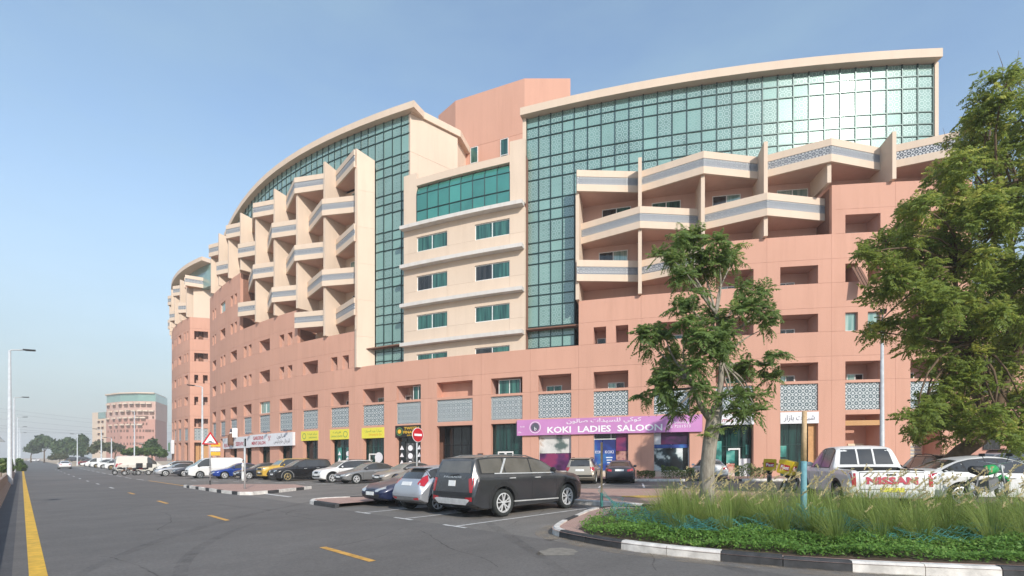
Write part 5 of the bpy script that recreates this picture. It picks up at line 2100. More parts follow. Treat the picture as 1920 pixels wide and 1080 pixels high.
ARANGE = {}
def put_car(kind, color, pos, ang, label, cat='car', group=None, name=None, glass=None):
    root, c, used = PROTO[kind]
    r = root if not used[0] else clone(root)
    used[0] = True
    r.name = name or 'parked_car'
    nrm = Vector((-M_ if -40 < pos[0] < 32 else 0, 0, 1)).normalized()
    fx = Vector((math.cos(ang), math.sin(ang), 0))
    fx = (fx - nrm * fx.dot(nrm)).normalized()
    fy = nrm.cross(fx)
    r.rotation_euler = Matrix((fx, fy, nrm)).transposed().to_euler()
    r.location = pos
    tag(r, label, cat, group)
    for o in r.children:
        if o.get('painted'):
            o.material_slots[0].link = 'OBJECT'
            o.material_slots[0].material = MATS[color]
    return r
def finish_protos():
    for k, (r, c, used) in PROTO.items():
        if not used[0]:
            for o in list(r.children_recursive) + [r]:
                bpy.data.objects.remove(o)
    for o in bpy.data.objects:
        if 'painted' in o: del o['painted']
ANG_N = R_(45)           # nose towards the building
ANG_S = R_(225)          # nose towards the road
GRP = 'cars parked in the bays'

def wheel_car(kind, color, px, py, which, ang, label, cat='car', group=GRP, name=None):
    """place a car by the ground point of one visible wheel: which = (axle index, side)"""
    root, c, used = PROTO[kind]
    wpos = G(px, py)
    ax = c.X(c.k['axles'][which[0]])
    sd = which[1] * (c.W / 2 - .1)
    ca, sa = math.cos(ang), math.sin(ang)
    p = wpos - Vector((ca * ax - sa * sd, sa * ax + ca * sd, 0))
    return put_car(kind, color, (p.x, p.y, gz(p.x)), ang, label, cat, group, name)

# foreground, bays by the road
big = put_car('suv_big', 'paint_graphite', AB(11.02, 11.08), ANG_N, 'dusty dark grey seven seat SUV parked nose in, nearest car to the camera', 'car', GRP)
put_car('hatch', 'paint_silver_blue', AB(13.35, 10.55), ANG_N, 'silver blue hatchback with a white plate squeezed beside the dark grey SUV', 'car', GRP)
put_car('sedan_round', 'paint_navy', AB(15.75, 10.9), ANG_S, 'navy blue sedan with round headlights parked nose out beside the silver blue hatchback', 'car', GRP)
# middle row, noses towards the road
wheel_car('sedan', 'paint_sand_grey', 742, 908.5, (0, 1), ANG_S, 'dusty beige grey sedan behind the navy sedan, nose out', 'car')
wheel_car('sedan', 'paint_grey', 668, 907, (0, 1), ANG_S, 'mid grey sedan parked between the white crossover and the dusty beige sedan')
wheel_car('crossover', 'paint_white', 623, 905, (0, 1), ANG_S, 'white crossover with a black grille parked in front of the yellow shop signs')
wheel_car('suv', 'paint_black', 539, 902.5, (0, 1), ANG_S, 'black SUV with grey lower trim and bronze wheels in the middle row')
wheel_car('boxy', 'paint_yellow', 512, 900, (0, 1), ANG_S, 'boxy mustard yellow off roader half hidden behind the black SUV')
wheel_car('sedan', 'paint_dark_blue_grey', 467, 898.5, (0, 1), ANG_S, 'dark slate sedan behind the person in white', 'car')
wheel_car('sedan', 'paint_blue', 421, 898, (0, 1), ANG_S, 'bright blue sedan parked beside the white panel van')
wheel_car('van', 'paint_white', 375, 897, (0, 1), ANG_S, 'white panel van with a dark lower bumper beside the blue sedan', 'van')
wheel_car('sedan', 'paint_dark_blue_grey', 345, 893.5, (0, 1), ANG_S, 'dark sedan between the white panel van and the silver sedan')
wheel_car('sedan', 'paint_silver', 310.5, 893, (0, 1), ANG_S, 'silver sedan with alloy wheels left of the white panel van')
p = G(330, 886)
put_car('crossover', 'paint_white', (p.x, p.y, p.z), ANG_S, 'white crossover standing behind the silver sedan', 'car', GRP)
p = G(262, 886.5)
put_car('high_van', 'paint_cream', (p.x, p.y, p.z), ANG_N, 'tall cream white delivery van seen side on behind the motorcycles', 'van', GRP)
# shop row, noses towards the shops
def shop_ang(p):
    return math.atan2(YC - p.y, XC - p.x)
for px, py, kind, col, lab in ((1088, 908, 'crossover', 'paint_beige', 'beige crossover parked nose in before the pink salon windows'),
                               (1162, 907, 'sedan', 'paint_dark_blue_grey', 'dark grey sedan parked nose in before the blue salon poster'),
                               (1340, 902, 'sedan', 'paint_white', 'white sedan half hidden behind the tree trunk')):
    p = G(px, py)
    an = shop_ang(p)
    put_car(kind, col, (p.x + math.cos(an) * 2, p.y + math.sin(an) * 2, gz(p.x)), an, lab, 'car', GRP)
# behind the planted island on the right
LOT = .14
sheet('raised_lot', [Vector((7.6, 13.2, 0)), Vector((9.4, 12.0, 0)), Vector((11.7, 11.4, 0)), Vector((13.1, 17.6, 0)), Vector((9.8, 18.6, 0))], LOT - .012, 'lot_asphalt')
pk = put_car('pickup', 'paint_white', (10.47, 15.03, gz(10.4) + LOT), R_(73), 'white double cab pickup with red lettering on its tailgate behind the tall grass', 'pickup', GRP, 'parked_pickup')
put_car('crossover', 'paint_brown', (17.2, 20.0, gz(17)), R_(70), 'dusty brown SUV between the pickup and the white sedan', 'car', GRP)
put_car('sedan', 'paint_white', (14.3, 14.7, gz(14) + .15), R_(-10), 'white sedan at the right edge behind the tall grass', 'car', GRP)
# far row along the road and moving traffic
far = [(212, 884, 'sedan', 'paint_dark_blue_grey', 'dark sedan just left of the tall cream van'), (196, 881, 'suv', 'paint_white', 'white SUV with dark windows second along from the tall cream van'),
       (181, 879, 'crossover', 'paint_white', 'white crossover third along from the tall cream van'), (170, 877.5, 'suv', 'paint_white', 'white SUV fourth along from the tall cream van'),
       (161, 876, 'van', 'paint_white', 'small white van in the far row'), (151, 874.5, 'sedan', 'paint_white', 'white sedan near the far end of the row'),
       (143, 873, 'crossover', 'paint_red', 'dark red car behind the white car driving away')]
for px, py, kind, col, lab in far:
    p = G(px, py)
    put_car(kind, col, (p.x + 1.6, p.y + 1.6, p.z), ANG_S, lab, 'car', 'cars parked in the far row')
p = G(121, 879)
put_car('sedan', 'paint_white', (p.x, p.y, p.z), R_(135), 'white sedan driving away along the road beyond the barrier', 'car', None, 'moving_car')
p = G(64, 865.2)
put_car('sedan', 'paint_white', (p.x, p.y, p.z), R_(200), 'white car turning at the far end of the road', 'car', None, 'moving_car')
for k, (px, Y, kind, col, lab) in enumerate(((1872, 34, 'sedan', 'paint_grey', 'grey sedan glimpsed under the big tree on the far right'), (1906, 36, 'suv', 'paint_dark_blue_grey', 'dark SUV glimpsed past the grey sedan under the big tree'),
                                             (140, 175, 'suv', 'paint_dark_blue_grey', 'dark SUV in the distance below the roadside trees'), (162, 170, 'suv', 'paint_black', 'black SUV in the distance beside the lamp post'))):
    x = (px - 960) / F * Y
    put_car(kind, col, (x, Y, gz(x) + (.5 if Y > 100 else .2)), R_(15), lab, 'car', None)
def tailgate_lines(root, c):
    c.parts = []
    W_ = .70
    z0, z1 = .62, 1.05
    rects = [(-W_, z0, W_, z0 + .014), (-W_, z1, W_, z1 + .014), (-W_ - .007, z0, -W_ + .007, z1), (W_ - .007, z0, W_ + .007, z1)]
    c.patch('tailgate_seam', [[(a, b), (d, b), (d, e), (a, e)] for a, b, d, e in rects], 'rear', 'trim_black', .004, .2)
    c.patch('tailgate_handle', [[(-.10, .98), (.10, .98), (.10, 1.02), (-.10, 1.02)]], 'rear', 'trim_black', .02, .2)
    for name, me, ps, sub, key in c.parts: link(name, me, root)
tailgate_lines(pk, PROTO['pickup'][1])
# writing and badge on the two nearest tails
def tail_text(root, c, s, body, z, size, mat, fit, name='lettering', bold=.0):
    vs, fs = text_mesh(body, size, bold=bold)
    k = fit / (max(v.x for v in vs) - min(v.x for v in vs))
    mb = MB()
    for v in vs:
        y = -v.x * k
        q, n = c.hit((-5, y, z + v.y), (1, 0, 0))
        mb.vert(q + Vector((-.014, 0, 0)))
    for f in fs: mb.face(f)
    o = link(name, mb.mesh(name, mat), root)
    return o
tail_text(pk, PROTO['pickup'][1], 0, 'NISSAN', .77, .24, 'letter_red', 1.12, bold=.012)
tail_text(big, PROTO['suv_big'][1], 0, 'PALISADE', 1.135, .07, 'chrome', .80)
finish_protos()
# ------------------------------------------------------------------ trees, grass, hedges
def leaf_mat(name, dark, lite, tip, transl=.35):
    n = NT(name)
    uv = n.coord('UV')
    sp = n.n.new('ShaderNodeSeparateXYZ')
    n.link(uv, sp.inputs[0])
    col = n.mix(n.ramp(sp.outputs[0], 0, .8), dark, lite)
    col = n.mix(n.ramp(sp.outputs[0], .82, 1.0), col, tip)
    n.set(col, .55, 0, .35)
    tr = n.n.new('ShaderNodeBsdfTranslucent')
    n.link(n.mix(.35, col, tip), tr.inputs[0])
    mx = n.n.new('ShaderNodeMixShader')
    mx.inputs[0].default_value = transl
    out = n.n['Material Output']
    n.link(n.b.outputs[0], mx.inputs[1])
    n.link(tr.outputs[0], mx.inputs[2])
    n.link(mx.outputs[0], out.inputs[0])
    return n.m
leaf_mat('flame_tree_leaf', (.095, .16, .05), (.20, .295, .08), (.42, .48, .13), .5)
leaf_mat('big_tree_leaf', (.115, .175, .034), (.25, .33, .062), (.52, .52, .12), .5)
leaf_mat('far_leaf', (.045, .085, .03), (.085, .13, .045), (.12, .16, .06), .25)
leaf_mat('olive_leaf', (.06, .08, .035), (.12, .13, .06), (.18, .15, .08), .25)
leaf_mat('cover_leaf', (.105, .22, .04), (.20, .36, .07), (.34, .47, .12), .42)
leaf_mat('grass_blade', (.17, .26, .05), (.30, .40, .10), (.50, .48, .20), .5)
leaf_mat('grass_plume', (.58, .48, .24), (.70, .60, .34), (.76, .68, .42), .45)
leaf_mat('hedge_leaf', (.05, .10, .02), (.10, .16, .035), (.18, .22, .06), .3)
n = NT('bark_pale')
c = n.coord(scale=(6, 6, 1.3))
t = n.ramp(n.noise(3, 6, .65, vec=c), .35, .7)
n.set(n.mix(t, (.20, .17, .135), (.40, .36, .30)), .9)
n.bump(n.noise(8, 5, .7, vec=c), .6, .02)
plain('bark_dark', (.13, .085, .05), .9, var=.35, scale=9, bump=.5)

class Leaves:
    """collects many small leaf faces quickly"""
    def __init__(s):
        s.V, s.U, s.nf = [], [], 0
    def quads(s, P, shade):
        """P: (n,4,3), shade: (n,)"""
        n = len(P)
        s.V.append(P.reshape(-1, 3))
        u = np.zeros((n, 4, 2), np.float32)
        u[:, :, 0] = shade[:, None]
        s.U.append(u.reshape(-1, 2))
        s.nf += n
    def obj(s, name, mat, parent=None):
        V = np.concatenate(s.V).astype(np.float32)
        V = V - np.array(world_loc(parent), np.float32)
        U = np.concatenate(s.U)
        me = bpy.data.meshes.new(name)
        n = s.nf
        me.vertices.add(n * 4)
        me.vertices.foreach_set('co', V.ravel())
        me.loops.add(n * 4)
        me.loops.foreach_set('vertex_index', np.arange(n * 4, dtype=np.int32))
        me.polygons.add(n)
        me.polygons.foreach_set('loop_start', np.arange(0, n * 4, 4, dtype=np.int32))
        me.polygons.foreach_set('loop_total', np.full(n, 4, np.int32))
        me.uv_layers.new(name='UVMap').data.foreach_set('uv', U.ravel())
        me.materials.append(MATS[mat])
        me.update(calc_edges=True)
        return link(name, me, parent)
def unit(v):
    return v / np.maximum(np.linalg.norm(v, axis=-1, keepdims=True), 1e-9)
def fronds(L, base, direc, length, npair=11, pin=.16, pw=.035, droop=.5, shade=None):
    """feathery fronds: base (n,3), direction (n,3), length (n,); pinnae are slender rhombs on both sides of a drooping midrib"""
    n = len(base)
    d = unit(direc)
    up = np.array([0, 0, 1.0])
    side = unit(np.cross(d, up) + rng.normal(0, .15, (n, 3)))
    sh = shade if shade is not None else rng.random(n) * .8
    for k in range(npair):
        t = (k + .6) / npair
        mid = base + d * (length * t)[:, None] - up * (droop * length * t * t)[:, None]
        tang = unit(d - up * (2 * droop * t))
        pl = pin * length / .5 * (math.sin(math.pi * min(.97, .18 + .80 * t))) * (.85 + .3 * rng.random(n))
        for sg in (-1, 1):
            dv = unit(side * sg * .85 + tang * .55 - up * .22 + rng.normal(0, .10, (n, 3)))
            face_ = unit(np.array([.25, -.75, .75]) + rng.normal(0, .55, (n, 3)))
            wv = unit(np.cross(dv, face_)) * (pw * length / .5)[:, None] * .5
            a = mid
            b = mid + dv * (pl * .5)[:, None] + wv
            c_ = mid + dv * pl[:, None] - up * (pl * .18)[:, None]
            e = mid + dv * (pl * .5)[:, None] - wv
            L.quads(np.stack([a, b, c_, e], 1), np.clip(sh + rng.normal(0, .08, n), 0, 1))
def sphere_dirs(n, zmin=-1.0):
    v = rng.normal(size=(n * 3, 3))
    v = unit(v)
    v = v[v[:, 2] > zmin]
    return v[:n]
def limb(mb, p, q, r0, r1, bend=.12, n=5, seed=0):
    q_ = random.Random(seed)
    p, q = Vector(p), Vector(q)
    d = q - p
    off = Vector((q_.uniform(-1, 1), q_.uniform(-1, 1), q_.uniform(-.3, .6))) * bend * d.length
    pts = [p + d * t + off * math.sin(math.pi * t) for t in [i / n for i in range(n + 1)]]
    mb.tube(pts, [r0 + (r1 - r0) * i / n for i in range(n + 1)], 8)
    return pts

def flame_tree():
    Y = 12.5
    W3 = lambda px, py, y=Y: Vector(((px - 960) / F * y, y, CAMH + (HOR - py) * y / F))
    base = W3(1326, 940)
    base.z = gz(base.x) + .1
    t = thing('flame_tree', 'slender young tree with feathery fronds and a smooth pale trunk rising from the tall grass', 'tree', base)
    mb = MB()
    fork = W3(1338, 790)
    mb.tube([base - Vector((0, 0, .2)), base + Vector((.0, 0, .25)), W3(1326, 880), W3(1331, 830), fork, W3(1345, 762)], [.23, .20, .178, .175, .185, .14], 12)
    tips = [(1300, 745, -.3), (1345, 705, .3), (1312, 690, -.2), (1352, 640, .1), (1325, 600, -.4), (1338, 560, .3), (1395, 700, .5)]
    L1 = limb(mb, W3(1334, 790), W3(1302, 728, Y - .25), .095, .055, .08, seed=1)
    L2 = limb(mb, W3(1345, 770), W3(1352, 680, Y + .1), .10, .06, .05, seed=2)
    a = L1[-1]
    b = L2[-1]
    crown = [  # px, py, radius px, depth offset, number of twig ends
        (1262, 470, 30, -.1, 7), (1300, 455, 34, .2, 8), (1345, 465, 38, 0, 9), (1375, 490, 26, .3, 5), (1285, 510, 34, -.3, 7), (1320, 510, 30, .3, 6),
        (1285, 570, 34, -.4, 7), (1330, 590, 36, .2, 7), (1410, 540, 36, .2, 7), (1440, 575, 30, .0, 5), (1395, 580, 30, -.3, 6), (1425, 620, 26, .2, 4),
        (1215, 640, 30, 0, 6), (1245, 620, 34, .3, 6), (1290, 620, 36, -.5, 8), (1235, 700, 40, -.2, 8), (1275, 680, 42, .4, 9), (1320, 660, 40, -.7, 9), (1225, 735, 26, .2, 4),
        (1370, 640, 38, -.5, 8), (1260, 745, 30, -.3, 5), (1300, 710, 32, -.6, 6), (1380, 690, 32, .3, 6), (1370, 740, 26, -.3, 4), (1450, 680, 24, .1, 4), (1445, 710, 26, .2, 4),
        (1410, 740, 28, .3, 5), (1420, 770, 24, .0, 3), (1385, 770, 22, .3, 3), (1310, 770, 18, .3, 2), (1260, 770, 14, 0, 1)]
    L = Leaves()
    for k, (px, py, r, dy, nt) in enumerate(crown):
        c0 = W3(px, py, Y + dy * 1.6)
        rr = r * Y / F
        src = a if (px < 1318) else b
        if py < 600: src = W3(1348, 640, Y)
        if py < 560 and px < 1385:
            pts = limb(mb, W3(1342, 590, Y + .1), c0, .035, .014, .12, seed=k)
        else:
            pts = limb(mb, src, c0, .036, .010, .14, seed=k)
        if k == 2: limb(mb, b, W3(1342, 590, Y + .1), .06, .035, .1, seed=77)
        for j in range(max(1, int(nt * .62 + .5))):
            dv = unit(rng.normal(size=3) * np.array([1, 1, .8]))
            tip = np.array(c0) + dv * rr * (.30 + .6 * rng.random())
            mb.tube([c0, Vector(tip)], [.012, .006], 5)
            m = 17
            dd = unit(rng.normal(size=(m, 3)) + np.array([0, -.1, .55]))
            sunlit = .20 if (py < 500 or rng.random() < .16) else 0  # sunlit tips: sunshine put into the leaf colour, also on upward fronds
            fronds(L, tip[None] + dd * .03, dd, rng.uniform(.28, .50, m), 11, .17, .046, rng.uniform(.25, .6), np.clip(rng.normal(.36 + sunlit, .15, m) + .16 * dd[:, 2], 0, 1))
    # small sprouts on the trunk
    for (px, py, r) in ((1338, 800, 16), (1322, 815, 14), (1350, 805, 12)):
        tip = np.array(W3(px, py, Y - .25))
        m = 9
        az = rng.random(m) * 2 * math.pi
        dd = np.stack([np.cos(az), np.sin(az), rng.uniform(-.3, .8, m)], 1)
        fronds(L, np.repeat(tip[None], m, 0), dd, rng.uniform(.2, .34, m), 8, .15, .04, .4, np.clip(rng.normal(.8, .12, m), 0, 1))
    tr = mb.obj('trunk', 'bark_pale', t, smooth=True)
    L.obj('crown', 'flame_tree_leaf', t)
flame_tree()

def big_tree():
    Y = 16.3
    W3 = lambda px, py, y=Y: Vector(((px - 960) / F * y, y, CAMH + (HOR - py) * y / F))
    base = W3(1772, 890)
    base.z = gz(base.x)
    t = thing('spreading_tree', 'big spreading feathery tree with a leaning brown trunk at the right edge', 'tree', base)
    mb = MB()
    mb.tube([base - Vector((0, 0, .2)), W3(1778, 872), W3(1805, 845), W3(1835, 825), W3(1862, 790)], [.34, .30, .24, .22, .20], 10)
    root = W3(1862, 790)
    hub = [W3(1820, 640, Y - .3), W3(1900, 600, Y + .5), W3(1790, 500, Y), W3(1890, 420, Y), W3(1965, 560, Y), W3(2040, 640, Y + .8)]
    limb(mb, root, hub[0], .15, .10, .1, seed=1)
    limb(mb, root, hub[1], .16, .10, .1, seed=2)
    limb(mb, hub[0], hub[2], .09, .06, .1, seed=3)
    limb(mb, hub[1], hub[3], .10, .06, .1, seed=4)
    limb(mb, root, hub[4], .14, .10, .1, seed=5)
    limb(mb, hub[4], hub[5], .1, .08, .1, seed=6)
    blobs = [(1893, 165, 42), (1915, 230, 55), (1860, 215, 42), (1822, 240, 48), (1800, 300, 50), (1860, 300, 60), (1915, 330, 60), (1770, 345, 42), (1820, 370, 55), (1775, 410, 45),
             (1715, 395, 34), (1690, 440, 38), (1740, 450, 42), (1650, 460, 36), (1620, 480, 26), (1690, 500, 48), (1745, 520, 52), (1810, 460, 58), (1880, 420, 62), (1860, 510, 60), (1920, 500, 60),
             (1668, 545, 38), (1720, 580, 50), (1655, 600, 30), (1640, 625, 20), (1790, 570, 58), (1850, 590, 56), (1910, 590, 60), (1760, 640, 48), (1820, 660, 54), (1890, 670, 60), (1715, 630, 36),
             (1770, 700, 40), (1840, 725, 52), (1905, 750, 50), (1755, 745, 36), (1800, 770, 44), (1730, 780, 34), (1715, 800, 22), (1760, 800, 34), (1860, 785, 36), (1820, 800, 28), (1900, 815, 40), (1930, 800, 30),
             (1985, 180, 60), (1980, 300, 80), (1990, 430, 80), (2000, 560, 85), (1990, 690, 80), (2080, 300, 90), (2090, 460, 95), (2090, 620, 95), (2170, 480, 90), (2060, 760, 80), (2180, 640, 90)]
    L = Leaves()
    for k, (px, py, r) in enumerate(blobs):
        vis = px < 1945
        for layer in range(2 if vis else 1):
            dy = rng.uniform(-1.0, .8) + (2.4 if layer else -.6)
            c0 = W3(px + rng.uniform(-12, 12), py + rng.uniform(-10, 10), Y + dy)
            rr = r * Y / F * 1.04
            src = min(hub, key=lambda h: (h - c0).length)
            limb(mb, src, c0, .05, .015, .15, seed=100 + k)
            nt = int((5.0 if vis else 3.0) * (r / 48) ** 2) + 1
            for j in range(nt):
                dv = unit(rng.normal(size=3) * np.array([1, 1, .8]))
                tip = np.array(c0) + dv * rr * (.25 + .65 * rng.random())
                if vis: mb.tube([c0, Vector(tip)], [.016, .007], 4, cap=False)
                m = 30 if vis else 22
                dd = unit(rng.normal(size=(m, 3)) + np.array([0, -.15, .30]))
                yel = rng.random() < (.42 if py < 480 else .22)
                sp_ = rng.normal(0, .10, (m, 3))
                fronds(L, tip[None] + sp_ + dd * .06, dd, rng.uniform(.24, .46, m), 7, .19, .075, rng.uniform(.12, .5), np.clip(rng.normal(.80 if yel else .45, .13, m) + .12 * dd[:, 2], 0, 1))  # fronds pointing up are paler: light from above painted into their colour
    for k, (px, py, qx, qy) in enumerate(((1880, 150, 1870, 95), (1895, 140, 1910, 95), (1850, 200, 1822, 170), (1800, 230, 1812, 180), (1775, 300, 1768, 240), (1905, 330, 1860, 250))):
        mb.tube([W3(px, py), W3((px + qx) / 2 + 5, (py + qy) / 2), W3(qx, qy)], [.014, .010, .004], 4)
    mb.obj('trunk', 'bark_dark', t, smooth=True)
    L.obj('crown', 'big_tree_leaf', t)
big_tree()

def round_tree(name, label, px, Y, top_py, blobs, n, size, mat='far_leaf', group=None, cat='tree', trunk=.25, bark='bark_dark'):
    """far tree: blobs are (px, py, rx px, ry px)"""
    x = (px - 960) / F * Y
    base = Vector((x, Y, gz(x)))
    t = thing(name, label, cat, base, group)
    mb = MB()
    L = Leaves()
    zc = CAMH + (HOR - sum(b[1] for b in blobs) / len(blobs)) * Y / F
    mid = base.lerp(Vector((x, Y, zc)), .55)
    mb.tube([base - Vector((0, 0, .3)), mid], [trunk, trunk * .7], 7)
    for k, (bx, by, rx, ry) in enumerate(blobs):
        c0 = Vector(((bx - 960) / F * Y, Y + random.uniform(-.5, .5) * rx * Y / F, CAMH + (HOR - by) * Y / F))
        limb(mb, mid, c0, trunk * .5, trunk * .15, .15, seed=k)
        m = n // len(blobs)
        d = sphere_dirs(m)
        rad = (rng.random(len(d)) ** .45)[:, None]
        pos = np.array(c0) + d * rad * np.array([rx, rx, ry]) * Y / F * (1 + .25 * np.sin(d[:, :1] * 7 + k) * np.cos(d[:, 2:] * 6))
        nn = unit(d + rng.normal(0, .8, d.shape))
        u = unit(np.cross(nn, rng.normal(size=d.shape)))
        v = np.cross(nn, u)
        s = size * rng.uniform(.6, 1.3, len(d))[:, None]
        P = np.stack([pos - u * s, pos - v * s * .55, pos + u * s, pos + v * s * .55], 1)
        L.quads(P, np.clip(rng.normal(.45, .22, len(d)), 0, 1))
    mb.obj('trunk', bark, t, smooth=True)
    L.obj('crown', mat, t)
    return t
round_tree('roadside_tree', 'dark leafy tree with a clear stem at the far end of the road', 83, 190, 820, [(75, 832, 12, 9), (92, 830, 12, 10), (84, 824, 11, 8), (62, 838, 9, 7)], 2600, .62, group=None)
round_tree('roadside_tree', 'low bushy tree left of the clear stemmed one at the road end', 58, 196, 838, [(56, 842, 8, 6), (66, 845, 8, 5)], 900, .55)
round_tree('roadside_tree', 'broad dense tree in the middle of the far tree group', 122, 180, 822, [(112, 838, 12, 12), (128, 832, 14, 11), (140, 840, 12, 12), (120, 846, 13, 9)], 3000, .62)
round_tree('roadside_tree', 'taller tree beside the lamp post near the distant building', 152, 172, 815, [(150, 832, 10, 14), (146, 842, 10, 10), (158, 846, 9, 8), (154, 822, 6, 7)], 1800, .6)
round_tree('roadside_shrub', 'pale bush at the kerb below the far tree group', 112, 150, 850, [(108, 856, 9, 5), (120, 855, 8, 5), (99, 858, 7, 4)], 1200, .4, 'olive_leaf', cat='bush', trunk=.12)
round_tree('street_tree', 'thin olive tree left of the white lamp post before the distant building', 190, 140, 822, [(186, 835, 9, 8), (196, 838, 8, 7), (178, 842, 8, 8)], 1200, .42, 'olive_leaf')
round_tree('street_tree', 'thin olive tree before the middle of the distant building', 216, 140, 828, [(212, 836, 9, 7), (222, 840, 8, 7), (206, 842, 7, 7)], 1200, .42, 'olive_leaf')
round_tree('street_tree', 'round green tree before the right flank of the distant building', 285, 120, 822, [(284, 830, 8, 8), (290, 838, 9, 7), (279, 838, 8, 7)], 1300, .4)
round_tree('clipped_hedge', 'long green hedge in front of the distant building', 270, 110, 840, [(238, 848, 12, 6), (256, 846, 13, 7), (272, 847, 12, 7), (290, 846, 14, 8), (302, 850, 9, 8)], 3000, .34, 'hedge_leaf', cat='hedge', trunk=.1)
for k, (bx, lab) in enumerate(((2, 'rough green bush behind the barrier left of the tall lamp post'), (12, 'rough green bush behind the barrier at the foot of the lamp post'), (30, 'tall tussock growing over the far end of the barrier'))):
    Yk = (46, 52, 74)[k]
    round_tree('verge_bush', lab, bx, Yk, 862, [(bx - 9, 874, 9, 9), (bx + 2, 870, 10, 10), (bx + 8, 876, 7, 9)], 1500, .22, 'hedge_leaf', cat='bush', trunk=.06)

# ---- planted verge -------------------------------------------------------
def in_poly(P, x, y):
    c_ = np.zeros(len(x), bool)
    n_ = len(P)
    for i in range(n_):
        (x0, y0), (x1, y1) = P[i], P[(i + 1) % n_]
        m = ((y0 > y) != (y1 > y)) & (x < (x1 - x0) * (y - y0) / (y1 - y0 + 1e-12) + x0)
        c_ ^= m
    return c_
def scatter(P, n):
    xs, ys = [p[0] for p in P], [p[1] for p in P]
    x = rng.uniform(min(xs), max(xs), n)
    y = rng.uniform(min(ys), max(ys), n)
    m = in_poly(P, x, y)
    return x[m], y[m]
def gzv(x):
    return M_ * np.clip(x, -40, 32)
cover_poly = [(p.x, p.y) for p in (G(1085, 990, .14), G(1110, 1003, .14), G(1200, 1014, .14), G(1350, 1030, .14), G(1500, 1041, .14), G(1650, 1049, .14), G(1920, 1058, .14))]
cover_poly += [(14.0, 6.6), (15.0, 10.2), (9.4, 11.3), (6.4, 13.1), (4.4, 14.4), (3.2, 14.7)]
sheet('planting_bed', cover_poly, .135, 'soil')
def cover_height(x, y):
    return .12 + .10 * np.sin(x * 2.1 + y * 1.3) * np.sin(y * 2.7 - x * .8) + .05 * np.sin(x * 5.3) * np.sin(y * 6.1)
x, y = scatter(cover_poly, 230000)
near_ok = (y - 8.0) < rng.exponential(2.2, len(x)) + 1.2
x, y = x[near_ok], y[near_ok]
h = np.clip(cover_height(x, y) + .06, .05, .4)
z = gzv(x) + .135 + h * rng.random(len(x)) ** .5
pos = np.stack([x, y, z], 1)
nn = unit(rng.normal(0, .55, pos.shape) + np.array([0, -.15, 1.0]))
u = unit(np.cross(nn, rng.normal(size=pos.shape)))
v = np.cross(nn, u)
s = rng.uniform(.018, .038, len(x))[:, None]
L = Leaves()
L.quads(np.stack([pos - u * s, pos - v * s * .5, pos + u * s, pos + v * s * .5], 1), np.clip(rng.normal(.45, .22, len(x)) + .25 * np.sin(x * 1.7) * np.sin(y * 2.2), 0, 1))
gc = L.obj('ground_cover', 'cover_leaf')
stuff(gc)

def blades(L, bx, by, bz, az, lean, length, width, shade, nseg=4, curl=1.0):
    n = len(bx)
    d = np.stack([np.cos(az), np.sin(az), np.zeros(n)], 1)
    sd = np.stack([-np.sin(az), np.cos(az), np.zeros(n)], 1)
    base = np.stack([bx, by, bz], 1)
    prev = None
    p = base.copy()
    seg = (length / nseg)[:, None]
    for k in range(nseg + 1):
        t = k / nseg
        w = (width * (1 - t ** 1.5) + .0012)[:, None]
        cur = (p - sd * w, p + sd * w)
        if prev is not None:
            L.quads(np.stack([prev[0], prev[1], cur[1], cur[0]], 1), np.clip(shade + .45 * (t - .5) ** 2 * (t > .5), 0, 1))
        prev = cur
        ang = lean + curl * lean * 1.5 * t * t + .25 * t
        ang = np.minimum(ang, 2.2)
        p = p + (d * np.sin(ang)[:, None] + np.array([0, 0, 1.0]) * np.cos(ang)[:, None]) * seg
    return p
tufts = []
grass_poly = [(p.x, p.y) for p in (G(1235, 985, .3), G(1300, 990, .3), G(1400, 1000, .3), G(1520, 1004, .3), G(1650, 1006, .3), G(1800, 1008, .3), G(1930, 1010, .3))] + [(14.5, 9.4), (13.5, 10.3), (9.2, 11.2), (6.4, 12.9), (4.6, 13.8)]
tx, ty = scatter(grass_poly, 520)
keep = []
for i in range(len(tx)):
    if all((tx[i] - tx[j]) ** 2 + (ty[i] - ty[j]) ** 2 > .34 ** 2 for j in keep) and (tx[i] - 4.96) ** 2 + (ty[i] - 12.5) ** 2 > .2:
        keep.append(i)
tx, ty = tx[keep], ty[keep]
LB, LP = Leaves(), Leaves()
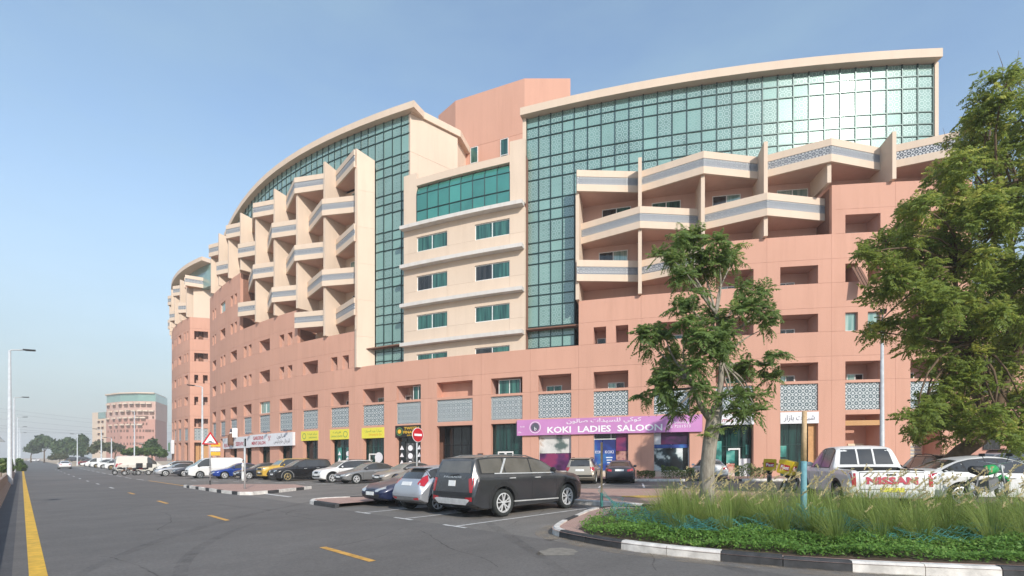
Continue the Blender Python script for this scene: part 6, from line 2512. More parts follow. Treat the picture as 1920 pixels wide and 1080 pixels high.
for cx_, cy_ in zip(tx, ty):
    far_right = cx_ > 10.5
    m = 190 if not far_right else 120
    az = rng.random(m) * 2 * math.pi
    r = rng.random(m) ** .5 * .11
    wind = .22
    az = az * .55 + .45 * (2.6 + rng.normal(0, .5, m))
    lean = np.abs(rng.normal(.50, .26, m))
    ln = rng.uniform(.60, 1.08, m) * rng.uniform(.72, 1.08)
    sh = np.clip(rng.normal(.42, .2, m) + rng.normal(0, .12), 0, 1)
    blades(LB, cx_ + np.cos(az) * r, cy_ + np.sin(az) * r, np.full(m, gz(cx_) + .12), az, lean, ln, rng.uniform(.0028, .0048, m), sh, 5)
    m = rng.integers(2, 7)
    az = rng.normal(.1, .9, m)
    ln = rng.uniform(.55, 1.06, m)
    tip = blades(LB, cx_ + np.cos(az) * .05, cy_ + np.sin(az) * .05, np.full(m, gz(cx_) + .12), az, np.abs(rng.normal(.30, .16, m)), ln, np.full(m, .0026), np.full(m, .75), 4, .6)
    # seed heads: soft spindles made of hairs
    q = 26
    for j in range(m):
        d = unit(np.array([math.cos(az[j]) * .75, math.sin(az[j]) * .75, .62]))
        hl = rng.uniform(.13, .22)
        tt = rng.random(q)
        b0 = tip[j] + d * hl * (tt[:, None] - .1)
        hd = unit(d * .9 + rng.normal(0, .35, (q, 3)))
        wv = unit(np.cross(hd, rng.normal(size=(q, 3)))) * .0065
        hlv = (.035 + .03 * np.sin(math.pi * tt))[:, None]
        LP.quads(np.stack([b0, b0 + hd * hlv * .5 + wv, b0 + hd * hlv, b0 + hd * hlv * .5 - wv], 1), np.clip(rng.normal(.5, .25, q), 0, 1))
        core = unit(np.cross(d, rng.normal(size=3))) * .011
        LP.quads(np.stack([tip[j] - core, tip[j] + core, tip[j] + d * hl + core * .3, tip[j] + d * hl - core * .3], 0)[None], np.array([.4]))
stuff(LB.obj('fountain_grass', 'grass_blade'))
stuff(LP.obj('grass_plumes', 'grass_plume'))

# ---- hedges in front of the shops ------------------------------------------
def hedge(px0, px1, label, zt=.75, r=R0 + 3.2, dens=900, group='clipped hedges along the shops'):
    t0, t1 = T(px1, r), T(px0, r)
    p = A1.P((t0 + t1) / 2, r, 0)
    root = thing('clipped_hedge', label, 'hedge', (p[0], p[1], gz(p[0]) + .13), group)
    L = Leaves()
    length = (t1 - t0) * r
    n = int(dens * length)
    tt = rng.uniform(t0, t1, n)
    rr = r + rng.normal(0, .32, n).clip(-.6, .6)
    zz = zt * (1 + .18 * np.sin(tt * R0 * 2.6) + .1 * np.sin(tt * R0 * 7)) * rng.random(n) ** .55
    xx = XC - rr * np.sin(tt)
    yy = YC - rr * np.cos(tt)
    pos = np.stack([xx, yy, zz + gzv(xx) + .13], 1)
    nn = unit(rng.normal(size=pos.shape) + np.array([0, -.3, .5]))
    u = unit(np.cross(nn, rng.normal(size=pos.shape)))
    v = np.cross(nn, u)
    s = rng.uniform(.03, .065, n)[:, None]
    L.quads(np.stack([pos - u * s, pos - v * s * .5, pos + u * s, pos + v * s * .5], 1), np.clip(rng.normal(.45, .25, n), 0, 1))
    L.obj('foliage', 'hedge_leaf', root)
    mb = MB()
    for k in range(max(3, int(length * 2))):
        tq = t0 + (t1 - t0) * (k + .5) / max(3, int(length * 2))
        p = Vector(A1.P(tq, r, 0))
        p.z = gz(p.x) + .1
        mb.tube([p, p + Vector((random.uniform(-.1, .1), 0, zt * .7))], [.02, .008], 5)
    mb.obj('stem', 'bark_dark', root)
hedge(1113, 1128, 'small clipped shrub between the two cars parked before the salon', .6)
hedge(1194, 1228, 'clipped hedge right of the dark grey sedan by the pink pier', .62)
hedge(1240, 1302, 'longer clipped hedge under the salon window with the white splash', .75)
hedge(1378, 1440, 'clipped hedge before the bazaar door', .8)
hedge(1860, 1960, 'long low hedge at the far right beyond the white sedan', 1.0, R0 + 6.5)
# ------------------------------------------------------------------ lamps, signs, shop signs, people, motorcycles, wires
def lamp_post(name, label, pos, height, arm=1.6, adir=(1, 0), cat='street lamp', group='street lamps', rad=.11, double=False):
    pos = Vector(pos)
    t = thing(name, label, cat, pos, group)
    mb = MB()
    mb.tube([pos - Vector((0, 0, .3)), pos + Vector((0, 0, .45)), pos + Vector((0, 0, .5)), pos + Vector((0, 0, height))], [rad * 1.35, rad * 1.35, rad, rad * .55], 10)
    mb.obj('pole', 'lamp_white', t, smooth=True)
    d = Vector((adir[0], adir[1], 0)).normalized()
    mb = MB()
    top = pos + Vector((0, 0, height))
    mb.tube([top - Vector((0, 0, .25)), top + Vector((0, 0, .05)) + d * .08, top + Vector((0, 0, .12)) + d * arm * .4, top + Vector((0, 0, .16)) + d * arm * .55], .045, 7)
    mb.obj('arm', 'galvanised', t, smooth=True)
    mb = MB()
    a, b = top + Vector((0, 0, .17)) + d * arm * .5, top + Vector((0, 0, .21)) + d * arm
    mb.beam(a, b, .30, .09)
    mb.beam(a.lerp(b, .2) - Vector((0, 0, .06)), a.lerp(b, .9) - Vector((0, 0, .05)), .22, .03)
    mb.obj('lamp_head', 'black_metal', t)
    return t
ar = (.7071, .7071)
# left side of the road, over the barrier
for k, (px, Y, top, lab) in enumerate(((18, 38, 657, 'nearest tall street lamp behind the striped barrier'), (26.5, 66, 746, 'second street lamp along the striped barrier'), (33, 98, 783, 'third street lamp along the barrier'),
                                       (36, 128, 801, 'fourth street lamp along the barrier, far off'), (38, 156, 812, 'fifth and farthest street lamp along the barrier'))):
    x = (px - 960) / F * Y
    z1 = CAMH + (HOR - top) * Y / F
    lamp_post('street_lamp', lab, (x, Y, gz(x)), z1 - gz(x), 1.45, ar, rad=.15 if k == 0 else .13)
for px, Y, top, ad, lab in ((379.5, 55, 726, (-.9, -.2), 'street lamp in front of the rounded neighbour building, arm to the left'), (1654, 27, 603, (-.55, -.8), 'white street lamp behind the pickup, its head reaching into the big tree'),
                        (145, 120, 815, (-1, -.2), 'thin street lamp before the far roadside trees'), (190, 100, 806, (-1, -.2), 'street lamp left of the middle of the distant building'),
                        (209, 96, 822, (-1, -.2), 'shorter street lamp before the middle of the distant building'), (252, 105, 772, (-1, -.2), 'tall street lamp before the right half of the distant building'),
                        (267, 125, 832, (-1, -.2), 'small far lamp post above the hedge')):
    x = (px - 960) / F * Y
    lamp_post('street_lamp', lab, (x, Y, gz(x) + (.13 if px in (1654,) else 0)), CAMH + (HOR - top) * Y / F - gz(x), 1.5 if px != 1654 else 1.3, ad, rad=.13 if px != 1654 else .12)

def disc(mb, c, r, nrm, n=28, thick=.02, m=0):
    nrm = Vector(nrm).normalized()
    mb.tube([Vector(c) - nrm * thick / 2, Vector(c) + nrm * thick / 2], r, n, m)
# warning sign
p = AB(34.0, 8.75, .135)
p = Vector(((394 - 960) / F * 31.5, 31.5, 0))
p.z = gz(p.x) + .135
t = thing('warning_sign', 'red bordered triangular road hump sign on a grey pole', 'road sign', p)
mb = MB()
mb.tube([p - Vector((0, 0, .1)), p + Vector((0, 0, .28))], .045, 8)
mb.obj('pole_foot', 'kerb_black', t)
mb = MB()
mb.tube([p + Vector((0, 0, .28)), p + Vector((0, 0, 3.25))], .035, 8)
mb.obj('pole', 'galvanised', t, smooth=True)
fac = Vector((-p.x, -p.y, 0)).normalized()
fac = (fac + Vector((.18, .1, 0))).normalized()
rt = Vector((-fac.y, fac.x, 0))
if rt.x < 0: rt = -rt
c0 = p + Vector((0, 0, 2.86)) + fac * .05
def tri(r, off, mat, name, th=.012):
    mb = MB()
    P = [c0 + rt * r * math.sin(a) + Vector((0, 0, r * math.cos(a) + .0)) + fac * off for a in (0, 2.0944, 4.18879)]
    Q = [x - fac * th for x in P]
    i = [mb.vert(x) for x in P] + [mb.vert(x) for x in Q]
    mb.face(i[:3]); mb.face(i[5:2:-1])
    for k in range(3):
        l = (k + 1) % 3
        mb.face((i[k], i[3 + k], i[3 + l], i[l]))
    return mb.obj(name, mat, t)
tri(.56, 0, 'red_paint', 'sign_plate')
tri(.385, .012, 'white_gloss', 'sign_face')
mb = MB()
b0 = c0 + fac * .018
P = [(-.20, -.155), (.20, -.155), (.20, -.135), (.13, -.125), (.07, -.075), (0, -.06), (-.07, -.075), (-.13, -.125), (-.20, -.135)]
mb.poly([b0 + rt * x + Vector((0, 0, z)) for x, z in P])
mb.obj('hump_symbol', 'black_metal', t)
# small plates behind the warning sign
q = p + Vector((-.3, 9.0, 0))
q = Vector(((404 - 960) / F * 52, 52, 0)); q.z = gz(q.x)
t = thing('parking_sign', 'small yellow and white plates on a post behind the hump sign', 'road sign', q)
mb = MB(); mb.tube([q, q + Vector((0, 0, 3.6))], .04, 6); mb.obj('pole', 'galvanised', t)
for k, (z, mt) in enumerate(((3.35, 'letter_gold'), (2.85, 'white_gloss'), (2.4, 'letter_gold'))):
    mb = MB(); mb.beam(q + Vector((-.55, -.06, z)), q + Vector((.55, -.06, z)), .03, .38); mb.obj('sign_plate', mt, t)
# bare pole on the kerb
p = G(459, 921.5); p.z = gz(p.x)
t = thing('bare_pole', 'bare galvanised pole on the corner of the paved island', 'pole', p)
mb = MB(); mb.tube([p - Vector((0, 0, .1)), p + Vector((0, 0, 2.86))], .055, 8); mb.obj('post', 'galvanised', t, smooth=True)
mb = MB(); mb.beam(p + Vector((.04, -.03, 2.45)), p + Vector((.04, -.03, 2.86)), .10, .03); mb.obj('bracket', 'black_metal', t)
# no entry sign
p = Vector(((781.5 - 960) / F * 25.0, 25.0, 0)); p.z = gz(p.x) + .0
t = thing('no_entry_sign', 'round red no entry sign with a white bar on a grey pole', 'road sign', p)
mb = MB(); mb.tube([p - Vector((0, 0, .1)), p + Vector((0, 0, 3.2))], .045, 8); mb.obj('pole', 'galvanised', t, smooth=True)
fc = Vector((.80, -.60, 0)).normalized()
c0 = p + Vector((0, 0, 2.88)) + fc * .07
mb = MB(); disc(mb, c0, .37, fc); mb.obj('sign_plate', 'white_gloss', t)
mb = MB(); disc(mb, c0 + fc * .012, .345, fc); mb.obj('sign_face', 'red_paint', t)
r2 = Vector((-fc.y, fc.x, 0))
mb = MB(); mb.beam(c0 - r2 * .25 + fc * .03, c0 + r2 * .25 + fc * .03, .012, .11); mb.obj('bar', 'white_gloss', t)
# edge of a sign that pokes in at the left border
q = Vector(((-3 - 960) / F * 18, 18, CAMH + (HOR - 822) * 18 / F))
gq = Vector((q.x, q.y, gz(q.x)))
t = thing('grey_sign_back', 'grey back of a triangular sign poking in at the left border', 'road sign', gq)
mb = MB(); mb.tube([gq, gq + Vector((0, 0, q.z - gq.z + .3))], .035, 6); mb.obj('pole', 'galvanised', t)
mb = MB()
P = [q + Vector((-.22, 0, .30)), q + Vector((.25, 0, -.13)), q + Vector((-.65, 0, -.13))]
i = [mb.vert(x) for x in P] + [mb.vert(x + Vector((0, .02, 0))) for x in P]
mb.face(i[:3]); mb.face(i[5:2:-1])
for k in range(3):
    l = (k + 1) % 3
    mb.face((i[k], i[3 + k], i[3 + l], i[l]))
mb.obj('sign_plate', 'steel', t)

# ---- stake, post and plastic net on the verge -------------------------------
sp = G(1128, 950, .14)
t = thing('wooden_stake', 'thin pale wooden stake at the left tip of the planted verge', 'stake', sp)
mb = MB(); mb.beam(sp - Vector((0, 0, .1)), sp + Vector((0, 0, 1.98)), .075, .05); mb.obj('post', 'wood_stake', t)
mb = MB(); mb.beam(sp + Vector((0, -.0, -.04)), sp + Vector((0, 0, .42)), .10, .075); mb.obj('wrapping', 'teal_net', t)
pp = G(1507, 1003, .14)
t = thing('wrapped_post', 'timber post with a teal painted lower half standing in the tall grass', 'post', pp)
mb = MB(); mb.tube([pp + Vector((0, 0, 1.42)), pp + Vector((.015, 0, 2.38))], [.05, .044], 8); mb.obj('upper_post', 'wood_stake', t, smooth=True)
mb = MB(); mb.tube([pp - Vector((0, 0, .1)), pp + Vector((0, 0, 1.42))], [.058, .054], 8); mb.obj('painted_sleeve', 'teal_wrap', t, smooth=True)
def net():
    path = [G(1128, 948, .2), G(1150, 968, .2), G(1195, 985, .2), G(1260, 997, .2), G(1330, 1003, .2), G(1400, 1003, .2), G(1470, 1000, .2), G(1507, 1000, .2), G(1560, 1000, .2), G(1620, 1012, .2), G(1700, 1020, .2), G(1780, 1018, .2), G(1860, 1010, .2), G(1950, 1008, .2)]
    hts = [.42, .34, .27, .22, .17, .2, .30, .42, .32, .16, .10, .11, .15, .12]
    P = []
    for k in range(len(path) - 1):
        m = 26
        for j in range(m):
            u = j / m
            P.append((path[k].lerp(path[k + 1], u), hts[k] + (hts[k + 1] - hts[k]) * u))
    mb = MB()
    rows = 9
    grid = []
    for i, (p, h) in enumerate(P):
        d = (P[min(i + 1, len(P) - 1)][0] - P[max(i - 1, 0)][0]).normalized()
        nn = Vector((-d.y, d.x, 0))
        if nn.y < 0: nn = -nn
        col = []
        for r in range(rows):
            v = r / (rows - 1)
            wob = .05 * math.sin(i * .35 + r * 1.3) + .03 * math.sin(i * .9 + r)
            q = p + nn * (.42 * (1 - v) * -1 + .12 + wob) + d * wob
            q.z = gz(q.x) + .31 + h * v + .04 * math.sin(i * .5 + r * .8)
            col.append(q)
        grid.append(col)
    def rib(a, b, w=.0075):
        d = (b - a).normalized()
        s = d.cross(Vector((0, -.6, .8))).normalized() * w / 2
        i = [mb.vert(x) for x in (a - s, a + s, b + s, b - s)]
        mb.face(i)
    for i in range(len(grid) - 1):
        for r in range(rows):
            rib(grid[i][r], grid[i + 1][r])
            if r < rows - 1 and i % 2 == 0:
                rib(grid[i][r], grid[i][r + 1], .006)
    o = mb.obj('plastic_net', 'teal_net')
    tag(o, 'sagging teal plastic mesh strung from the stake past the post over the ground cover', 'netting')
net()

# ---- shop signs ---------------------------------------------------------------
def arc_sign(name, label, px0, px1, z0, z1, mat, r=R0 + .18, depth=.16):
    """sign box that follows the facade; returns helpers to put lettering and marks on its face"""
    t0, t1 = T(px1), T(px0)
    p = A1.P((t0 + t1) / 2, r, z0)
    root = thing(name, label, 'shop sign', p)
    mb = MB()
    A1.cbox(mb, t0, t1, r - depth, r, z0, z1)
    mb.obj('sign_board', mat, root)
    def put(body, px, zc, size, m, fit=None, rr=.012, align='CENTER', bold=0., shear=0., nm='lettering'):
        vs, fs = text_mesh(body, size, align, bold, shear)
        if not vs: return
        k = 1.
        if fit:
            k = (abs(T(fit[0]) - T(fit[1])) * R0) / (max(v.x for v in vs) - min(v.x for v in vs))
        tc = T(px)
        zm = (max(v.y for v in vs) + min(v.y for v in vs)) / 2
        m_ = MB()
        for v in vs:
            m_.vert(A1.P(tc - v.x * k / R0, r + rr, zc + v.y - zm))
        for f in fs: m_.face(f)
        return m_.obj(nm, m, root)
    def dot(px, zc, rad, m, rr=.008, nm='emblem', hole=None):
        m_ = MB()
        tc = T(px)
        n = 22
        if hole:
            a = [m_.vert(A1.P(tc + rad * math.cos(2 * math.pi * k / n) / R0, r + rr, zc + rad * math.sin(2 * math.pi * k / n))) for k in range(n)]
            b = [m_.vert(A1.P(tc + hole * math.cos(2 * math.pi * k / n) / R0, r + rr, zc + hole * math.sin(2 * math.pi * k / n))) for k in range(n)]
            for k in range(n):
                l = (k + 1) % n
                m_.face((a[k], b[k], b[l], a[l]))
        else:
            m_.face([m_.vert(A1.P(tc - rad * math.cos(2 * math.pi * k / n) / R0, r + rr, zc + rad * math.sin(2 * math.pi * k / n))) for k in range(n)])
        return m_.obj(nm, m, root)
    return root, put, dot
AR_SALOON = '\ufee5\ufeee\ufedf\ufe8e\ufebb \ufe95\ufe8d\ufeaa\ufef4\ufeb4\ufee0\ufedf \ufef2\ufedb\ufeee\ufedb'
AR_BAZAAR = '\u0640\ufead\ufe8d\ufeaf\ufe8e\ufe91 \ufe95\ufe8e\ufeec\ufe92\ufeb7'[1:]
AR_MEN = '\ufee5\ufeee\ufedf\ufe8e\ufebb'
AR_MEN2 = '\ufeb2\ufee8\ufef3\ufe8d\ufea9\ufead\ufe8e\ufe9f \ufedd\ufe8e\ufe9f\ufeae\ufee0\ufedf'
root, put, dot = arc_sign('salon_sign', 'long pink shop sign with white lettering for a ladies saloon', 970.5, 1316, 3.60, 4.84, 'sign_pink')
put('KOKI  LADIES  SALOON', 1131, 3.98, .66, 'letter_white', (1025, 1239), bold=.016)
put(AR_SALOON, 1131, 4.55, .40, 'letter_white', (1061, 1200))
put('for booking', 1271, 4.28, .26, 'letter_white', (1251, 1291))
put('052 7201513', 1271, 4.02, .28, 'letter_white', (1248, 1294))
dot(1004.5, 4.22, .46, 'letter_white', hole=.42)
dot(1004.5, 4.24, .34, 'letter_grey', .010)
put('b', 1005, 4.12, .42, 'letter_white', rr=.016)
for k, px in enumerate((976, 981)):
    put('KOKI' if k else 'SPA', px, 3.85 + .45 * k, .16, 'letter_white')
root, put, dot = arc_sign('bazaar_sign', 'white shop sign with dark handwriting letters above the glazed bazaar door', 1341, 1414, 4.05, 4.86, 'sign_white', R0 + .02, .3)
put('Amal', 1358, 4.42, .42, 'letter_red', (1344, 1375), shear=.25)
put('Bazaar', 1393, 4.42, .40, 'letter_grey', (1377, 1410), shear=.25)
root, put, dot = arc_sign('bazaar_sign', 'white shop sign with dark Arabic lettering behind the timber post', 1463, 1535, 4.05, 4.86, 'sign_white', R0 + .02, .3)
put(AR_BAZAAR, 1499, 4.42, .5, 'letter_grey', (1470, 1528))
root, put, dot = arc_sign('driving_school_sign', 'black shop sign with gold lettering beside the no entry sign', 741.5, 789.5, 3.75, 4.80, 'sign_black', R0 + .03, .3)
put('TWO2U', 772, 4.54, .33, 'letter_gold', (759, 787), bold=.01)
put('FINANCE', 772, 4.20, .33, 'letter_gold', (757, 788), bold=.01)
put('BROKER', 775, 3.92, .18, 'letter_gold', (763, 786))
dot(749.5, 4.28, .36, 'letter_green', hole=.29)
dot(749.5, 4.28, .20, 'letter_gold', .01)
for px0, px1, cx_, lab, ex, mt in ((678.5, 720.5, 700, 'yellow shop sign with orange lettering nearest the black sign', 0, 'letter_orange'), (619, 654.5, 637, 'yellow shop sign with a round emblem at its right end', 1, 'letter_green'), (565, 597, 581, 'yellow shop sign with a round emblem at its left end', 2, 'letter_green')):
    root, put, dot = arc_sign('yellow_sign', lab, px0, px1, 3.78, 4.74, 'sign_yellow', R0 + .03, .3)
    if ex == 0:
        put('\ufe93\ufead\ufe8e\ufef4\ufeb4\ufedf\ufe8d \ufea9\ufeae\ufe9f \ufe93\ufead\ufe8e\ufef4\ufeb3', cx_, 4.42, .28, 'letter_green', (684, 716))
        put('Driving & Co', cx_ + 4, 4.08, .26, mt, (694, 718))
    elif ex == 1:
        put('\ufe93\ufea9\ufe8e\ufef4\ufed7', 632, 4.45, .26, mt, (625, 640))
        put('DRIVING CENTRE', 632, 4.08, .22, mt, (622, 643))
        dot(648, 4.25, .30, mt, hole=.24)
    else:
        put('\ufe93\ufea9\ufe8e\ufef4\ufed7 \ufeb0\ufedb\ufeae\ufee3', 586, 4.42, .26, mt, (577, 595))
        put('DRIVING', 587, 4.08, .22, mt, (580, 595))
        dot(571, 4.25, .30, mt, hole=.24)
root, put, dot = arc_sign('mens_salon_sign', 'long white shop sign with red lettering for a gentlemen salon', 474, 554.5, 3.35, 4.72, 'sign_white', R0 + .35, .3)
put('GARDENS', 490, 4.33, .52, 'letter_red', (480.5, 499.5), bold=.012)
put("MEN'S SALON", 490.5, 3.78, .50, 'letter_red', (477.5, 503), bold=.012)
put(AR_MEN, 533, 4.35, .55, 'letter_grey', (525, 541))
put(AR_MEN2, 534, 3.82, .55, 'letter_grey', (519, 549))
put('✂', 511, 4.2, .6, 'letter_red')
root, put, dot = arc_sign('laundry_sign', 'white shop sign with red lettering and a picture at the far end of the shops', 422.5, 473.5, 3.30, 4.62, 'sign_white', R0 + .30, .3)
put('RKAL', 431, 3.72, .62, 'letter_red', (425.5, 437), bold=.012)
put('SERVICE', 456.5, 3.80, .62, 'letter_red', (447.5, 466.5), bold=.012)
put('AIDE', 441.5, 3.55, .2, 'letter_grey')
# dark bottle-shaped figure standing on that sign
p = Vector(A1.P(T(441.5), R0 + .5, 3.9))
t = thing('sign_figure', 'dark bottle shaped figure with a white collar fixed to the far shop sign', 'ornament', p)
mb = MB(); mb.tube([p + Vector((0, 0, z)) for z in (-.25, -.1, .9, 1.1, 1.2)], [.30, .36, .34, .22, .14], 12); mb.obj('body', 'rust', t, smooth=True)
mb = MB(); mb.tube([p + Vector((0, 0, z)) for z in (1.2, 1.35)], [.17, .12], 12); mb.obj('collar', 'white_gloss', t, smooth=True)
mb = MB(); mb.tube([p + Vector((0, 0, z)) for z in (1.35, 1.7, 1.78)], [.12, .11, .04], 12); mb.obj('neck', 'letter_grey', t, smooth=True)
p = Vector(A1.P(T(448), R0 + .45, 4.65))
t = thing('white_panel', 'upright white panel standing on the far shop sign beside the dark figure', 'panel', p)
mb = MB(); mb.box((p.x, p.y, p.z + .5), (.55, .12, 1.1), .6); mb.obj('board', 'white_gloss', t)
for k, px in enumerate((430, 476, 509, 547)):
    p = Vector(A1.P(T(px), R0 + .7, 4.9))
    t = thing('flood_lamp', ['small flood lamp above the first red letters of the far sign', 'small flood lamp where the two white signs meet', 'small flood lamp above the middle of the gentlemen salon sign', 'small flood lamp at the right end of the gentlemen salon sign'][k], 'lamp', p, 'flood lamps on the shop signs')
    mb = MB(); mb.beam(p + Vector((.4, .5, .05)), p, .05, .05); mb.obj('bracket', 'black_metal', t)
    mb = MB(); mb.box(p, (.34, .2, .2), .6); mb.obj('lamp_head', 'letter_grey', t)
# green and white projecting sign on the neighbour building
p = Vector(A2.P(T2(321), RB2 + .4, 3.0))
t = thing('pharmacy_sign', 'pale green and white sign board on the neighbour building', 'shop sign', p)
mb = MB(); A2.cbox(mb, T2(327.5), T2(313), RB2 + .05, RB2 + .5, 2.9, 5.2); mb.obj('sign_board', 'sign_white', t)
mb = MB(); A2.cbox(mb, T2(325.5), T2(319), RB2 + .51, RB2 + .53, 3.3, 4.8); mb.obj('cross_panel', 'letter_green', t)

# ---- posters in the shop windows (flat print) ---------------------------------
def poster_mat(name, cols, scale, seedv):
    n = NT(name)
    c = n.coord('UV')
    m = n.n.new('ShaderNodeMapping')
    m.inputs['Location'].default_value = (seedv, seedv * .7, 0)
    n.link(c, m.inputs[0])
    r = n.n.new('ShaderNodeValToRGB')
    els = r.color_ramp.elements
    while len(els) < len(cols): els.new(.5)
    for i, (pos, col) in enumerate(cols):
        els[i].position = pos
        els[i].color = (*col, 1)
    n.link(n.noise(scale, 3, .5, vec=m.outputs[0]), r.inputs[0])
    n.set(r.outputs[0], .35, 0, .5)
poster_mat('poster_purple', [(.35, (.03, .01, .04)), (.5, (.10, .02, .10)), (.62, (.22, .03, .10))], .9, 3)
poster_mat('poster_white', [(.36, (.10, .14, .13)), (.44, (.55, .55, .52)), (.6, (.70, .69, .66)), (.7, (.35, .22, .12))], .8, 8)
poster_mat('poster_blue', [(.38, (.02, .03, .14)), (.52, (.03, .07, .30)), (.66, (.05, .22, .45))], .7, 5)
poster_mat('poster_splash', [(.40, (.01, .012, .014)), (.50, (.03, .05, .06)), (.56, (.55, .62, .60)), (.66, (.75, .76, .74))], 1.0, 12)
poster_mat('poster_face', [(.36, (.06, .02, .02)), (.48, (.28, .12, .10)), (.60, (.50, .27, .22)), (.7, (.16, .02, .08))], 1.3, 20)
poster_mat('poster_dark', [(.40, (.02, .02, .025)), (.56, (.10, .10, .10)), (.68, (.28, .27, .26))], 2.2, 30)
poster_mat('poster_stripes', [(.38, (.40, .06, .04)), (.52, (.58, .40, .32)), (.64, (.62, .58, .52))], 1.6, 40)
poster_mat('poster_teal', [(.38, (.02, .12, .11)), (.52, (.05, .28, .24)), (.66, (.18, .42, .36))], 1.5, 50)
ROFF = R0 - .26
def poster(px0, px1, z0, z1, mat, label, r=ROFF, cat='poster'):
    t0, t1 = T(px1), T(px0)
    mb = MB()
    A1.cbox(mb, t0, t1, r - .012, r, z0, z1)
    o = mb.obj('window_poster', mat)
    return tag(o, label, cat)
RW = R0 - .26
poster(1010.5, 1069.5, .80, 2.15, 'poster_purple', 'dark purple poster with a dim figure in the leftmost salon window')
poster(1010.5, 1069.5, 2.17, 3.58, 'poster_white', 'white and brown poster in the upper part of the leftmost salon window')
o = poster(1114, 1129, .80, 3.15, 'poster_blue', 'narrow blue poster at the left of the middle salon window')
o = poster(1129.8, 1154, .80, 3.15, 'poster_blue', 'wider blue poster with white writing in the middle salon window')
poster(1155, 1177, .80, 2.25, 'poster_face', 'warm toned portrait poster in the middle salon window')
poster(1155, 1177, 2.28, 3.58, 'poster_purple', 'purple panel above the portrait poster in the middle salon window')
poster(1227, 1281, .80, 2.42, 'poster_splash', 'black poster with a white flower like splash in the right salon window')
poster(1240, 1292, 2.72, 3.58, 'poster_purple', 'purple strip across the top of the right salon window')
poster(1227, 1292, 2.45, 2.70, 'poster_blue', 'blue band across the right salon window')
o_ = poster(1227, 1239.5, 2.72, 3.58, 'sign_white', 'small white sheet at the top left of the right salon window')
poster(1344, 1356, 1.0, 2.9, 'poster_teal', 'teal advert left of the bazaar door', R0 - .50)
poster(1344, 1356, .1, .95, 'poster_stripes', 'red fruit print low beside the bazaar door', R0 - .50)
poster(1365, 1381, 1.3, 2.2, 'poster_teal', 'teal advert on the bazaar door', R0 - .48)
poster(1365, 1381, .25, 1.25, 'poster_stripes', 'red fruit print on the bazaar door', R0 - .48)
poster(1391, 1411, .1, 1.6, 'sign_white', 'pale panel right of the bazaar door', R0 - .50)
poster(1402, 1408, 1.9, 2.6, 'poster_teal', 'small teal notice right of the bazaar door', R0 - .50)
poster(1465, 1480, 1.7, 2.5, 'poster_teal', 'pale notice in the window under the Arabic bazaar sign', R0 - .50)
poster(757, 774, 1.0, 3.2, 'poster_dark', 'grey poster with a column of round pictures beside the black sign', R0 - .31)
for (px0, px1, lab) in ((743.9, 755.5, 'dark poster with white triangles left of the grey poster'), (776.5, 788.6, 'dark poster with white triangles right of the grey poster')):
    o = poster(px0, px1, 1.0, 3.4, 'shop_dark', lab, R0 - .31)
mk = []
def marks(px, zs, shape, r, name_parent, mat='letter_white'):
    for z in zs:
        mb = MB()
        tc = T(px)
        n = 3 if shape == 't' else 14
        mb.face([mb.vert(A1.P(tc - .26 * math.sin(2 * math.pi * k / n) / R0, r, z + .26 * math.cos(2 * math.pi * k / n))) for k in range(n)][::-1])
        mb.obj('printed_mark', mat, name_parent)
by = {o.get('label'): o for o in bpy.data.objects if o.get('label')}
marks(749.5, (1.5, 2.15, 2.8), 't', R0 - .302, by['dark poster with white triangles left of the grey poster'])
marks(782.5, (1.5, 2.15, 2.8), 't', R0 - .302, by['dark poster with white triangles right of the grey poster'])
marks(765.5, (1.4, 2.1, 2.8), 'o', R0 - .302, by['grey poster with a column of round pictures beside the black sign'])
for px, sh in ((629, 't'), (645, 'o')):
    o = poster(px - 3.5, px + 3.5, .9, 3.0, 'poster_teal', 'teal strip with white triangles in the window under the middle yellow sign' if sh == 't' else 'teal strip with white discs in the window under the middle yellow sign', R0 - .50)
    marks(px, (1.2, 1.8, 2.4), sh, R0 - .49, o)
mb = MB()
o = poster(698, 712, .1, .2, 'white_gloss', 'low white strip inside the window under the right yellow sign', R0 - .50)
def window_disc(px, z, rad, mat, label):
    mb = MB()
    tc = T(px)
    p = [A1.P(tc - rad * math.cos(2 * math.pi * k / 20) / R0, R0 - .50, z + rad * math.sin(2 * math.pi * k / 20)) for k in range(20)]
    q = [A1.P(tc - rad * math.cos(2 * math.pi * k / 20) / R0, R0 - .51, z + rad * math.sin(2 * math.pi * k / 20)) for k in range(20)]
    a = [mb.vert(x) for x in p]; b = [mb.vert(x) for x in q]
    mb.face(a); mb.face(b[::-1])
    for k in range(20): mb.face((a[k], b[k], b[(k + 1) % 20], a[(k + 1) % 20]))
    tag(mb.obj('window_sticker', mat), label, 'sticker')
window_disc(703, 2.0, .48, 'sign_white', 'round white sticker on the glass under the right yellow sign')
def print_on(o, body, px, z, size, mat, fit, r):
    vs, fs = text_mesh(body, size)
    k = (abs(T(fit[0]) - T(fit[1])) * R0) / (max(v.x for v in vs) - min(v.x for v in vs))
    mb = MB()
    for v in vs: mb.vert(A1.P(T(px) - v.x * k / R0, r, z + v.y))
    for f in fs: mb.face(f)
    mb.obj('lettering', mat, o)
pb_ = by['wider blue poster with white writing in the middle salon window']
print_on(pb_, 'KOKI', 1142, 2.1, .32, 'letter_white', (1134, 1150), RW + .012)
print_on(by['narrow blue poster at the left of the middle salon window'], 'KOKI', 1121.5, 2.1, .32, 'letter_white', (1116, 1128), RW + .012)
for k in range(4):
    mb = MB(); A1.cbox(mb, T(1148 - k), T(1136 + k), RW, RW + .012, 1.75 - k * .2, 1.82 - k * .2); mb.obj('printed_line', 'letter_white', pb_)
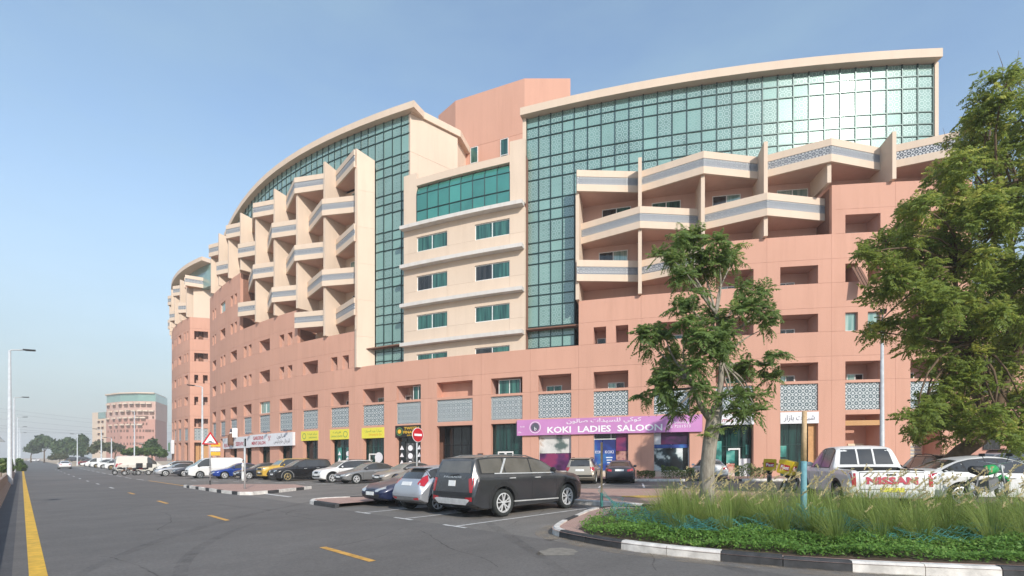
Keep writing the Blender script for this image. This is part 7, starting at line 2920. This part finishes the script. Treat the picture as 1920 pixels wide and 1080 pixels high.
# small wall items
for px, z, lab in ((901.5, 2.0, 'small dark brown meter box on the pier right of the dark entrance'), (827, 1.35, 'air conditioning unit standing inside the dark entrance')):
    p = Vector(A1.P(T(px), R0 + (.10 if px > 900 else -.55), z))
    t = thing('meter_box' if px > 900 else 'air_conditioner', lab, 'box', p)
    mb = MB(); A1.cbox(mb, T(px + 4.5), T(px - 4.5), R0 + (.005 if px > 900 else -1.1), R0 + (.14 if px > 900 else -.5), z - .2, z + .25 if px > 900 else z + .45); mb.obj('casing', 'rust' if px > 900 else 'trim_grey', t)
    mb = MB(); A1.cbox(mb, T(px + 3.2), T(px - 3.2), R0 + (.141 if px > 900 else -.499), R0 + (.155 if px > 900 else -.48), z - .12, z + .17); mb.obj('cover', 'letter_grey', t)

# ---- person in white on the car park ------------------------------------------
def person(pos, ang):
    pos = Vector(pos)
    t = thing('person', 'person in a long white robe standing beside the bare pole', 'person', pos, rz=ang)
    sk = [('pel', (0, 0, .92), .13), ('abd', (0, 0, 1.12), .125), ('che', (0, 0, 1.30), .145), ('nec', (0, 0, 1.47), .058), ('hea', (.01, 0, 1.58), .088), ('top', (.005, 0, 1.68), .07),
          ('shL', (0, .18, 1.40), .062), ('elL', (.02, .23, 1.13), .046), ('haL', (.10, .22, .90), .034), ('fiL', (.13, .22, .80), .022),
          ('shR', (0, -.18, 1.40), .062), ('elR', (.0, -.24, 1.13), .046), ('haR', (.06, -.25, .90), .034), ('fiR', (.08, -.25, .80), .022),
          ('hiL', (0, .09, .86), .10), ('knL', (.04, .10, .48), .066), ('anL', (.0, .10, .08), .042), ('toL', (.14, .11, .04), .034),
          ('hiR', (0, -.09, .86), .10), ('knR', (-.02, -.10, .48), .066), ('anR', (-.1, -.10, .08), .042), ('toR', (.04, -.11, .04), .034)]
    idx = {s[0]: i for i, s in enumerate(sk)}
    ed = [('pel', 'abd'), ('abd', 'che'), ('che', 'nec'), ('nec', 'hea'), ('hea', 'top'), ('che', 'shL'), ('shL', 'elL'), ('elL', 'haL'), ('haL', 'fiL'), ('che', 'shR'), ('shR', 'elR'), ('elR', 'haR'), ('haR', 'fiR'),
          ('pel', 'hiL'), ('hiL', 'knL'), ('knL', 'anL'), ('anL', 'toL'), ('pel', 'hiR'), ('hiR', 'knR'), ('knR', 'anR'), ('anR', 'toR')]
    me = bpy.data.meshes.new('body')
    me.from_pydata([s[1] for s in sk], [(idx[a], idx[b]) for a, b in ed], [])
    o = bpy.data.objects.new('tmp', me)
    COL.objects.link(o)
    o.modifiers.new('k', 'SKIN')
    for i, s in enumerate(sk): me.skin_vertices[0].data[i].radius = (s[2], s[2])
    me.skin_vertices[0].data[0].use_root = True
    o.modifiers.new('s', 'SUBSURF').levels = 1
    dg = bpy.context.evaluated_depsgraph_get()
    m2 = bpy.data.meshes.new_from_object(o.evaluated_get(dg))
    bpy.data.objects.remove(o)
    m2.materials.clear(); m2.materials.append(MATS['skin'])
    for p in m2.polygons: p.use_smooth = True
    link('body', m2, t)
    mb = MB()
    mb.tube([(-.02, 0, .07), (0, 0, .35), (0, 0, .9), (0, 0, 1.15), (0, 0, 1.32), (0, 0, 1.43), (0, 0, 1.48)], [.235, .21, .18, .165, .19, .15, .07], 16)
    for sd in (1, -1):
        mb.tube([(0, sd * .13, 1.41), (.0, sd * .20, 1.36), (.015, sd * .235, 1.13), (.08, sd * .24, .93)], [.08, .085, .07, .06], 10)
    for i, v in enumerate(mb.v):
        mb.v[i] = (v[0] * .78, v[1], v[2])
    link('robe', mb.mesh('robe', 'white_cloth', True), t)
    bm = bmesh.new()
    bmesh.ops.create_icosphere(bm, subdivisions=2, radius=.1)
    for v in bm.verts: v.co = Vector((v.co.x * 1.0 - .012, v.co.y * .92, max(v.co.z, -.03) * 1.05 + 1.645))
    m3 = bpy.data.meshes.new('hair'); bm.to_mesh(m3); bm.free(); m3.materials.append(MATS['hair_black'])
    link('hair', m3, t)
    mb = MB()
    for sd in (1, -1): mb.box((.095, sd * .032, 1.605), (.012, .022, .012))
    mb.box((.108, 0, 1.575), (.03, .022, .04)); mb.box((.092, 0, 1.535), (.012, .05, .012))
    link('face', mb.mesh('face', 'rust'), t)
p = G(457, 903.5)
person(p, R_(225))

# ---- motorcycles -----------------------------------------------------------------
def motorbike(label, pos, ang, col, box, boxmat, sheet_text=None, scale=1.):
    pos = Vector(pos)
    t = thing('motorcycle', label, 'motorcycle', pos, rz=ang)
    def part(name, mb, mat, parent=t, smooth=False):
        return link(name, mb.mesh(name, mat, smooth), parent)
    for x in (.66, -.62):
        mb = MB()
        n = 22
        R, r = .30, .055
        rows = []
        for k in range(n):
            a = 2 * math.pi * k / n
            rows.append([mb.vert((x + (R - r + r * math.cos(b)) * math.cos(a), r * .8 * math.sin(b), .30 + (R - r + r * math.cos(b)) * math.sin(a))) for b in [2 * math.pi * j / 8 for j in range(8)]])
        for k in range(n):
            for j in range(8):
                mb.face((rows[k][j], rows[(k + 1) % n][j], rows[(k + 1) % n][(j + 1) % 8], rows[k][(j + 1) % 8]))
        w_ = part('wheel', mb, 'tyre_rubber', smooth=True)
        mb = MB()
        for k in range(6):
            a = math.pi * k / 6
            mb.beam((x - .23 * math.cos(a), 0, .30 - .23 * math.sin(a)), (x + .23 * math.cos(a), 0, .30 + .23 * math.sin(a)), .02, .02)
        mb.cyl((x, 0, .30), .07, .1, 12, axis='y')
        part('rim', mb, 'rim_alloy', w_)
    mb = MB()
    mb.beam((.30, 0, .48), (-.12, 0, .40), .22, .26)
    mb.tube([(.45, 0, .80), (.28, 0, .52), (-.1, 0, .34), (-.62, .07, .30)], .028, 7)
    mb.tube([(.42, 0, .82), (0, 0, .68), (-.35, 0, .66), (-.62, -.07, .30)], .024, 7)
    mb.tube([(.2, -.1, .35), (-.2, -.14, .25), (-.75, -.14, .34)], .035, 8)
    part('engine', mb, 'trim_grey')
    mb = MB()
    for sd in (1, -1): mb.tube([(.66, sd * .08, .30), (.46, sd * .08, .92)], .022, 7)
    mb.tube([(.36, .36, 1.02), (.42, .18, .99), (.44, 0, .95), (.42, -.18, .99), (.36, -.36, 1.02)], .016, 6)
    part('fork', mb, 'galvanised', smooth=True)
    mb = MB()
    mb.tube([(.42, 0, .80), (.25, 0, .82), (.05, 0, .80), (-.08, 0, .72)], [.07, .13, .14, .09], 12)
    part('fuel_tank', mb, col, smooth=True)
    mb = MB()
    mb.tube([(-.02, 0, .76), (-.3, 0, .78), (-.62, 0, .82)], [.09, .13, .10], 10)
    part('seat', mb, 'trim_black', smooth=True)
    mb = MB()
    bm = [(.55, 0, .86), (.50, 0, .92)]
    mb.tube([(.60, 0, .86), (.50, 0, .88)], [.095, .07], 14)
    part('headlight', mb, 'lamp_clear', smooth=True)
    mb = MB()
    mb.tube([(.94, 0, .42), (.86, 0, .58), (.66, 0, .635), (.46, 0, .56)], .05, 6)
    part('front_mudguard', mb, col, smooth=True)
    mb = MB()
    for sd in (1, -1):
        mb.tube([(.40, sd * .22, 1.0), (.38, sd * .28, 1.16)], .008, 5)
        mb.box((.38, sd * .29, 1.2), (.02, .13, .08))
    part('mirror', mb, 'trim_black')
    if box:
        s = box
        mb = MB()
        bmm = bmesh.new()
        bmesh.ops.create_cube(bmm, size=1)
        for v in bmm.verts: v.co = Vector((v.co.x * s - .72, v.co.y * s, v.co.z * s + .88 + s / 2))
        bmesh.ops.bevel(bmm, geom=bmm.edges[:], offset=.025, segments=2, affect='EDGES')
        me = bpy.data.meshes.new('delivery_box'); bmm.to_mesh(me); bmm.free(); me.materials.append(MATS[boxmat])
        b_ = link('delivery_box', me, t)
        if sheet_text:
            mb = MB()
            zc = .88 + s / 2
            for nx, ny in ((-1, 0), (0, 1), (0, -1)):
                c0 = Vector((-.72 + nx * (s / 2 + .006), ny * (s / 2 + .006), zc))
                r_ = Vector((ny, -nx, 0)) * -1
                mb.poly([c0 + r_ * a * s * .33 + Vector((0, 0, b * s * .2)) for a, b in ((-1, -1), (1, -1), (1, 1), (-1, 1))])
                vs, fs = text_mesh(sheet_text, .2, bold=.006)
                k = s * .58 / (max(v.x for v in vs) - min(v.x for v in vs))
                m_ = MB()
                nn = Vector((nx, ny, 0))
                rr_ = Vector((0, 0, 1)).cross(nn)
                for v in vs: m_.vert(c0 + nn * .004 + rr_ * v.x * k + Vector((0, 0, (v.y - .07) * k)))
                for f in fs: m_.face(f)
                link('lettering', m_.mesh('lettering', 'letter_white'), b_)
            link('label_panel', mb.mesh('label_panel', 'red_paint'), b_)
    return t
plain('box_yellow', (.72, .54, .02), .45, var=.05)
plain('bike_green', (.02, .30, .08), .4)
plain('box_black', (.02, .02, .022), .6)
for px, py, lab, col, an in ((228, 890.5, 'dark motorcycle without a box, leftmost of the three by the tall van', 'trim_black', 240), (247, 891.5, 'motorcycle with a black box in front of the tall cream van', 'rust', 228), (266, 891, 'red motorcycle with a black box right of the other two', 'red_paint', 215)):
    p = G(px, py)
    motorbike(lab, p, R_(an), col, .55 if px > 230 else 0, 'box_black')
for px, Y, lab, an, tl in ((1444, 25.0, 'motorcycle with an upright yellow delivery box by the shop pier', 62, .05), (1480, 21.0, 'motorcycle with a tilted yellow delivery box left of the pickup', 40, .30)):
    x = (px - 960) / F * Y
    m = motorbike(lab, (x + .2, Y + .5, gz(x)), R_(an), 'trim_black', .58, 'box_yellow', 'Fast')
    m.rotation_euler = (tl * .8, 0, R_(an))
x = (1850 - 960) / F * 12.9
motorbike('green and black motorcycle between the tall grass and the white sedan', (x, 12.9, gz(x) + .42), R_(20), 'bike_green', 0, 'box_black')

# ---- overhead power lines far off on the left ---------------------------------------
for k, (ya, yb, sag) in enumerate(((748, 800, 6), (754, 806, 7), (770, 812, 6), (786, 816, 5), (790, 820, 6), (806, 812, 3))):
    Ya, Yb = 330, 420
    pts = []
    for j in range(15):
        u = j / 14
        Y = Ya + (Yb - Ya) * u
        px = -120 + 470 * u
        py = ya + (yb - ya) * u + sag * 4 * u * (1 - u)
        pts.append(((px - 960) / F * Y, Y, CAMH + (HOR - py) * Y / F))
    mb = MB()
    mb.tube(pts, .055, 4)
    o = mb.obj('power_line', 'letter_grey')
    tag(o, 'thin overhead cable in the hazy sky, %s of six' % ('topmost', 'second from the top', 'third from the top', 'third from the bottom', 'second from the bottom', 'lowest')[k], 'cable', 'overhead cables on the left')

# ------------------------------------------------------------------ dusty summer air
hm = bpy.data.materials.new('haze_air')
hm.use_nodes = True
hn = hm.node_tree.nodes
hn.remove(hn['Principled BSDF'])
pv = hn.new('ShaderNodeVolumePrincipled')
pv.inputs['Color'].default_value = (1, 1, 1, 1)
pv.inputs['Density'].default_value = 0.0009
pv.inputs['Anisotropy'].default_value = 0.0
hm.node_tree.links.new(pv.outputs[0], hn['Material Output'].inputs['Volume'])
MATS['haze_air'] = hm
mb = MB()
mb.prism([(-1200, -170), (950, -170), (950, 1200), (-1200, 1200)], -14, 48)
stuff(mb.obj('haze', 'haze_air'))
